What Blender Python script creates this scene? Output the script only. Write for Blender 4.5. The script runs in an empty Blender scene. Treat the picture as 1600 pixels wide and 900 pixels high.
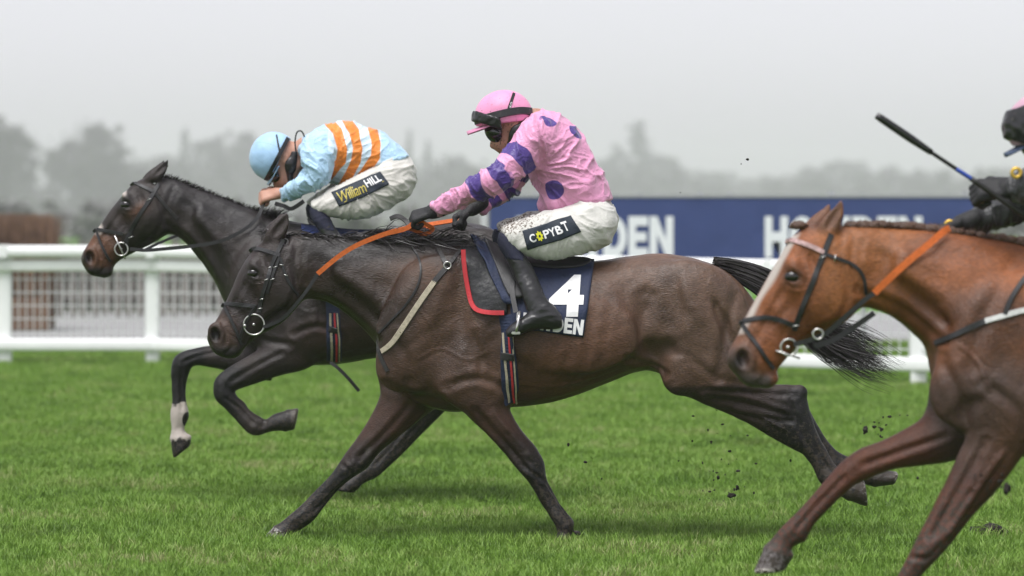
import bpy, bmesh, math, random
import numpy as np
import openvdb as vdb
from mathutils import Vector, Matrix
from mathutils.bvhtree import BVHTree

# ------------------------------------------------------------------ camera, light, sky
FPX = 5440.0            # focal length in photo pixels (photo is 1600 wide)
HOR = 340.0             # horizon row in the photo
CAMZ = 1.5
scene = bpy.context.scene
C = scene.collection
cam_d = bpy.data.cameras.new('camera')
cam = bpy.data.objects.new('camera', cam_d)
C.objects.link(cam)
cam.location = (0, 0, CAMZ)
cam.rotation_euler = (math.radians(90), 0, 0)
cam_d.sensor_width = 36.0
cam_d.lens = FPX / 1600.0 * 36.0
cam_d.shift_y = (HOR - 450.0) / 1600.0
cam_d.clip_end = 6000
cam_d.dof.use_dof = True
cam_d.dof.focus_distance = 15.9
cam_d.dof.aperture_fstop = 2.5
scene.camera = cam

SUN_EL, SUN_AZ = 66.0, 212.0     # high soft sun behind the camera, to its left
world = bpy.data.worlds.new('World')
scene.world = world
world.use_nodes = True
wn = world.node_tree.nodes
wl = world.node_tree.links
bg = wn['Background']
sky = wn.new('ShaderNodeTexSky')
sky.sky_type = 'NISHITA'
sky.sun_disc = False
sky.sun_elevation = math.radians(SUN_EL)
sky.sun_rotation = math.radians(SUN_AZ)
sky.air_density = 1.0
sky.dust_density = 1.5
sky.ozone_density = 1.0
hs = wn.new('ShaderNodeHueSaturation')
hs.inputs['Saturation'].default_value = 0.10
hs.inputs['Value'].default_value = 1.0
wl.new(sky.outputs[0], hs.inputs['Color'])
tint = wn.new('ShaderNodeVectorMath'); tint.operation = 'MULTIPLY'; tint.inputs[1].default_value = (.978, .958, 1.035)   # cool grey cloud cover
wl.new(hs.outputs[0], tint.inputs[0])
wl.new(tint.outputs[0], bg.inputs['Color'])
bg.inputs['Strength'].default_value = 0.075

sun_d = bpy.data.lights.new('sun', 'SUN')
sun_d.energy = 1.5
sun_d.angle = math.radians(34)
sun_d.color = (1.0, 0.985, 0.965)
sun = bpy.data.objects.new('sun', sun_d)
C.objects.link(sun)
az = math.radians(SUN_AZ)
el = math.radians(SUN_EL)
sdir = Vector((math.sin(az) * math.cos(el), math.cos(az) * math.cos(el), math.sin(el)))  # towards the sun
sun.rotation_euler = sdir.to_track_quat('Z', 'Y').to_euler()
sun.location = (-5, -10, 20)

scene.view_settings.view_transform = 'Standard'
scene.view_settings.look = 'None'
scene.view_settings.exposure = 1.4
scene.view_settings.gamma = 1.0
scene.view_settings.use_curve_mapping = False
scene.cycles.use_denoising = True
scene.cycles.max_bounces = 6
scene.cycles.volume_bounces = 1
scene.cycles.transparent_max_bounces = 8
scene.cycles.caustics_reflective = False
scene.cycles.caustics_refractive = False

rng = np.random.default_rng(7)
random.seed(7)

# ------------------------------------------------------------------ pixel <-> world
class Plane:
    """A vertical plane at distance Y; s = photo pixels per metre there."""
    def __init__(self, s):
        self.s = float(s)
        self.Y = FPX / s
    def w(self, px, py, yo=0.0):
        Y = self.Y + yo
        return np.array([(px - 800.0) * Y / FPX, Y, CAMZ - (py - HOR) * Y / FPX])
    def mid(self, v):
        """world points -> photo pixels as seen at the plane itself (a plain scaling of x and z)"""
        v = np.asarray(v)
        return 800.0 + v[..., 0] * self.s, HOR + (CAMZ - v[..., 2]) * self.s

def ground_at(x, Y):
    return Vector((x, Y, 0))

# ------------------------------------------------------------------ noise on arrays
_perm = np.random.default_rng(3).permutation(512)
_perm = np.concatenate([_perm, _perm, _perm])
_grad = np.random.default_rng(4).normal(size=(512, 3))
_grad /= np.linalg.norm(_grad, axis=1)[:, None]

def noise3(p, scale=1.0, seed=0):
    p = np.asarray(p, float) * scale + seed * 17.31
    i = np.floor(p).astype(int)
    f = p - i
    u = f * f * f * (f * (f * 6 - 15) + 10)
    out = 0
    for dx in (0, 1):
        for dy in (0, 1):
            for dz in (0, 1):
                h = _perm[(_perm[(_perm[(i[:, 0] + dx) & 511] + i[:, 1] + dy) & 511] + i[:, 2] + dz) & 511]
                g = _grad[h & 511]
                d = (f - np.array([dx, dy, dz])) * g
                wgt = (u[:, 0] if dx else 1 - u[:, 0]) * (u[:, 1] if dy else 1 - u[:, 1]) * (u[:, 2] if dz else 1 - u[:, 2])
                out = out + d.sum(1) * wgt
    return out * 1.6

def sstep(a, b, x):
    t = np.clip((x - a) / (b - a + 1e-12), 0, 1)
    return t * t * (3 - 2 * t)

# ------------------------------------------------------------------ objects
def link_mesh(name, verts, faces, mat=None, parent=None, smooth=True, attrs=None):
    me = bpy.data.meshes.new(name)
    verts = np.asarray(verts, float)
    if parent is not None:
        m = parent
        off = np.zeros(3)
        while m is not None:
            off += np.array(m.location)
            m = m.parent
        verts = verts - off
    me.from_pydata(verts.tolist() if len(verts) < 5000 else [], [], faces if len(verts) < 5000 else [])
    if len(verts) >= 5000:
        fast_mesh(me, verts, faces)
    if smooth:
        me.shade_smooth()
    if mat is not None:
        for mm in (mat if isinstance(mat, (list, tuple)) else [mat]):
            me.materials.append(mm)
    if attrs:
        for k, a in attrs.items():
            a = np.asarray(a, np.float32)
            if a.ndim == 2:
                at = me.attributes.new(k, 'FLOAT_COLOR', 'POINT')
                if a.shape[1] == 3:
                    a = np.concatenate([a, np.ones((len(a), 1), np.float32)], 1)
                at.data.foreach_set('color', a.ravel())
            else:
                at = me.attributes.new(k, 'FLOAT', 'POINT')
                at.data.foreach_set('value', a.ravel())
    o = bpy.data.objects.new(name, me)
    C.objects.link(o)
    if parent is not None:
        o.parent = parent
    return o

def fast_mesh(me, verts, faces):
    faces = [np.asarray(f, np.int32) for f in (faces if isinstance(faces, tuple) else (faces,))]
    faces = [f for f in faces if len(f)]
    nl = sum(f.size for f in faces)
    nf = sum(len(f) for f in faces)
    me.vertices.add(len(verts))
    me.vertices.foreach_set('co', np.asarray(verts, np.float32).ravel())
    me.loops.add(nl)
    me.loops.foreach_set('vertex_index', np.concatenate([f.ravel() for f in faces]))
    me.polygons.add(nf)
    tot = np.concatenate([np.full(len(f), f.shape[1], np.int32) for f in faces])
    st = np.concatenate([[0], np.cumsum(tot)[:-1]]).astype(np.int32)
    me.polygons.foreach_set('loop_start', st)
    me.polygons.foreach_set('loop_total', tot)
    me.update()
    me.validate()

def thing(name, label, cat, loc=(0, 0, 0), group=None):
    o = bpy.data.objects.new(name, None)
    C.objects.link(o)
    o.location = loc
    o.empty_display_size = 0.2
    return tag(o, label, cat, group)

def tag(o, label, cat, group=None):
    o['label'] = label
    o['category'] = cat
    if group:
        o['group'] = group
    return o

# ------------------------------------------------------------------ materials
def mat_new(name):
    m = bpy.data.materials.new(name)
    m.use_nodes = True
    return m, m.node_tree.nodes, m.node_tree.links, m.node_tree.nodes['Principled BSDF']

def set_in(b, **kw):
    names = {'rough': 'Roughness', 'spec': 'Specular IOR Level', 'metal': 'Metallic', 'sheen': 'Sheen Weight',
             'coat': 'Coat Weight', 'coat_rough': 'Coat Roughness', 'sheen_rough': 'Sheen Roughness'}
    for k, v in kw.items():
        b.inputs[names[k]].default_value = v

def simple_mat(name, col, rough=0.6, spec=0.4, metal=0.0, var=0.12, nscale=30.0, bump=0.0, bscale=200.0, dirt=0.0,
               dirt_col=(0.05, 0.035, 0.02), dirt_scale=60.0, stretch=None, sheen=0.0, emis=None):
    """Plain coloured surface with small colour variation, fine relief and optional mud specks."""
    m, n, l, b = mat_new(name)
    tc = n.new('ShaderNodeTexCoord')
    src = tc.outputs['Object']
    if stretch:
        mp = n.new('ShaderNodeMapping')
        mp.inputs['Scale'].default_value = stretch
        l.new(src, mp.inputs[0])
        src = mp.outputs[0]
    nz = n.new('ShaderNodeTexNoise')
    nz.inputs['Scale'].default_value = nscale
    nz.inputs['Detail'].default_value = 5
    l.new(src, nz.inputs['Vector'])
    mr = n.new('ShaderNodeMapRange')
    mr.inputs[1].default_value = 0.25
    mr.inputs[2].default_value = 0.75
    mr.inputs[3].default_value = 1 - var
    mr.inputs[4].default_value = 1 + var
    l.new(nz.outputs[0], mr.inputs[0])
    mx = n.new('ShaderNodeVectorMath')
    mx.operation = 'SCALE'
    mx.inputs[0].default_value = col[:3]
    l.new(mr.outputs[0], mx.inputs['Scale'])
    colsock = mx.outputs[0]
    if dirt > 0:
        colsock = add_dirt(n, l, colsock, tc.outputs['Object'], dirt, dirt_col, dirt_scale)
    l.new(colsock, b.inputs['Base Color'])
    set_in(b, rough=rough, spec=spec, metal=metal, sheen=sheen)
    if bump > 0:
        nb = n.new('ShaderNodeTexNoise')
        nb.inputs['Scale'].default_value = bscale
        nb.inputs['Detail'].default_value = 3
        l.new(src, nb.inputs['Vector'])
        bp = n.new('ShaderNodeBump')
        bp.inputs['Strength'].default_value = bump
        bp.inputs['Distance'].default_value = 0.01
        l.new(nb.outputs[0], bp.inputs['Height'])
        l.new(bp.outputs[0], b.inputs['Normal'])
    if emis:
        b.inputs['Emission Color'].default_value = (*emis[:3], 1)
        b.inputs['Emission Strength'].default_value = emis[3]
    return m

def add_dirt(n, l, colsock, vec, amount, dcol, scale, mask=None):
    nz = n.new('ShaderNodeTexNoise')
    nz.inputs['Scale'].default_value = scale
    nz.inputs['Detail'].default_value = 4
    nz.inputs['Roughness'].default_value = 0.65
    l.new(vec, nz.inputs['Vector'])
    val = nz.outputs[0]
    if mask is not None:
        ad = n.new('ShaderNodeMath')
        ad.operation = 'MULTIPLY_ADD'
        ad.inputs[1].default_value = 0.32
        l.new(mask, ad.inputs[0])
        l.new(nz.outputs[0], ad.inputs[2])
        val = ad.outputs[0]
    mr = n.new('ShaderNodeMapRange')
    mr.inputs[1].default_value = 0.72 - amount * 0.3
    mr.inputs[2].default_value = 0.78 - amount * 0.3
    l.new(val, mr.inputs[0])
    mix = n.new('ShaderNodeMix')
    mix.data_type = 'RGBA'
    l.new(mr.outputs[0], mix.inputs['Factor'])
    l.new(colsock, mix.inputs['A'])
    mix.inputs['B'].default_value = (*dcol, 1)
    return mix.outputs['Result']

def attr_node(n, name):
    a = n.new('ShaderNodeAttribute')
    a.attribute_name = name
    return a

def mask_mix(n, l, colsock, attr, col, soft=0.002):
    """Sharp-edged marking: signed distance attribute (positive inside) -> colour."""
    a = attr_node(n, attr)
    mr = n.new('ShaderNodeMapRange')
    mr.inputs[1].default_value = -soft
    mr.inputs[2].default_value = soft
    l.new(a.outputs['Fac'], mr.inputs[0])
    mix = n.new('ShaderNodeMix')
    mix.data_type = 'RGBA'
    l.new(mr.outputs[0], mix.inputs['Factor'])
    if hasattr(colsock, 'links'):
        l.new(colsock, mix.inputs['A'])
    else:
        mix.inputs['A'].default_value = (*colsock, 1)
    mix.inputs['B'].default_value = (*col, 1)
    return mix.outputs['Result']

# ------------------------------------------------------------------ sculpting volume (signed distance on a grid)
def catmull(P, n):
    P = np.asarray(P, float)
    k = len(P)
    out = []
    for i in range(k - 1):
        p0 = P[max(i - 1, 0)]; p1 = P[i]; p2 = P[i + 1]; p3 = P[min(i + 2, k - 1)]
        for j in range(n):
            t = j / n
            out.append(0.5 * ((2 * p1) + (-p0 + p2) * t + (2 * p0 - 5 * p1 + 4 * p2 - p3) * t * t + (-p0 + 3 * p1 - 3 * p2 + p3) * t ** 3))
    out.append(P[-1])
    return np.array(out)

def loft_mesh(A, B, hw, ex=None, y0=None, sub=4, nseg=28, side=(0, 1, 0)):
    """Rings between outline points A and B (k x 3), half width hw along side; ex = superellipse exponent; y0 = shift of the ring centre along side."""
    k = len(A)
    ex = np.full(k, 2.0) if ex is None else np.asarray(ex, float)
    D = np.concatenate([np.asarray(A), np.asarray(B), np.asarray(hw)[:, None], ex[:, None]], 1)
    D = catmull(D, sub) if sub > 1 else D
    A = D[:, 0:3]; B = D[:, 3:6]; hw = np.maximum(D[:, 6], 0.002); ex = D[:, 7]
    t = np.linspace(0, 2 * np.pi, nseg, endpoint=False)
    c, s = np.cos(t), np.sin(t)
    side = np.asarray(side, float)
    V = []
    for i in range(len(A)):
        e = 2.0 / ex[i]
        cc = np.sign(c) * np.abs(c) ** e
        ss = np.sign(s) * np.abs(s) ** e
        V.append((A[i] + B[i]) / 2 + np.outer(cc, (A[i] - B[i]) / 2) + np.outer(ss, side * hw[i]))
    m = len(V)
    V = np.concatenate(V)
    Q = []
    for i in range(m - 1):
        for j in range(nseg):
            Q.append((i * nseg + j, i * nseg + (j + 1) % nseg, (i + 1) * nseg + (j + 1) % nseg, (i + 1) * nseg + j))
    T = []
    c0 = len(V); c1 = c0 + 1
    V = np.concatenate([V, [V[:nseg].mean(0)], [V[(m - 1) * nseg:m * nseg].mean(0)]])
    for j in range(nseg):
        T.append((c0, (j + 1) % nseg, j))
        T.append((c1, (m - 1) * nseg + j, (m - 1) * nseg + (j + 1) % nseg))
    return V, np.array(Q, np.int32), np.array(T, np.int32)

class Sculpt:
    def __init__(self, lo, hi, vox):
        self.vox = vox
        self.lo = np.asarray(lo, float)
        self.n = np.ceil((np.asarray(hi) - self.lo) / vox).astype(int) + 1
        self.bg = 9 * vox
        self.F = np.full(self.n, self.bg, np.float32)

    def _sub(self, lo, hi):
        a = np.clip(np.floor((lo - self.lo) / self.vox).astype(int), 0, self.n - 1)
        b = np.clip(np.ceil((hi - self.lo) / self.vox).astype(int) + 1, 1, self.n)
        return a, b

    def _comb(self, a, b, d, k, op):
        sl = tuple(slice(a[i], b[i]) for i in range(3))
        f = self.F[sl]
        if op == 'sub':
            d = -d
            h = np.clip(k - np.abs(f - d), 0, None) / max(k, 1e-6)
            self.F[sl] = np.maximum(f, d) + h * h * k * 0.25
        else:
            h = np.clip(k - np.abs(f - d), 0, None) / max(k, 1e-6)
            self.F[sl] = np.minimum(f, d) - h * h * k * 0.25

    def mesh(self, V, Q, T, k=0.02, op='add'):
        v = self.vox
        tr = vdb.createLinearTransform(v)
        g = vdb.FloatGrid.createLevelSetFromPolygons((np.asarray(V) - self.lo).astype(np.float32), triangles=np.asarray(T, np.uint32), quads=np.asarray(Q, np.uint32), transform=tr, halfWidth=9)
        a, b = self._sub(V.min(0) - self.bg, V.max(0) + self.bg)
        arr = np.empty(tuple(b - a), np.float32)
        g.copyToArray(arr, ijk=tuple(int(x) for x in a))
        self._comb(a, b, arr, k, op)

    def loft(self, A, B, hw, ex=None, k=0.02, op='add', sub=4, side=(0, 1, 0), nseg=28):
        self.mesh(*loft_mesh(A, B, hw, ex, sub=sub, side=side, nseg=nseg), k=k, op=op)

    def _grid(self, a, b):
        ax = [self.lo[i] + np.arange(a[i], b[i], dtype=np.float32) * self.vox for i in range(3)]
        return np.meshgrid(*ax, indexing='ij')

    def ell(self, c, r, rot=None, k=0.03, op='add'):
        """Ellipsoid; rot = 3x3 whose rows are the local axes."""
        c = np.asarray(c, float); r = np.asarray(r, float)
        R = r.max() + self.bg
        a, b = self._sub(c - R, c + R)
        if np.any(b <= a):
            return
        X, Y, Z = self._grid(a, b)
        X = X - c[0]; Y = Y - c[1]; Z = Z - c[2]
        if rot is not None:
            X, Y, Z = (rot[0][0] * X + rot[0][1] * Y + rot[0][2] * Z, rot[1][0] * X + rot[1][1] * Y + rot[1][2] * Z, rot[2][0] * X + rot[2][1] * Y + rot[2][2] * Z)
        k0 = np.sqrt((X / r[0]) ** 2 + (Y / r[1]) ** 2 + (Z / r[2]) ** 2)
        k1 = np.sqrt((X / r[0] ** 2) ** 2 + (Y / r[1] ** 2) ** 2 + (Z / r[2] ** 2) ** 2)
        d = np.where(k1 > 1e-9, k0 * (k0 - 1) / np.maximum(k1, 1e-9), -r.min())
        self._comb(a, b, np.clip(d, -self.bg, self.bg).astype(np.float32), k, op)

    def cap(self, p, q, r1, r2=None, k=0.02, op='add', flat=1.0):
        """Tapered capsule; flat squeezes it along Y (thin in Y when < 1)."""
        p = np.asarray(p, float); q = np.asarray(q, float)
        r2 = r1 if r2 is None else r2
        R = max(r1, r2) + self.bg
        a, b = self._sub(np.minimum(p, q) - R, np.maximum(p, q) + R)
        if np.any(b <= a):
            return
        X, Y, Z = self._grid(a, b)
        d = q - p
        L2 = max(float(d @ d), 1e-9)
        t = np.clip(((X - p[0]) * d[0] + (Y - p[1]) * d[1] + (Z - p[2]) * d[2]) / L2, 0, 1)
        dist = np.sqrt((X - p[0] - t * d[0]) ** 2 + ((Y - p[1] - t * d[1]) / flat) ** 2 + (Z - p[2] - t * d[2]) ** 2) - (r1 + (r2 - r1) * t)
        self._comb(a, b, np.clip(dist * min(1.0, flat), -self.bg, self.bg).astype(np.float32), k, op)

    def chain(self, pts, rs, k=0.02, op='add', flat=1.0):
        for i in range(len(pts) - 1):
            self.cap(pts[i], pts[i + 1], rs[i], rs[i + 1], k=k if i == 0 else min(k, 0.012), op=op, flat=flat)

    def finish(self, smooth=1):
        F = self.F
        F[0], F[-1] = self.bg, self.bg
        F[:, 0], F[:, -1] = self.bg, self.bg
        F[:, :, 0], F[:, :, -1] = self.bg, self.bg
        for _ in range(smooth):
            for ax in range(3):
                G = F.copy()
                s0 = [slice(None)] * 3; s1 = [slice(None)] * 3; s2 = [slice(None)] * 3
                s0[ax] = slice(0, -2); s1[ax] = slice(1, -1); s2[ax] = slice(2, None)
                G[tuple(s1)] = 0.25 * F[tuple(s0)] + 0.5 * F[tuple(s1)] + 0.25 * F[tuple(s2)]
                F = G
        g = vdb.FloatGrid(self.bg)
        g.transform = vdb.createLinearTransform(self.vox)
        g.gridClass = vdb.GridClass.LEVEL_SET
        g.copyFromArray(np.ascontiguousarray(F))
        pts, quads = g.convertToQuads(isovalue=0.0)
        self.F = None
        pts = np.asarray(pts, float) + self.lo
        return pts, np.asarray(quads, np.int32)[:, ::-1]

def vnormals(V, Q):
    n = np.cross(V[Q[:, 2]] - V[Q[:, 0]], V[Q[:, 3 if Q.shape[1] == 4 else 1]] - V[Q[:, 1 if Q.shape[1] == 4 else 0]])
    if Q.shape[1] == 3:
        n = np.cross(V[Q[:, 1]] - V[Q[:, 0]], V[Q[:, 2]] - V[Q[:, 0]])
    N = np.zeros_like(V)
    for j in range(Q.shape[1]):
        np.add.at(N, Q[:, j], n)
    return N / np.maximum(np.linalg.norm(N, axis=1), 1e-12)[:, None]

def rotxz(deg):
    """local axes rotated in the x-z plane: local x runs along the direction at 'deg' above +x"""
    a = math.radians(deg)
    return [[math.cos(a), 0, math.sin(a)], [0, 1, 0], [-math.sin(a), 0, math.cos(a)]]
# ------------------------------------------------------------------ horses
def lin(r, g, b):
    f = lambda c: ((c / 255.0 + 0.055) / 1.055) ** 2.4 if c > 10 else c / 255.0 / 12.92
    return np.array([f(r), f(g), f(b)])

def sim(a0, a1, b0, b1):
    """similarity map of the pixel plane that takes a0->b0 and a1->b1"""
    a0, a1, b0, b1 = (complex(*q) for q in (a0, a1, b0, b1))
    m = (b1 - b0) / (a1 - a0)
    def f(x, y):
        z = b0 + m * (complex(x, y) - a0)
        return z.real, z.imag
    f.scale = abs(m)
    f.rot = math.degrees(math.atan2(m.imag, m.real))
    return f

EYE_A, NOS_A = (395, 426), (333, 524)

def horse_volume(pl, sp, vox):
    """One continuous body: trunk and neck, head, ears, legs with hooves, muscles."""
    lofts = []
    def sec(S, yo, k, ex=None):
        A = np.array([pl.w(a[0], a[1], yo) for a in S])
        B = np.array([pl.w(a[2], a[3], yo) for a in S])
        hw = np.array([a[4] for a in S])
        e = np.array([a[5] if len(a) > 5 else 2.0 for a in S])
        lofts.append((A, B, hw, e, k))
    sec(sp['trunk'], 0, 0.0)
    sec(sp['head'], 0, 0.045)
    for leg in sp['legs']:
        sec(leg['sec'], leg['y'], leg.get('k', 0.07))
    allp = np.concatenate([np.concatenate([A, B]) for A, B, *_ in lofts])
    lo = allp.min(0) - 0.12; hi = allp.max(0) + 0.12
    lo[1] = pl.Y - 0.42; hi[1] = pl.Y + 0.42
    S = Sculpt(lo, hi, vox)
    for A, B, hw, e, k in lofts:
        S.loft(A, B, hw, e, k=k)
    s = pl.s
    def mus(px, py, yo, rx, rz, ry, rot=0, k=0.04, op='add', both=True):
        for sg in ((-1, 1) if both else (-1,)):
            S.ell(pl.w(px, py, sg * yo), (rx / s, ry, rz / s), rotxz(-rot), k=k, op=op)
    def cap(p, q, yo, r1, r2, k=0.02, op='add', flat=1.0, both=True, yo2=None):
        for sg in ((-1, 1) if both else (-1,)):
            S.cap(pl.w(p[0], p[1], sg * yo), pl.w(q[0], q[1], sg * (yo if yo2 is None else yo2)), r1, r2, k=k, op=op, flat=flat)
    for m in sp.get('mus', []):
        mus(*m[0], **m[1])
    for m in sp.get('caps', []):
        cap(*m[0], **m[1])
    # head details, traced on one head and carried over to the others
    f = sim(EYE_A, NOS_A, sp['eye'], sp['nostril'])
    u = f.scale * 340.0 / s        # 1 when the head has the same real size
    def fm(px, py, yo, rx, rz, ry, rot=0, **kw):
        x, y = f(px, py)
        mus(x, y, yo * u, rx * f.scale, rz * f.scale, ry * u, rot + f.rot, **kw)
    def fc(p, q, yo, r1, r2, **kw):
        if kw.get('yo2') is not None:
            kw['yo2'] *= u
        cap(f(*p), f(*q), yo * u, r1 * u, r2 * u, **kw)
    fm(438, 452, 0.030, 31, 34, 0.055, -35, k=0.03)            # cheek plate
    fm(399, 418, 0.062, 15, 9, 0.034, 55, k=0.022)             # brow over the eye
    fm(398, 436, 0.058, 13, 7, 0.032, 48, k=0.02)              # lower lid
    fm(397, 427, 0.104, 9.5, 7.2, 0.024, 52, k=0.006, op='sub')    # eye opening
    fc((412, 452), (374, 492), 0.062, 0.012, 0.008, k=0.025, yo2=0.045)   # facial crest
    fm(415, 405, 0.095, 17, 7, 0.02, 62, k=0.03, op='sub')     # temple hollow
    fm(392, 462, 0.085, 20, 8, 0.018, 57, k=0.035, op='sub')   # hollow under the eye
    fm(366, 478, 0.062, 22, 7, 0.014, 58, k=0.03, op='sub')    # side of the nose
    fm(340, 520, 0.040, 17, 15, 0.026, 62, k=0.022)            # nostril rim
    fm(336, 523, 0.064, 12, 7.5, 0.032, 75, k=0.006, op='sub')     # nostril
    fm(345, 545, 0.020, 13, 9, 0.034, 20, k=0.02)              # upper lip
    fm(366, 548, 0.014, 12, 9, 0.030, -25, k=0.016)            # chin
    fc((374, 529), (352, 553), 0.062, 0.006, 0.006, k=0.01, op='sub', yo2=0.045)    # mouth
    fm(427, 498, 0.052, 24, 7, 0.016, -40, k=0.03, op='sub')   # in front of the jaw
    # ears: leaf shaped, hollowed towards the outside
    for ear in sp['ears']:
        yo = ear['y']
        sg = 1 if yo > 0 else -1
        q = ear['sec']
        A = np.array([pl.w(a[0], a[1], yo + sg * a[4]) for a in q])
        B = np.array([pl.w(a[2], a[3], yo + sg * a[4]) for a in q])
        S.loft(A, B, np.array([a[5] for a in q]), k=0.012)
        m = len(q) // 2
        cx = np.mean([[a[0] * 0.5 + a[2] * 0.5, a[1] * 0.5 + a[3] * 0.5] for a in q[1:-1]], 0)
        d = np.array([q[-1][0] - q[0][0], q[-1][1] - q[0][1]], float)
        L = np.hypot(*d)
        ang = math.degrees(math.atan2(-d[1], d[0]))
        wid = np.hypot(q[m][0] - q[m][2], q[m][1] - q[m][3])
        S.ell(pl.w(cx[0] + ear.get('dx', 0), cx[1], yo + sg * 0.034), (0.36 * L / s, 0.024, 0.26 * wid / s), rotxz(ang), k=0.006, op='sub')
    for leg in sp['legs']:
        q = leg['sec']
        for a, b in zip(q[3:-3], q[4:-2]):          # groove between bone and tendon, bony edges
            for sg in (-1, 1):
                g1 = [pl.w(e[0] * .42 + e[2] * .58, e[1] * .42 + e[3] * .58, leg['y'] + sg * (e[4] + .0035)) for e in (a, b)]
                S.cap(g1[0], g1[1], .007, .007, k=.012, op='sub')
        e = q[-2]                                    # coronet above the hoof
        S.ell(pl.w((e[0] + e[2]) / 2, (e[1] + e[3]) / 2, leg['y']), (np.hypot(e[0] - e[2], e[1] - e[3]) * .56 / s, e[4] * 1.08, 6.0 * s / 340 / s), rotxz(-math.degrees(math.atan2(e[3] - e[1], e[2] - e[0]))), k=.008)
        for m in leg.get('bumps', []):      # small one-sided things on the leg: (px, py, rx, rz, ry, rot, op)
            S.ell(pl.w(m[0], m[1], leg['y']), (m[2] / s, m[4], m[3] / s), rotxz(-m[5]), k=0.015, op=m[6] if len(m) > 6 else 'add')
    return S.finish(1)

def horse_coat(name, hair=1.0, rough=0.40):
    m, n, l, b = mat_new(name)
    tc = n.new('ShaderNodeTexCoord')
    a = attr_node(n, 'coat')
    nz = n.new('ShaderNodeTexNoise')
    nz.inputs['Scale'].default_value = 5
    nz.inputs['Detail'].default_value = 10
    nz.inputs['Roughness'].default_value = 0.6
    l.new(tc.outputs['Object'], nz.inputs['Vector'])
    mr = n.new('ShaderNodeMapRange')
    mr.inputs[1].default_value = 0.25; mr.inputs[2].default_value = 0.75
    mr.inputs[3].default_value = 0.45; mr.inputs[4].default_value = 1.5
    l.new(nz.outputs[0], mr.inputs[0])
    mp = n.new('ShaderNodeMapping')
    mp.inputs['Rotation'].default_value = (0, math.radians(35), 0)
    mp.inputs['Scale'].default_value = (60, 260, 320)
    l.new(tc.outputs['Object'], mp.inputs[0])
    hz = n.new('ShaderNodeTexNoise')
    hz.inputs['Scale'].default_value = 1.0
    hz.inputs['Detail'].default_value = 3
    l.new(mp.outputs[0], hz.inputs['Vector'])
    hm = n.new('ShaderNodeMapRange')
    hm.inputs[1].default_value = 0.3; hm.inputs[2].default_value = 0.7; hm.inputs[3].default_value = 0.6; hm.inputs[4].default_value = 1.4
    l.new(hz.outputs[0], hm.inputs[0])
    mu = n.new('ShaderNodeMath'); mu.operation = 'MULTIPLY'
    l.new(mr.outputs[0], mu.inputs[0]); l.new(hm.outputs[0], mu.inputs[1])
    vs = n.new('ShaderNodeVectorMath'); vs.operation = 'SCALE'
    l.new(a.outputs['Color'], vs.inputs[0]); l.new(mu.outputs[0], vs.inputs['Scale'])
    col = mask_mix(n, l, vs.outputs[0], 'white', (0.42, 0.37, 0.33), soft=0.009)
    # mud specks thrown up from the turf, thicker low down ('mud' attribute)
    mud = attr_node(n, 'mud')
    col = add_dirt(n, l, col, tc.outputs['Object'], 0.0, (0.035, 0.026, 0.018), 75.0, mask=mud.outputs['Fac'])
    l.new(col, b.inputs['Base Color'])
    # damp patches are glossier
    rz = n.new('ShaderNodeTexNoise'); rz.inputs['Scale'].default_value = 5; rz.inputs['Detail'].default_value = 4
    l.new(tc.outputs['Object'], rz.inputs['Vector'])
    rr = n.new('ShaderNodeMapRange')
    rr.inputs[1].default_value = 0.3; rr.inputs[2].default_value = 0.7
    rr.inputs[3].default_value = rough - 0.14; rr.inputs[4].default_value = rough + 0.12
    l.new(rz.outputs[0], rr.inputs[0])
    l.new(rr.outputs[0], b.inputs['Roughness'])
    set_in(b, spec=0.36, sheen=0.0, sheen_rough=0.4)
    b.inputs['Sheen Tint'].default_value = (0.8, 0.75, 0.7, 1)
    # fine relief: hair lie and softly raised veins
    vz = n.new('ShaderNodeTexNoise'); vz.inputs['Scale'].default_value = 5.5; vz.inputs['Detail'].default_value = 2; vz.inputs['Distortion'].default_value = 1.2
    l.new(tc.outputs['Object'], vz.inputs['Vector'])
    ab = n.new('ShaderNodeMath'); ab.operation = 'SUBTRACT'; ab.inputs[1].default_value = 0.5
    l.new(vz.outputs[0], ab.inputs[0])
    a2 = n.new('ShaderNodeMath'); a2.operation = 'ABSOLUTE'; l.new(ab.outputs[0], a2.inputs[0])
    a3 = n.new('ShaderNodeMapRange'); a3.inputs[1].default_value = 0.0; a3.inputs[2].default_value = 0.05; a3.inputs[3].default_value = 1; a3.inputs[4].default_value = 0
    l.new(a2.outputs[0], a3.inputs[0])
    b1 = n.new('ShaderNodeBump'); b1.inputs['Strength'].default_value = 0.13; b1.inputs['Distance'].default_value = 0.006
    l.new(a3.outputs[0], b1.inputs['Height'])
    b2 = n.new('ShaderNodeBump'); b2.inputs['Strength'].default_value = 0.75 * hair; b2.inputs['Distance'].default_value = 0.004
    l.new(hz.outputs[0], b2.inputs['Height']); l.new(b1.outputs[0], b2.inputs['Normal'])
    l.new(b2.outputs[0], b.inputs['Normal'])
    return m

def seg_dist(x, y, pts):
    """distance (pixels) from each (x,y) to a polyline"""
    d = np.full(x.shape, 1e9)
    for (x0, y0), (x1, y1) in zip(pts[:-1], pts[1:]):
        dx, dy = x1 - x0, y1 - y0
        t = np.clip(((x - x0) * dx + (y - y0) * dy) / (dx * dx + dy * dy + 1e-9), 0, 1)
        d = np.minimum(d, np.hypot(x - x0 - t * dx, y - y0 - t * dy))
    return d

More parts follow.
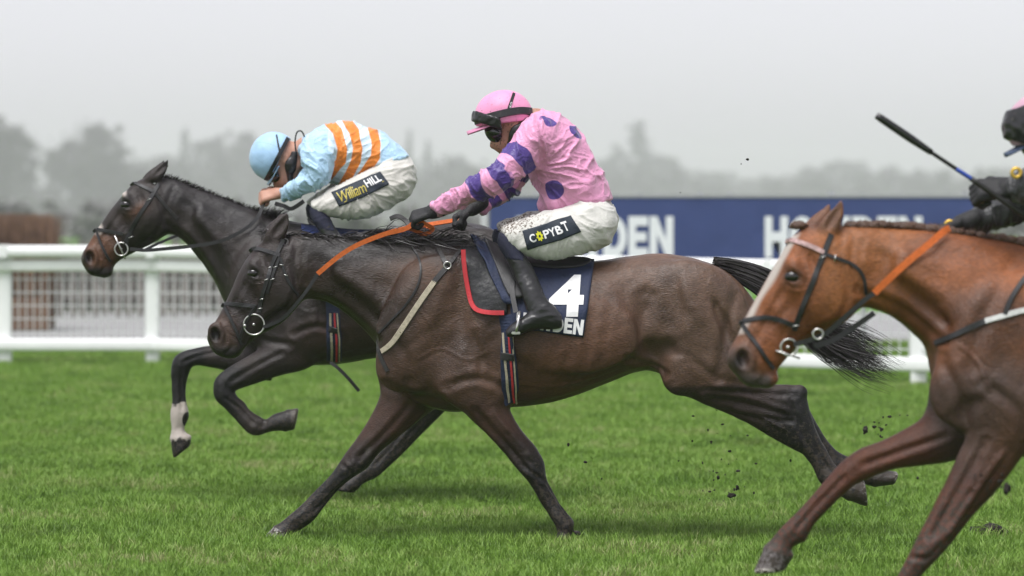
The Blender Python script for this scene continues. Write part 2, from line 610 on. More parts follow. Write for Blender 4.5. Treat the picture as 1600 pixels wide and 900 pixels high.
def in_poly(x, y, poly):
    """signed distance in pixels, positive inside"""
    ins = np.zeros(x.shape, bool)
    n = len(poly)
    for i in range(n):
        x0, y0 = poly[i]; x1, y1 = poly[(i + 1) % n]
        c = ((y0 > y) != (y1 > y)) & (x < (x1 - x0) * (y - y0) / (y1 - y0 + 1e-12) + x0)
        ins ^= c
    d = seg_dist(x, y, list(poly) + [poly[0]])
    return np.where(ins, d, -d)

class Horse:
    pass

def build_horse(pl, sp, name, label, vox, mat):
    H = Horse()
    H.pl = pl
    V, Q = horse_volume(pl, sp, vox)
    N = vnormals(V, Q)
    st = V @ np.array([[.8, 0, .6], [0, 1, 0], [-.6, 0, .8]]).T * np.array([.45, 1.0, 1.5])
    lowf = noise3(st, 7, 1); midf = noise3(st, 19, 2)
    V = V + N * (.0040 * np.abs(lowf) + .0010 * midf - .0008)[:, None]
    N = vnormals(V, Q)
    qx = 800 + V[:, 0] * FPX / V[:, 1]; qy = HOR + (CAMZ - V[:, 2]) * FPX / V[:, 1]
    px_, py_ = pl.mid(V)
    disp = np.zeros(len(V))
    side_ = sstep(.15, .5, np.abs(N[:, 1]))
    for pts, dep, wid, far in sp.get('lines', []):
        c = dense(pts, 6.0)[:, :2]
        m = (px_ > c[:, 0].min() - 4 * wid) & (px_ < c[:, 0].max() + 4 * wid) & (py_ > c[:, 1].min() - 4 * wid) & (py_ < c[:, 1].max() + 4 * wid)
        idx = np.where(m)[0]
        d_ = seg_dist(qx[idx], qy[idx], [tuple(q) for q in c])
        e_ = np.minimum(np.hypot(qx[idx] - c[0, 0], qy[idx] - c[0, 1]), np.hypot(qx[idx] - c[-1, 0], qy[idx] - c[-1, 1]))
        disp[idx] += dep * (np.exp(-(d_ / wid) ** 2) - .35 * np.exp(-((d_ - 2.0 * wid) / wid) ** 2)) * sstep(0, 3.0 * wid, e_ + wid)
    V = V + N * (disp * side_)[:, None]
    H.V, H.Q = V, Q
    H.bvh = BVHTree.FromPolygons(V.tolist(), Q.tolist())
    cx = 0.5 * (V[:, 0].min() + V[:, 0].max())
    H.root = thing(name, label, 'horse', (cx, pl.Y, 0.0), 'racing horses')
    px, py = pl.mid(V)
    # pixel position as the photo sees the point at its own depth
    qx = 800 + V[:, 0] * FPX / V[:, 1]
    qy = HOR + (CAMZ - V[:, 2]) * FPX / V[:, 1]
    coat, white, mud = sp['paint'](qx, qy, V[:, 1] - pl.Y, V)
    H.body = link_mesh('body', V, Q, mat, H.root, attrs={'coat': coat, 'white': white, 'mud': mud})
    # eyes
    f = sim(EYE_A, NOS_A, sp['eye'], sp['nostril'])
    u = f.scale * 340.0 / pl.s
    for sg in (-1, 1):
        c = pl.w(*f(396.5, 427), sg * 0.0705 * u)
        eye_ball(c, 0.0255 * u, sg, H.root)
    return H

def eye_ball(c, r, sg, parent):
    bm = bmesh.new()
    bmesh.ops.create_uvsphere(bm, u_segments=20, v_segments=12, radius=r)
    v = np.array([list(x.co) for x in bm.verts]) * np.array([1.15, 0.9, 0.9]) + c
    fa = [[q.index for q in p.verts] for p in bm.faces]
    bm.free()
    link_mesh('eye', v, fa, M['eye'], parent)

def ray_px(bvh, px, py, from_far=False):
    o = Vector((0, 0, CAMZ))
    d = Vector(((px - 800.0) / FPX, 1.0, -(py - HOR) / FPX)).normalized()
    loc, nor, i, dist = bvh.ray_cast(o, d)
    if loc is None:
        return None, None
    if nor.dot(d) > 0:
        nor = -nor
    return np.array(loc), np.array(nor)

def ribbon(pts, nrm, width, thick, closed=False):
    """Strap: box section swept along pts; nrm = outward normals; width may be an array."""
    pts = np.asarray(pts, float); nrm = np.asarray(nrm, float)
    k = len(pts)
    width = np.broadcast_to(np.asarray(width, float), (k,))
    tan = np.gradient(pts, axis=0)
    if closed:
        tan = np.roll(pts, -1, 0) - np.roll(pts, 1, 0)
    tan /= np.maximum(np.linalg.norm(tan, axis=1), 1e-9)[:, None]
    nrm = nrm - (nrm * tan).sum(1)[:, None] * tan
    nrm /= np.maximum(np.linalg.norm(nrm, axis=1), 1e-9)[:, None]
    sd = np.cross(tan, nrm)
    V = []
    for i in range(k):
        w = sd[i] * width[i] / 2; t = nrm[i] * thick
        V += [pts[i] - w, pts[i] + w, pts[i] + w * 0.86 + t, pts[i] - w * 0.86 + t]
    F = []
    for i in range(k if closed else k - 1):
        j = (i + 1) % k
        for a in range(4):
            b = (a + 1) % 4
            F.append((i * 4 + a, j * 4 + a, j * 4 + b, i * 4 + b))
    if not closed:
        F.append((0, 1, 2, 3))
        F.append(((k - 1) * 4 + 3, (k - 1) * 4 + 2, (k - 1) * 4 + 1, (k - 1) * 4))
    return np.array(V), F

def smooth_line(P, it=2):
    P = np.array(P, float)
    for _ in range(it):
        P[1:-1] = 0.25 * P[:-2] + 0.5 * P[1:-1] + 0.25 * P[2:]
    return P

def dense(pts, step=5.0):
    pts = np.asarray(pts, float)
    c = catmull(pts, 12) if len(pts) > 2 else np.linspace(pts[0], pts[1], 40)
    seg = np.concatenate([[0], np.cumsum(np.linalg.norm(np.diff(c[:, :2], axis=0), axis=1))])
    n = max(3, int(seg[-1] / step) + 1)
    t = np.linspace(0, seg[-1], n)
    return np.stack([np.interp(t, seg, c[:, i]) for i in range(c.shape[1])], 1)

def strap_on(H, name, pts, width, mat, thick=0.005, lift=0.002, mirror=True, bvh=None, step=5.0, default_y=None, parent=None):
    """Strap lying on the horse's near side along photo points; mirrored to the far side as its own strap."""
    bvh = bvh or H.bvh
    P = []; N = []; miss = []
    d = dense(pts, step)
    for q in d:
        loc, nor = ray_px(bvh, q[0], q[1])
        if loc is None or (default_y is not None and abs(loc[1] - H.pl.Y - default_y) > 0.25):
            P.append(None); N.append(None)
        else:
            P.append(loc); N.append(nor)
    ok = [i for i in range(len(P)) if P[i] is not None]
    if not ok:
        yo = default_y or 0.0
        P = [H.pl.w(q[0], q[1], yo) for q in d]; N = [np.array([0, -1.0, 0])] * len(d)
    else:
        Y = np.interp(range(len(P)), ok, [P[i][1] for i in ok])
        for i in range(len(P)):
            if P[i] is None:
                P[i] = H.pl.w(d[i][0], d[i][1], Y[i] - H.pl.Y)
                N[i] = np.array([0, -1.0, 0])
    P = smooth_line(P, 2); N = smooth_line(N, 3)
    N /= np.linalg.norm(N, axis=1)[:, None]
    P = P + N * lift
    objs = []
    V, F = ribbon(P, N, width, thick)
    objs.append(link_mesh(name, V, F, mat, parent or H.root, smooth=False))
    if mirror:
        P2 = P.copy(); P2[:, 1] = 2 * H.pl.Y - P2[:, 1]
        N2 = N.copy(); N2[:, 1] *= -1
        V, F = ribbon(P2, N2, width, thick)
        objs.append(link_mesh(name, V, F, mat, parent or H.root, smooth=False))
    H.last = (P, N)
    return objs

def tube(pts, r, n=8, closed=False):
    pts = np.asarray(pts, float)
    k = len(pts)
    r = np.broadcast_to(np.asarray(r, float), (k,))
    tan = np.gradient(pts, axis=0) if not closed else np.roll(pts, -1, 0) - np.roll(pts, 1, 0)
    tan /= np.maximum(np.linalg.norm(tan, axis=1), 1e-9)[:, None]
    up = np.array([0.13, 0.31, 0.94])
    V = []; F = []
    a = np.cross(tan[0], up); a /= np.linalg.norm(a)
    for i in range(k):
        a = a - tan[i] * (a @ tan[i]); a /= max(np.linalg.norm(a), 1e-9)
        b = np.cross(tan[i], a)
        for j in range(n):
            t = 2 * math.pi * j / n
            V.append(pts[i] + r[i] * (math.cos(t) * a + math.sin(t) * b))
    for i in range(k if closed else k - 1):
        i2 = (i + 1) % k
        for j in range(n):
            j2 = (j + 1) % n
            F.append((i * n + j, i * n + j2, i2 * n + j2, i2 * n + j))
    if not closed:
        F.append(tuple(reversed(range(n))))
        F.append(tuple((k - 1) * n + j for j in range(n)))
    return np.array(V), F

def ring(c, r, rad, ax1=(1, 0, 0), ax2=(0, 0, 1), n=28):
    t = np.linspace(0, 2 * np.pi, n, endpoint=False)
    P = np.asarray(c) + r * (np.outer(np.cos(t), ax1) + np.outer(np.sin(t), ax2))
    return tube(P, rad, 6, closed=True)

def strands(roots, dirs, lens, width, droop=0.3, wave=0.15, seg=6, seed=0, grav=1.0):
    """Hair: thin tapered ribbons. roots, dirs (k x 3), lens (k)."""
    r = np.random.default_rng(seed)
    k = len(roots)
    V = np.zeros((k, (seg + 1) * 2, 3)); 
    d = np.array(dirs, float); d /= np.linalg.norm(d, axis=1)[:, None]
    p = np.array(roots, float)
    side = np.cross(d, r.normal(size=(k, 3))); side /= np.maximum(np.linalg.norm(side, axis=1), 1e-6)[:, None]
    ph = r.uniform(0, 6.28, k)
    wv = np.cross(d, side)
    width = np.broadcast_to(np.asarray(width, float), (k,))
    for i in range(seg + 1):
        t = i / seg
        w = width * (1 - 0.85 * t ** 2) * 0.5
        V[:, 2 * i] = p - side * w[:, None]
        V[:, 2 * i + 1] = p + side * w[:, None]
        st = (np.asarray(lens) / seg)[:, None]
        dd = d + wv * (wave * np.sin(ph + t * 7))[:, None] + side * (wave * np.cos(ph * 1.7 + t * 5))[:, None]
        p = p + dd * st
        d[:, 2] -= droop * grav / seg
        d /= np.linalg.norm(d, axis=1)[:, None]
    F = []
    base = np.arange(k)[:, None] * ((seg + 1) * 2)
    for i in range(seg):
        F.append(np.concatenate([base + 2 * i, base + 2 * i + 1, base + 2 * i + 3, base + 2 * i + 2], 1))
    return V.reshape(-1, 3), np.concatenate(F).astype(np.int32)
# ------------------------------------------------------------------ shared materials
M = {}
m_, n_, l_, b_ = mat_new('eye_gloss')
b_.inputs['Base Color'].default_value = (0.008, 0.006, 0.005, 1); set_in(b_, rough=0.06, spec=0.6)
M['eye'] = m_
M['leather'] = simple_mat('black_leather', (0.014, 0.014, 0.015), rough=0.45, spec=0.45, var=0.25, nscale=80, bump=0.15, bscale=400)
M['leather_worn'] = simple_mat('worn_leather', (0.022, 0.021, 0.021), rough=0.5, spec=0.4, var=0.3, nscale=60, bump=0.2, bscale=300)
M['steel'] = simple_mat('bit_steel', (0.55, 0.54, 0.52), rough=0.28, metal=0.9, var=0.15, nscale=60)
M['orange_rein'] = simple_mat('orange_rubber', (0.72, 0.16, 0.035), rough=0.6, var=0.18, nscale=70, bump=0.2, bscale=500)
M['webbing'] = simple_mat('cream_webbing', (0.42, 0.37, 0.28), rough=0.8, var=0.3, nscale=60, bump=0.3, bscale=500, dirt=0.35)
M['white_strap'] = simple_mat('white_strap', (0.55, 0.55, 0.54), rough=0.6, var=0.2, nscale=60)
M['mane'] = simple_mat('black_hair', (0.014, 0.011, 0.010), rough=0.42, spec=0.5, var=0.4, nscale=20)
M['mane_brown'] = simple_mat('brown_hair', (0.070, 0.036, 0.022), rough=0.5, spec=0.4, var=0.4, nscale=25, bump=0.3, bscale=120)

# ------------------------------------------------------------------ traced outlines (photo pixels): x,y one edge, x,y other edge, half width in metres, roundness
PA, PB, PC = Plane(340), Plane(300), Plane(433)

trunkA = [(1186, 482, 1194, 556, .05), (1168, 455, 1184, 590, .125), (1132, 421, 1155, 600, .195), (1080, 402, 1100, 606, .245),
          (1030, 396, 1048, 590, .262, 2.15), (990, 399, 1008, 578, .262, 2.15), (940, 406, 955, 596, .272, 2.15), (890, 411, 897, 619, .285, 2.15),
          (840, 408, 845, 632, .288, 2.15), (790, 398, 796, 637, .268, 2.1), (745, 386, 745, 642, .235, 2.1), (705, 379, 690, 642, .212, 2.1),
          (668, 377, 640, 622, .195), (630, 376, 604, 583, .165), (593, 375, 587, 537, .132), (556, 373, 550, 498, .107),
          (520, 370, 514, 473, .092), (485, 367, 484, 467, .085), (452, 366, 464, 466, .08)]
headA = [(424, 364, 462, 400, .070), (400, 385, 472, 437, .094, 2.2), (382, 409, 470, 468, .098, 2.3), (369, 434, 452, 495, .080, 2.3),
         (359, 458, 428, 512, .064, 2.3), (349, 480, 405, 524, .054, 2.2), (337, 502, 390, 537, .052), (324, 523, 378, 549, .056),
         (327, 540, 368, 557, .046), (338, 552, 357, 560, .026)]
legsA = [
    dict(y=-.135, k=.06, sec=[(700, 548, 805, 560, .06), (714, 612, 794, 624, .072), (732, 651, 803, 652, .064), (759, 677, 820, 678, .055),
         (789, 710, 840, 702, .047), (811, 737, 851, 724, .046), (828, 757, 854, 746, .037), (845, 787, 868, 776, .028),
         (856, 803, 882, 796, .029), (864, 816, 897, 816, .036), (870, 829, 893, 833, .031), (869, 842, 890, 846, .043), (864, 862, 894, 864, .052)],
         bumps=[(903, 833, 7, 5, .012, 25), (829, 733, 10, 12, .045, 50)]),
    dict(y=.12, k=.06, sec=[(602, 585, 715, 612, .07), (589, 630, 665, 650, .066), (566, 672, 624, 682, .055), (544, 703, 592, 708, .047),
         (527, 728, 574, 731, .046), (514, 745, 549, 748, .037), (489, 770, 527, 768, .029), (470, 789, 505, 794, .029),
         (454, 803, 490, 814, .036), (440, 815, 468, 829, .031), (428, 824, 452, 837, .043), (406, 843, 444, 848, .052)],
         bumps=[(548, 728, 12, 12, .046, 50)]),
    dict(y=-.125, k=.08, sec=[(1015, 500, 1186, 500, .09), (1037, 578, 1197, 560, .10), (1058, 609, 1200, 588, .088), (1090, 627, 1204, 599, .072),
         (1130, 644, 1216, 601, .058), (1170, 663, 1237, 601, .050), (1209, 686, 1257, 605, .046), (1238, 702, 1263, 632, .043),
         (1254, 710, 1277, 676, .034), (1266, 724, 1290, 700, .028), (1274, 740, 1303, 723, .029), (1283, 757, 1316, 735, .035),
         (1303, 770, 1330, 744, .030), (1325, 781, 1343, 748, .042), (1356, 792, 1350, 750, .050)],
         bumps=[(1252, 612, 10, 8, .030, 20)]),
    dict(y=.125, k=.08, sec=[(1015, 500, 1180, 500, .09), (1040, 580, 1190, 560, .10), (1068, 612, 1198, 588, .085), (1130, 640, 1212, 601, .058),
         (1195, 672, 1250, 612, .046), (1228, 690, 1264, 638, .043), (1262, 706, 1287, 680, .030), (1292, 730, 1309, 705, .029),
         (1318, 747, 1337, 718, .035), (1345, 755, 1360, 728, .030), (1366, 760, 1378, 734, .042), (1397, 757, 1404, 737, .048)]),
]
musA = [
    ((670, 470, .155, 62, 95, .055, 62), dict(k=.06)),            # shoulder blade muscle
    ((640, 560, .125, 48, 58, .060, 40), dict(k=.06)),            # point of the shoulder
    ((735, 590, .165, 55, 50, .055, 30), dict(k=.05)),            # triceps
    ((700, 520, .232, 12, 75, .016, 20), dict(k=.07, op='sub')),  # groove behind the shoulder
    ((772, 560, .262, 9, 60, .014, 8), dict(k=.06, op='sub')),    # behind the elbow
    ((640, 612, .205, 10, 32, .03, 35), dict(k=.04, op='sub')),   # breast groove
    ((1090, 470, .165, 75, 60, .090, 25), dict(k=.07)),           # hip
    ((1120, 550, .155, 62, 62, .070, 60), dict(k=.06)),           # thigh
    ((1020, 470, .262, 30, 62, .03, -20), dict(k=.09, op='sub')), # flank hollow by the hip bone
    ((1023, 556, .225, 30, 18, .05, -30), dict(k=.05, op='sub')), # flank fold
    ((1062, 590, .165, 26, 26, .05, 30), dict(k=.05)),            # stifle
    ((1140, 530, .238, 60, 7, .02, 68), dict(k=.04, op='sub')),   # line down the back of the thigh
    ((560, 438, .092, 60, 14, .03, 32), dict(k=.05)),              # neck muscle
    ((545, 466, .124, 62, 6, .018, 38), dict(k=.05, op='sub')),   # jugular groove
    ((610, 430, .160, 10, 60, .016, 20), dict(k=.06, op='sub')),  # front edge of the shoulder
    ((500, 425, .104, 12, 40, .016, 15), dict(k=.05, op='sub')),  # behind the jaw
    ((900, 525, .255, 90, 55, .045, 5), dict(k=.06)),             # rib cage
]
capsA = []
capsA += [(((1115, 640), (1240, 660), .163, .006, .006), dict(k=.02, op='sub', both=True)),
          (((750, 660), (815, 722), .186, .005, .004), dict(k=.02, op='sub', yo2=.178)),
          (((770, 648), (832, 712), .198, .006, .004), dict(k=.02, yo2=.176))]
earsA = [dict(y=-.045, sec=[(409, 381, 446, 374, 0, .022), (413, 367, 449, 364, .006, .024), (424, 352, 453, 352, .010, .020), (436, 340, 453, 341, .012, .014), (446, 330, 451, 331, .012, .005)]),
         dict(y=.045, sec=[(406, 379, 440, 372, 0, .022), (408, 366, 444, 363, .006, .024), (418, 352, 447, 351, .010, .020), (430, 341, 447, 341, .012, .014), (440, 332, 445, 333, .012, .005)])]

def paintA(x, y, yo, V):
    n = noise3(V, 4.0); n2 = noise3(V, 11.0, 2)
    col = np.tile(lin(72, 51, 38), (len(V), 1))
    def mixin(c, w):
        nonlocal col
        col = col * (1 - w[:, None]) + c * w[:, None]
    mixin(lin(90, 69, 56), sstep(880, 1010, x + 50 * n) * sstep(610, 560, y) * 0.8)         # clipped hindquarters
    mixin(lin(88, 59, 42), sstep(790, 830, x) * sstep(1030, 960, x) * sstep(440, 560, y) * .8)         # flank and belly
    mixin(lin(47, 35, 27), sstep(720, 560, x + 40 * n) * sstep(620, 520, y + 30 * n))         # neck and shoulder
    mixin(lin(27, 22, 20), sstep(430, 385, y + 14 * n) * sstep(760, 700, x) * sstep(455, 480, x))        # dark crest
    mixin(lin(38, 30, 28), sstep(475, 455, x) * sstep(560, 540, y) * 0.9)                           # head
    mixin(lin(64, 45, 34), sstep(378, 352, x + 8 * n) * sstep(482, 505, y) * .85)                        # muzzle
    mixin(lin(51, 36, 29), np.exp(-((x - 412) / 14.) ** 2 - ((y - 448) / 26.) ** 2) * .8)
    mixin(lin(17, 15, 15), np.exp(-((x - 336) / 13.) ** 2 - ((y - 524) / 15.) ** 2))                # nostril skin
    mixin(lin(29, 25, 23), sstep(534, 548, y) * sstep(385, 370, x))
    mixin(lin(22, 19, 18), np.exp(-((x - 397) / 15.) ** 2 - ((y - 428) / 13.) ** 2) * .75)
    fore = sstep(612, 640, y) * sstep(900, 880, x - (y - 640) * .3)
    mixin(lin(61, 40, 30), fore * .9)
    mixin(lin(11, 10, 10), sstep(655, 735, y + 26 * n + 10 * n2) * sstep(985, 960, x))               # black forelegs
    hind = sstep(598, 606, y + 1.5 * n2 + (x - 1120) * .03) * sstep(1010, 1030, x)
    mixin(lin(47, 34, 29), hind)                                                                # clip line on the hind leg
    mixin(lin(11, 10, 10), sstep(1140, 1245, x + 22 * n + (y - 640) * .35) * sstep(598, 612, y))
    # hooves
    hoof = np.zeros(len(V))
    for a, b2 in (((428, 824), (452, 837)),):
        hoof = np.maximum(hoof, sstep(-1, 2, (440 - x) * .55 + (y - 829) * .85 - 1))
    mixin(lin(142, 138, 134), hoof * (x < 460) * (y > 800))
    h2 = sstep(0, 2, (x - 1334) * .92 + (y - 765) * .45) * (y > 700) * (x < 1372) * (yo < 0)
    mixin(lin(58, 54, 52), h2)
    mixin(lin(150, 146, 140), h2 * np.exp(-((x - 1352 - (y - 770) * .25) / 3.) ** 2))
    h3 = sstep(0, 2, (x - 1370) * .95 + (y - 746) * .4) * (y > 700) * (yo > 0)
    mixin(lin(54, 50, 48), h3)
    mixin(lin(140, 136, 130), h3 * sstep(1396, 1400, x))
    white = np.full(len(V), -1.0)
    mud = sstep(560, 820, y) * .8 + .25 * sstep(1000, 1100, x)
    mixin(lin(87, 81, 77), np.exp(-((x - 576) / 4.5) ** 2 - ((y - 706) / 6.) ** 2))
    return col, white, mud

# creases between muscles (negative) and veins (positive): photo polyline, depth in metres, width in pixels
bodyL = [([(655, 395), (625, 440), (605, 490), (598, 540)], -.007, 9, 0), ([(722, 400), (716, 470), (736, 540), (762, 580)], -.006, 11, 0),
         ([(700, 604), (740, 592), (780, 602), (797, 618)], -.008, 6, 0), ([(602, 600), (640, 616), (690, 626)], -.007, 6, 0), ([(620, 530), (640, 570), (640, 605)], -.006, 7, 0),
         ([(655, 560), (690, 545), (730, 562), (762, 550)], .0020, 2.4, 0), ([(640, 470), (668, 500), (690, 545)], .0016, 2.4, 0), ([(740, 520), (752, 560), (748, 590)], -.004, 5, 0),
         ([(1010, 465), (1004, 520), (1024, 560), (1046, 592)], -.012, 11, 0), ([(980, 560), (1012, 570), (1040, 586)], -.008, 5, 0), ([(1152, 450), (1134, 520), (1122, 590)], -.008, 7, 0),
         ([(1050, 420), (1062, 470), (1092, 520)], -.005, 9, 0), ([(1080, 560), (1120, 590), (1170, 600)], -.004, 6, 0), ([(802, 600), (880, 602), (960, 576)], .0022, 2.6, 0), ([(880, 602), (900, 590), (930, 588)], .003, 2.4, 0)]
bodyL += [([(850 + 26 * i, 478), (842 + 26 * i, 535), (826 + 26 * i, 588)], -.0020, 6, 0) for i in range(5)]
legL = [([(742, 640), (790, 692), (826, 736)], -.007, 4.5, 0), ([(772, 642), (815, 700), (838, 724)], .004, 3.5, 0), ([(642, 630), (602, 676), (560, 716)], -.007, 4.5, 0), ([(665, 640), (618, 690), (585, 716)], .004, 3, 0),
        ([(1108, 622), (1170, 632), (1236, 652)], -.008, 5, 0), ([(1100, 610), (1180, 614), (1242, 618)], -.005, 4, 0), ([(1236, 626), (1246, 660), (1264, 700)], -.006, 3.5, 0), ([(1150, 640), (1190, 652), (1225, 672)], .004, 3, 0),
        ([(852, 752), (872, 782), (886, 806)], -.005, 2.6, 0), ([(540, 752), (515, 776), (488, 802)], -.005, 2.6, 0), ([(814, 726), (836, 742), (848, 750)], -.005, 3, 0), ([(530, 722), (552, 742), (545, 752)], -.004, 3, 0),
        ([(1284, 716), (1300, 736), (1322, 752)], -.004, 2.6, 0)]
neckL = [([(478, 398), (540, 420), (602, 452)], -.005, 9, 0), ([(470, 458), (530, 482), (588, 530)], -.006, 6, 0), ([(464, 382), (461, 420), (470, 458)], -.006, 5, 0), ([(474, 388), (472, 420), (480, 450)], -.004, 4, 0), ([(500, 384), (560, 396), (640, 412)], -.004, 8, 0)]
headL = [([(452, 412), (462, 446), (447, 482), (420, 502)], -.005, 4, 0), ([(416, 452), (398, 478), (386, 502)], .0032, 2.2, 0), ([(398, 478), (380, 482), (368, 492)], .0025, 2.0, 0), ([(386, 440), (366, 474), (350, 502)], -.004, 3.5, 0),
         ([(346, 506), (353, 520), (351, 540)], -.004, 2.6, 0), ([(404, 414), (414, 424), (412, 438)], -.004, 2.6, 0), ([(386, 432), (396, 440), (407, 440)], -.0035, 2.0, 0), ([(372, 530), (380, 538), (384, 528)], -.003, 2.4, 0),
         ([(418, 392), (412, 404), (416, 420)], .003, 2.6, 0), ([(356, 520), (366, 528), (372, 530)], -.0025, 2.0, 0)]
def maplines(L, f):
    return [([f(*q) for q in p], d, w * f.scale, z) for p, d, w, z in L]
specA = dict(lines=bodyL + legL + neckL + headL, trunk=trunkA, head=headA, legs=legsA, mus=musA, caps=capsA, ears=earsA, eye=EYE_A, nostril=NOS_A, paint=paintA)

# ---- the horse beyond (blue and orange rider)
trunkB = [(829, 412, 836, 468, .05), (813, 387, 823, 495, .125), (786, 366, 796, 515, .19), (750, 351, 756, 527, .24), (715, 347, 719, 532, .255, 2.1),
          (670, 351, 675, 538, .26, 2.1), (620, 356, 622, 552, .27, 2.1), (570, 358, 572, 562, .28, 2.1), (525, 356, 525, 569, .272, 2.1), (485, 350, 482, 571, .245, 2.1),
          (455, 345, 438, 566, .215), (425, 338, 402, 548, .19), (395, 326, 370, 515, .16), (366, 316, 350, 470, .132), (340, 306, 331, 433, .112),
          (315, 297, 309, 402, .10), (290, 287, 286, 376, .09), (268, 279, 268, 366, .083), (247, 275, 253, 362, .078)]
headB = [(228, 277, 262, 312, .070), (207, 288, 265, 342, .096, 2.2), (191, 305, 259, 364, .10, 2.3), (176, 323, 240, 380, .080, 2.3), (163, 342, 218, 391, .064, 2.3),
         (150, 361, 198, 401, .054, 2.2), (138, 380, 183, 411, .052), (127, 400, 175, 422, .056), (129, 414, 167, 430, .046), (139, 427, 158, 433, .026)]
legsB = [
    dict(y=.11, k=.06, sec=[(430, 505, 425, 596, .07), (380, 528, 385, 590, .068), (345, 537, 350, 579, .055), (310, 543, 318, 572, .047), (285, 549, 301, 573, .046),
         (271, 560, 297, 581, .045), (267, 579, 293, 591, .037), (268, 601, 291, 604, .028), (269, 625, 291, 626, .028), (266, 646, 296, 650, .036),
         (268, 668, 288, 671, .030), (266, 686, 298, 683, .042), (271, 717, 297, 697, .048)]),
    dict(y=-.12, k=.06, sec=[(452, 500, 490, 568, .07), (423, 533, 474, 578, .072), (384, 558, 438, 587, .06), (358, 573, 398, 600, .05), (338, 589, 367, 611, .046),
         (333, 607, 369, 615, .045), (337, 625, 372, 621, .041), (351, 638, 382, 629, .031), (368, 656, 392, 642, .028), (386, 676, 409, 652, .035),
         (402, 681, 416, 655, .030), (424, 674, 428, 647, .042), (446, 673, 450, 641, .049), (460, 672, 467, 637, .053)]),
    dict(y=-.12, k=.08, sec=[(660, 470, 800, 480, .09), (652, 540, 762, 552, .085), (655, 590, 735, 600, .062), (648, 625, 708, 630, .05), (632, 654, 690, 648, .045),
         (617, 673, 660, 678, .033), (597, 696, 632, 707, .029), (578, 718, 607, 730, .031), (566, 731, 590, 745, .036), (554, 741, 571, 754, .030), (536, 752, 560, 762, .042), (524, 766, 553, 770, .050)]),
    dict(y=.12, k=.08, sec=[(680, 470, 805, 480, .09), (664, 540, 765, 552, .085), (656, 590, 733, 600, .062), (646, 625, 704, 630, .05), (630, 654, 686, 648, .045),
         (615, 673, 656, 678, .033), (595, 696, 628, 707, .029), (575, 716, 602, 728, .031), (562, 728, 586, 742, .036), (550, 738, 567, 751, .030), (533, 749, 557, 758, .042), (522, 762, 550, 766, .050)]),
]
def remap(mus, f):
    out = []
    for a, kw in mus:
        if isinstance(a[0], tuple):
            out.append(((f(*a[0]), f(*a[1])) + a[2:], kw))
        else:
            x, y = f(a[0], a[1])
            out.append(((x, y, a[2], a[3] * f.scale, a[4] * f.scale, a[5], a[6] + f.rot), kw))
    return out
fAB = sim((705, 379), (1080, 402), (458, 345), (752, 353))
fABn = sim((593, 375), (485, 367), (366, 316), (290, 287))
musB = remap([m for m in musA[:6]], fAB) + remap(musA[12:14] + musA[15:16], fABn) + remap(musA[6:9], fAB)
earsB = [dict(y=-.045, sec=[(222, 284, 252, 284, 0, .022), (232, 272, 258, 273, .006, .024), (245, 261, 263, 262, .010, .020), (256, 252, 265, 254, .012, .012), (263, 246, 266, 247, .012, .004)]),
         dict(y=.045, sec=[(219, 282, 247, 282, 0, .022), (228, 271, 252, 271, .006, .024), (240, 261, 257, 261, .010, .020), (251, 252, 259, 254, .012, .012), (257, 247, 260, 248, .012, .004)])]

def paintB(x, y, yo, V):
    n = noise3(V, 4.0, 3); n2 = noise3(V, 11.0, 4)
    col = np.tile(lin(36, 29, 26), (len(V), 1))
    def mixin(c, w):
        nonlocal col
        col = col * (1 - w[:, None]) + c * w[:, None]
    mixin(lin(53, 38, 32), sstep(430, 520, x + 30 * n) * sstep(480, 520, y) * sstep(700, 640, x))          # brown barrel
    mixin(lin(26, 22, 22), sstep(330, 300, y - (x - 257) * .38 + 8 * n) * sstep(245, 265, x) * sstep(480, 440, x))
    mixin(lin(87, 56, 36), np.exp(-((x - 215) / 17.) ** 2 - ((y - 328 + (x - 215) * .4) / 10.) ** 2) * .75)
    mixin(lin(92, 59, 37), sstep(196, 168, x + 6 * n) * sstep(358, 376, y + 5 * n) * .9)                  # tan muzzle
    mixin(lin(16, 14, 14), np.exp(-((x - 135) / 12.) ** 2 - ((y - 404) / 13.) ** 2))
    mixin(lin(28, 23, 22), sstep(412, 422, y) * sstep(185, 170, x))
    mixin(lin(20, 18, 18), np.exp(-((x - 197) / 13.) ** 2 - ((y - 320) / 11.) ** 2) * .8)
    mixin(lin(12, 11, 11), sstep(330, 315, x + 6 * n) * sstep(530, 545, y))
    mixin(lin(12, 11, 11), sstep(395, 350, x + 8 * n) * sstep(560, 580, y))
    mixin(lin(12, 11, 11), sstep(600, 640, y) * sstep(480, 520, x))
    hoof = sstep(418, 424, x) * (x < 480) * (y > 635) * (y < 700)
    mixin(lin(31, 29, 28), hoof)
    mixin(lin(108, 101, 90), sstep(452, 458, x) * (x < 480) * (y > 635) * (y < 700) * (.5 + .5 * sstep(-.1, .2, n2)))
    # white sock on one foreleg, with a ragged upper edge
    n3 = noise3(V, 45.0, 9)
    sock = np.minimum(np.minimum(y - 632 - 9 * n2 - 9 * n3, 688 - y - 5 * n2 - 8 * n3), 305 - x) / 300.0
    sock = np.minimum(sock, .07 * (1.2 - np.exp(-((x - 294) / 12.) ** 2 - ((y - 656) / 16.) ** 2) * 2.2))
    star = (7 - np.hypot((x - 153) * 1.0, (y - 357) * .75)) / 300.0
    star2 = (5 - np.hypot((x - 193) * 1.2, (y - 300) * .8)) / 300.0
    white = np.maximum(np.maximum(sock, np.where(y < 460, star, -1)), star2)
    mud = sstep(540, 700, y) * .7 * (white < 0)
    return col, white, mud

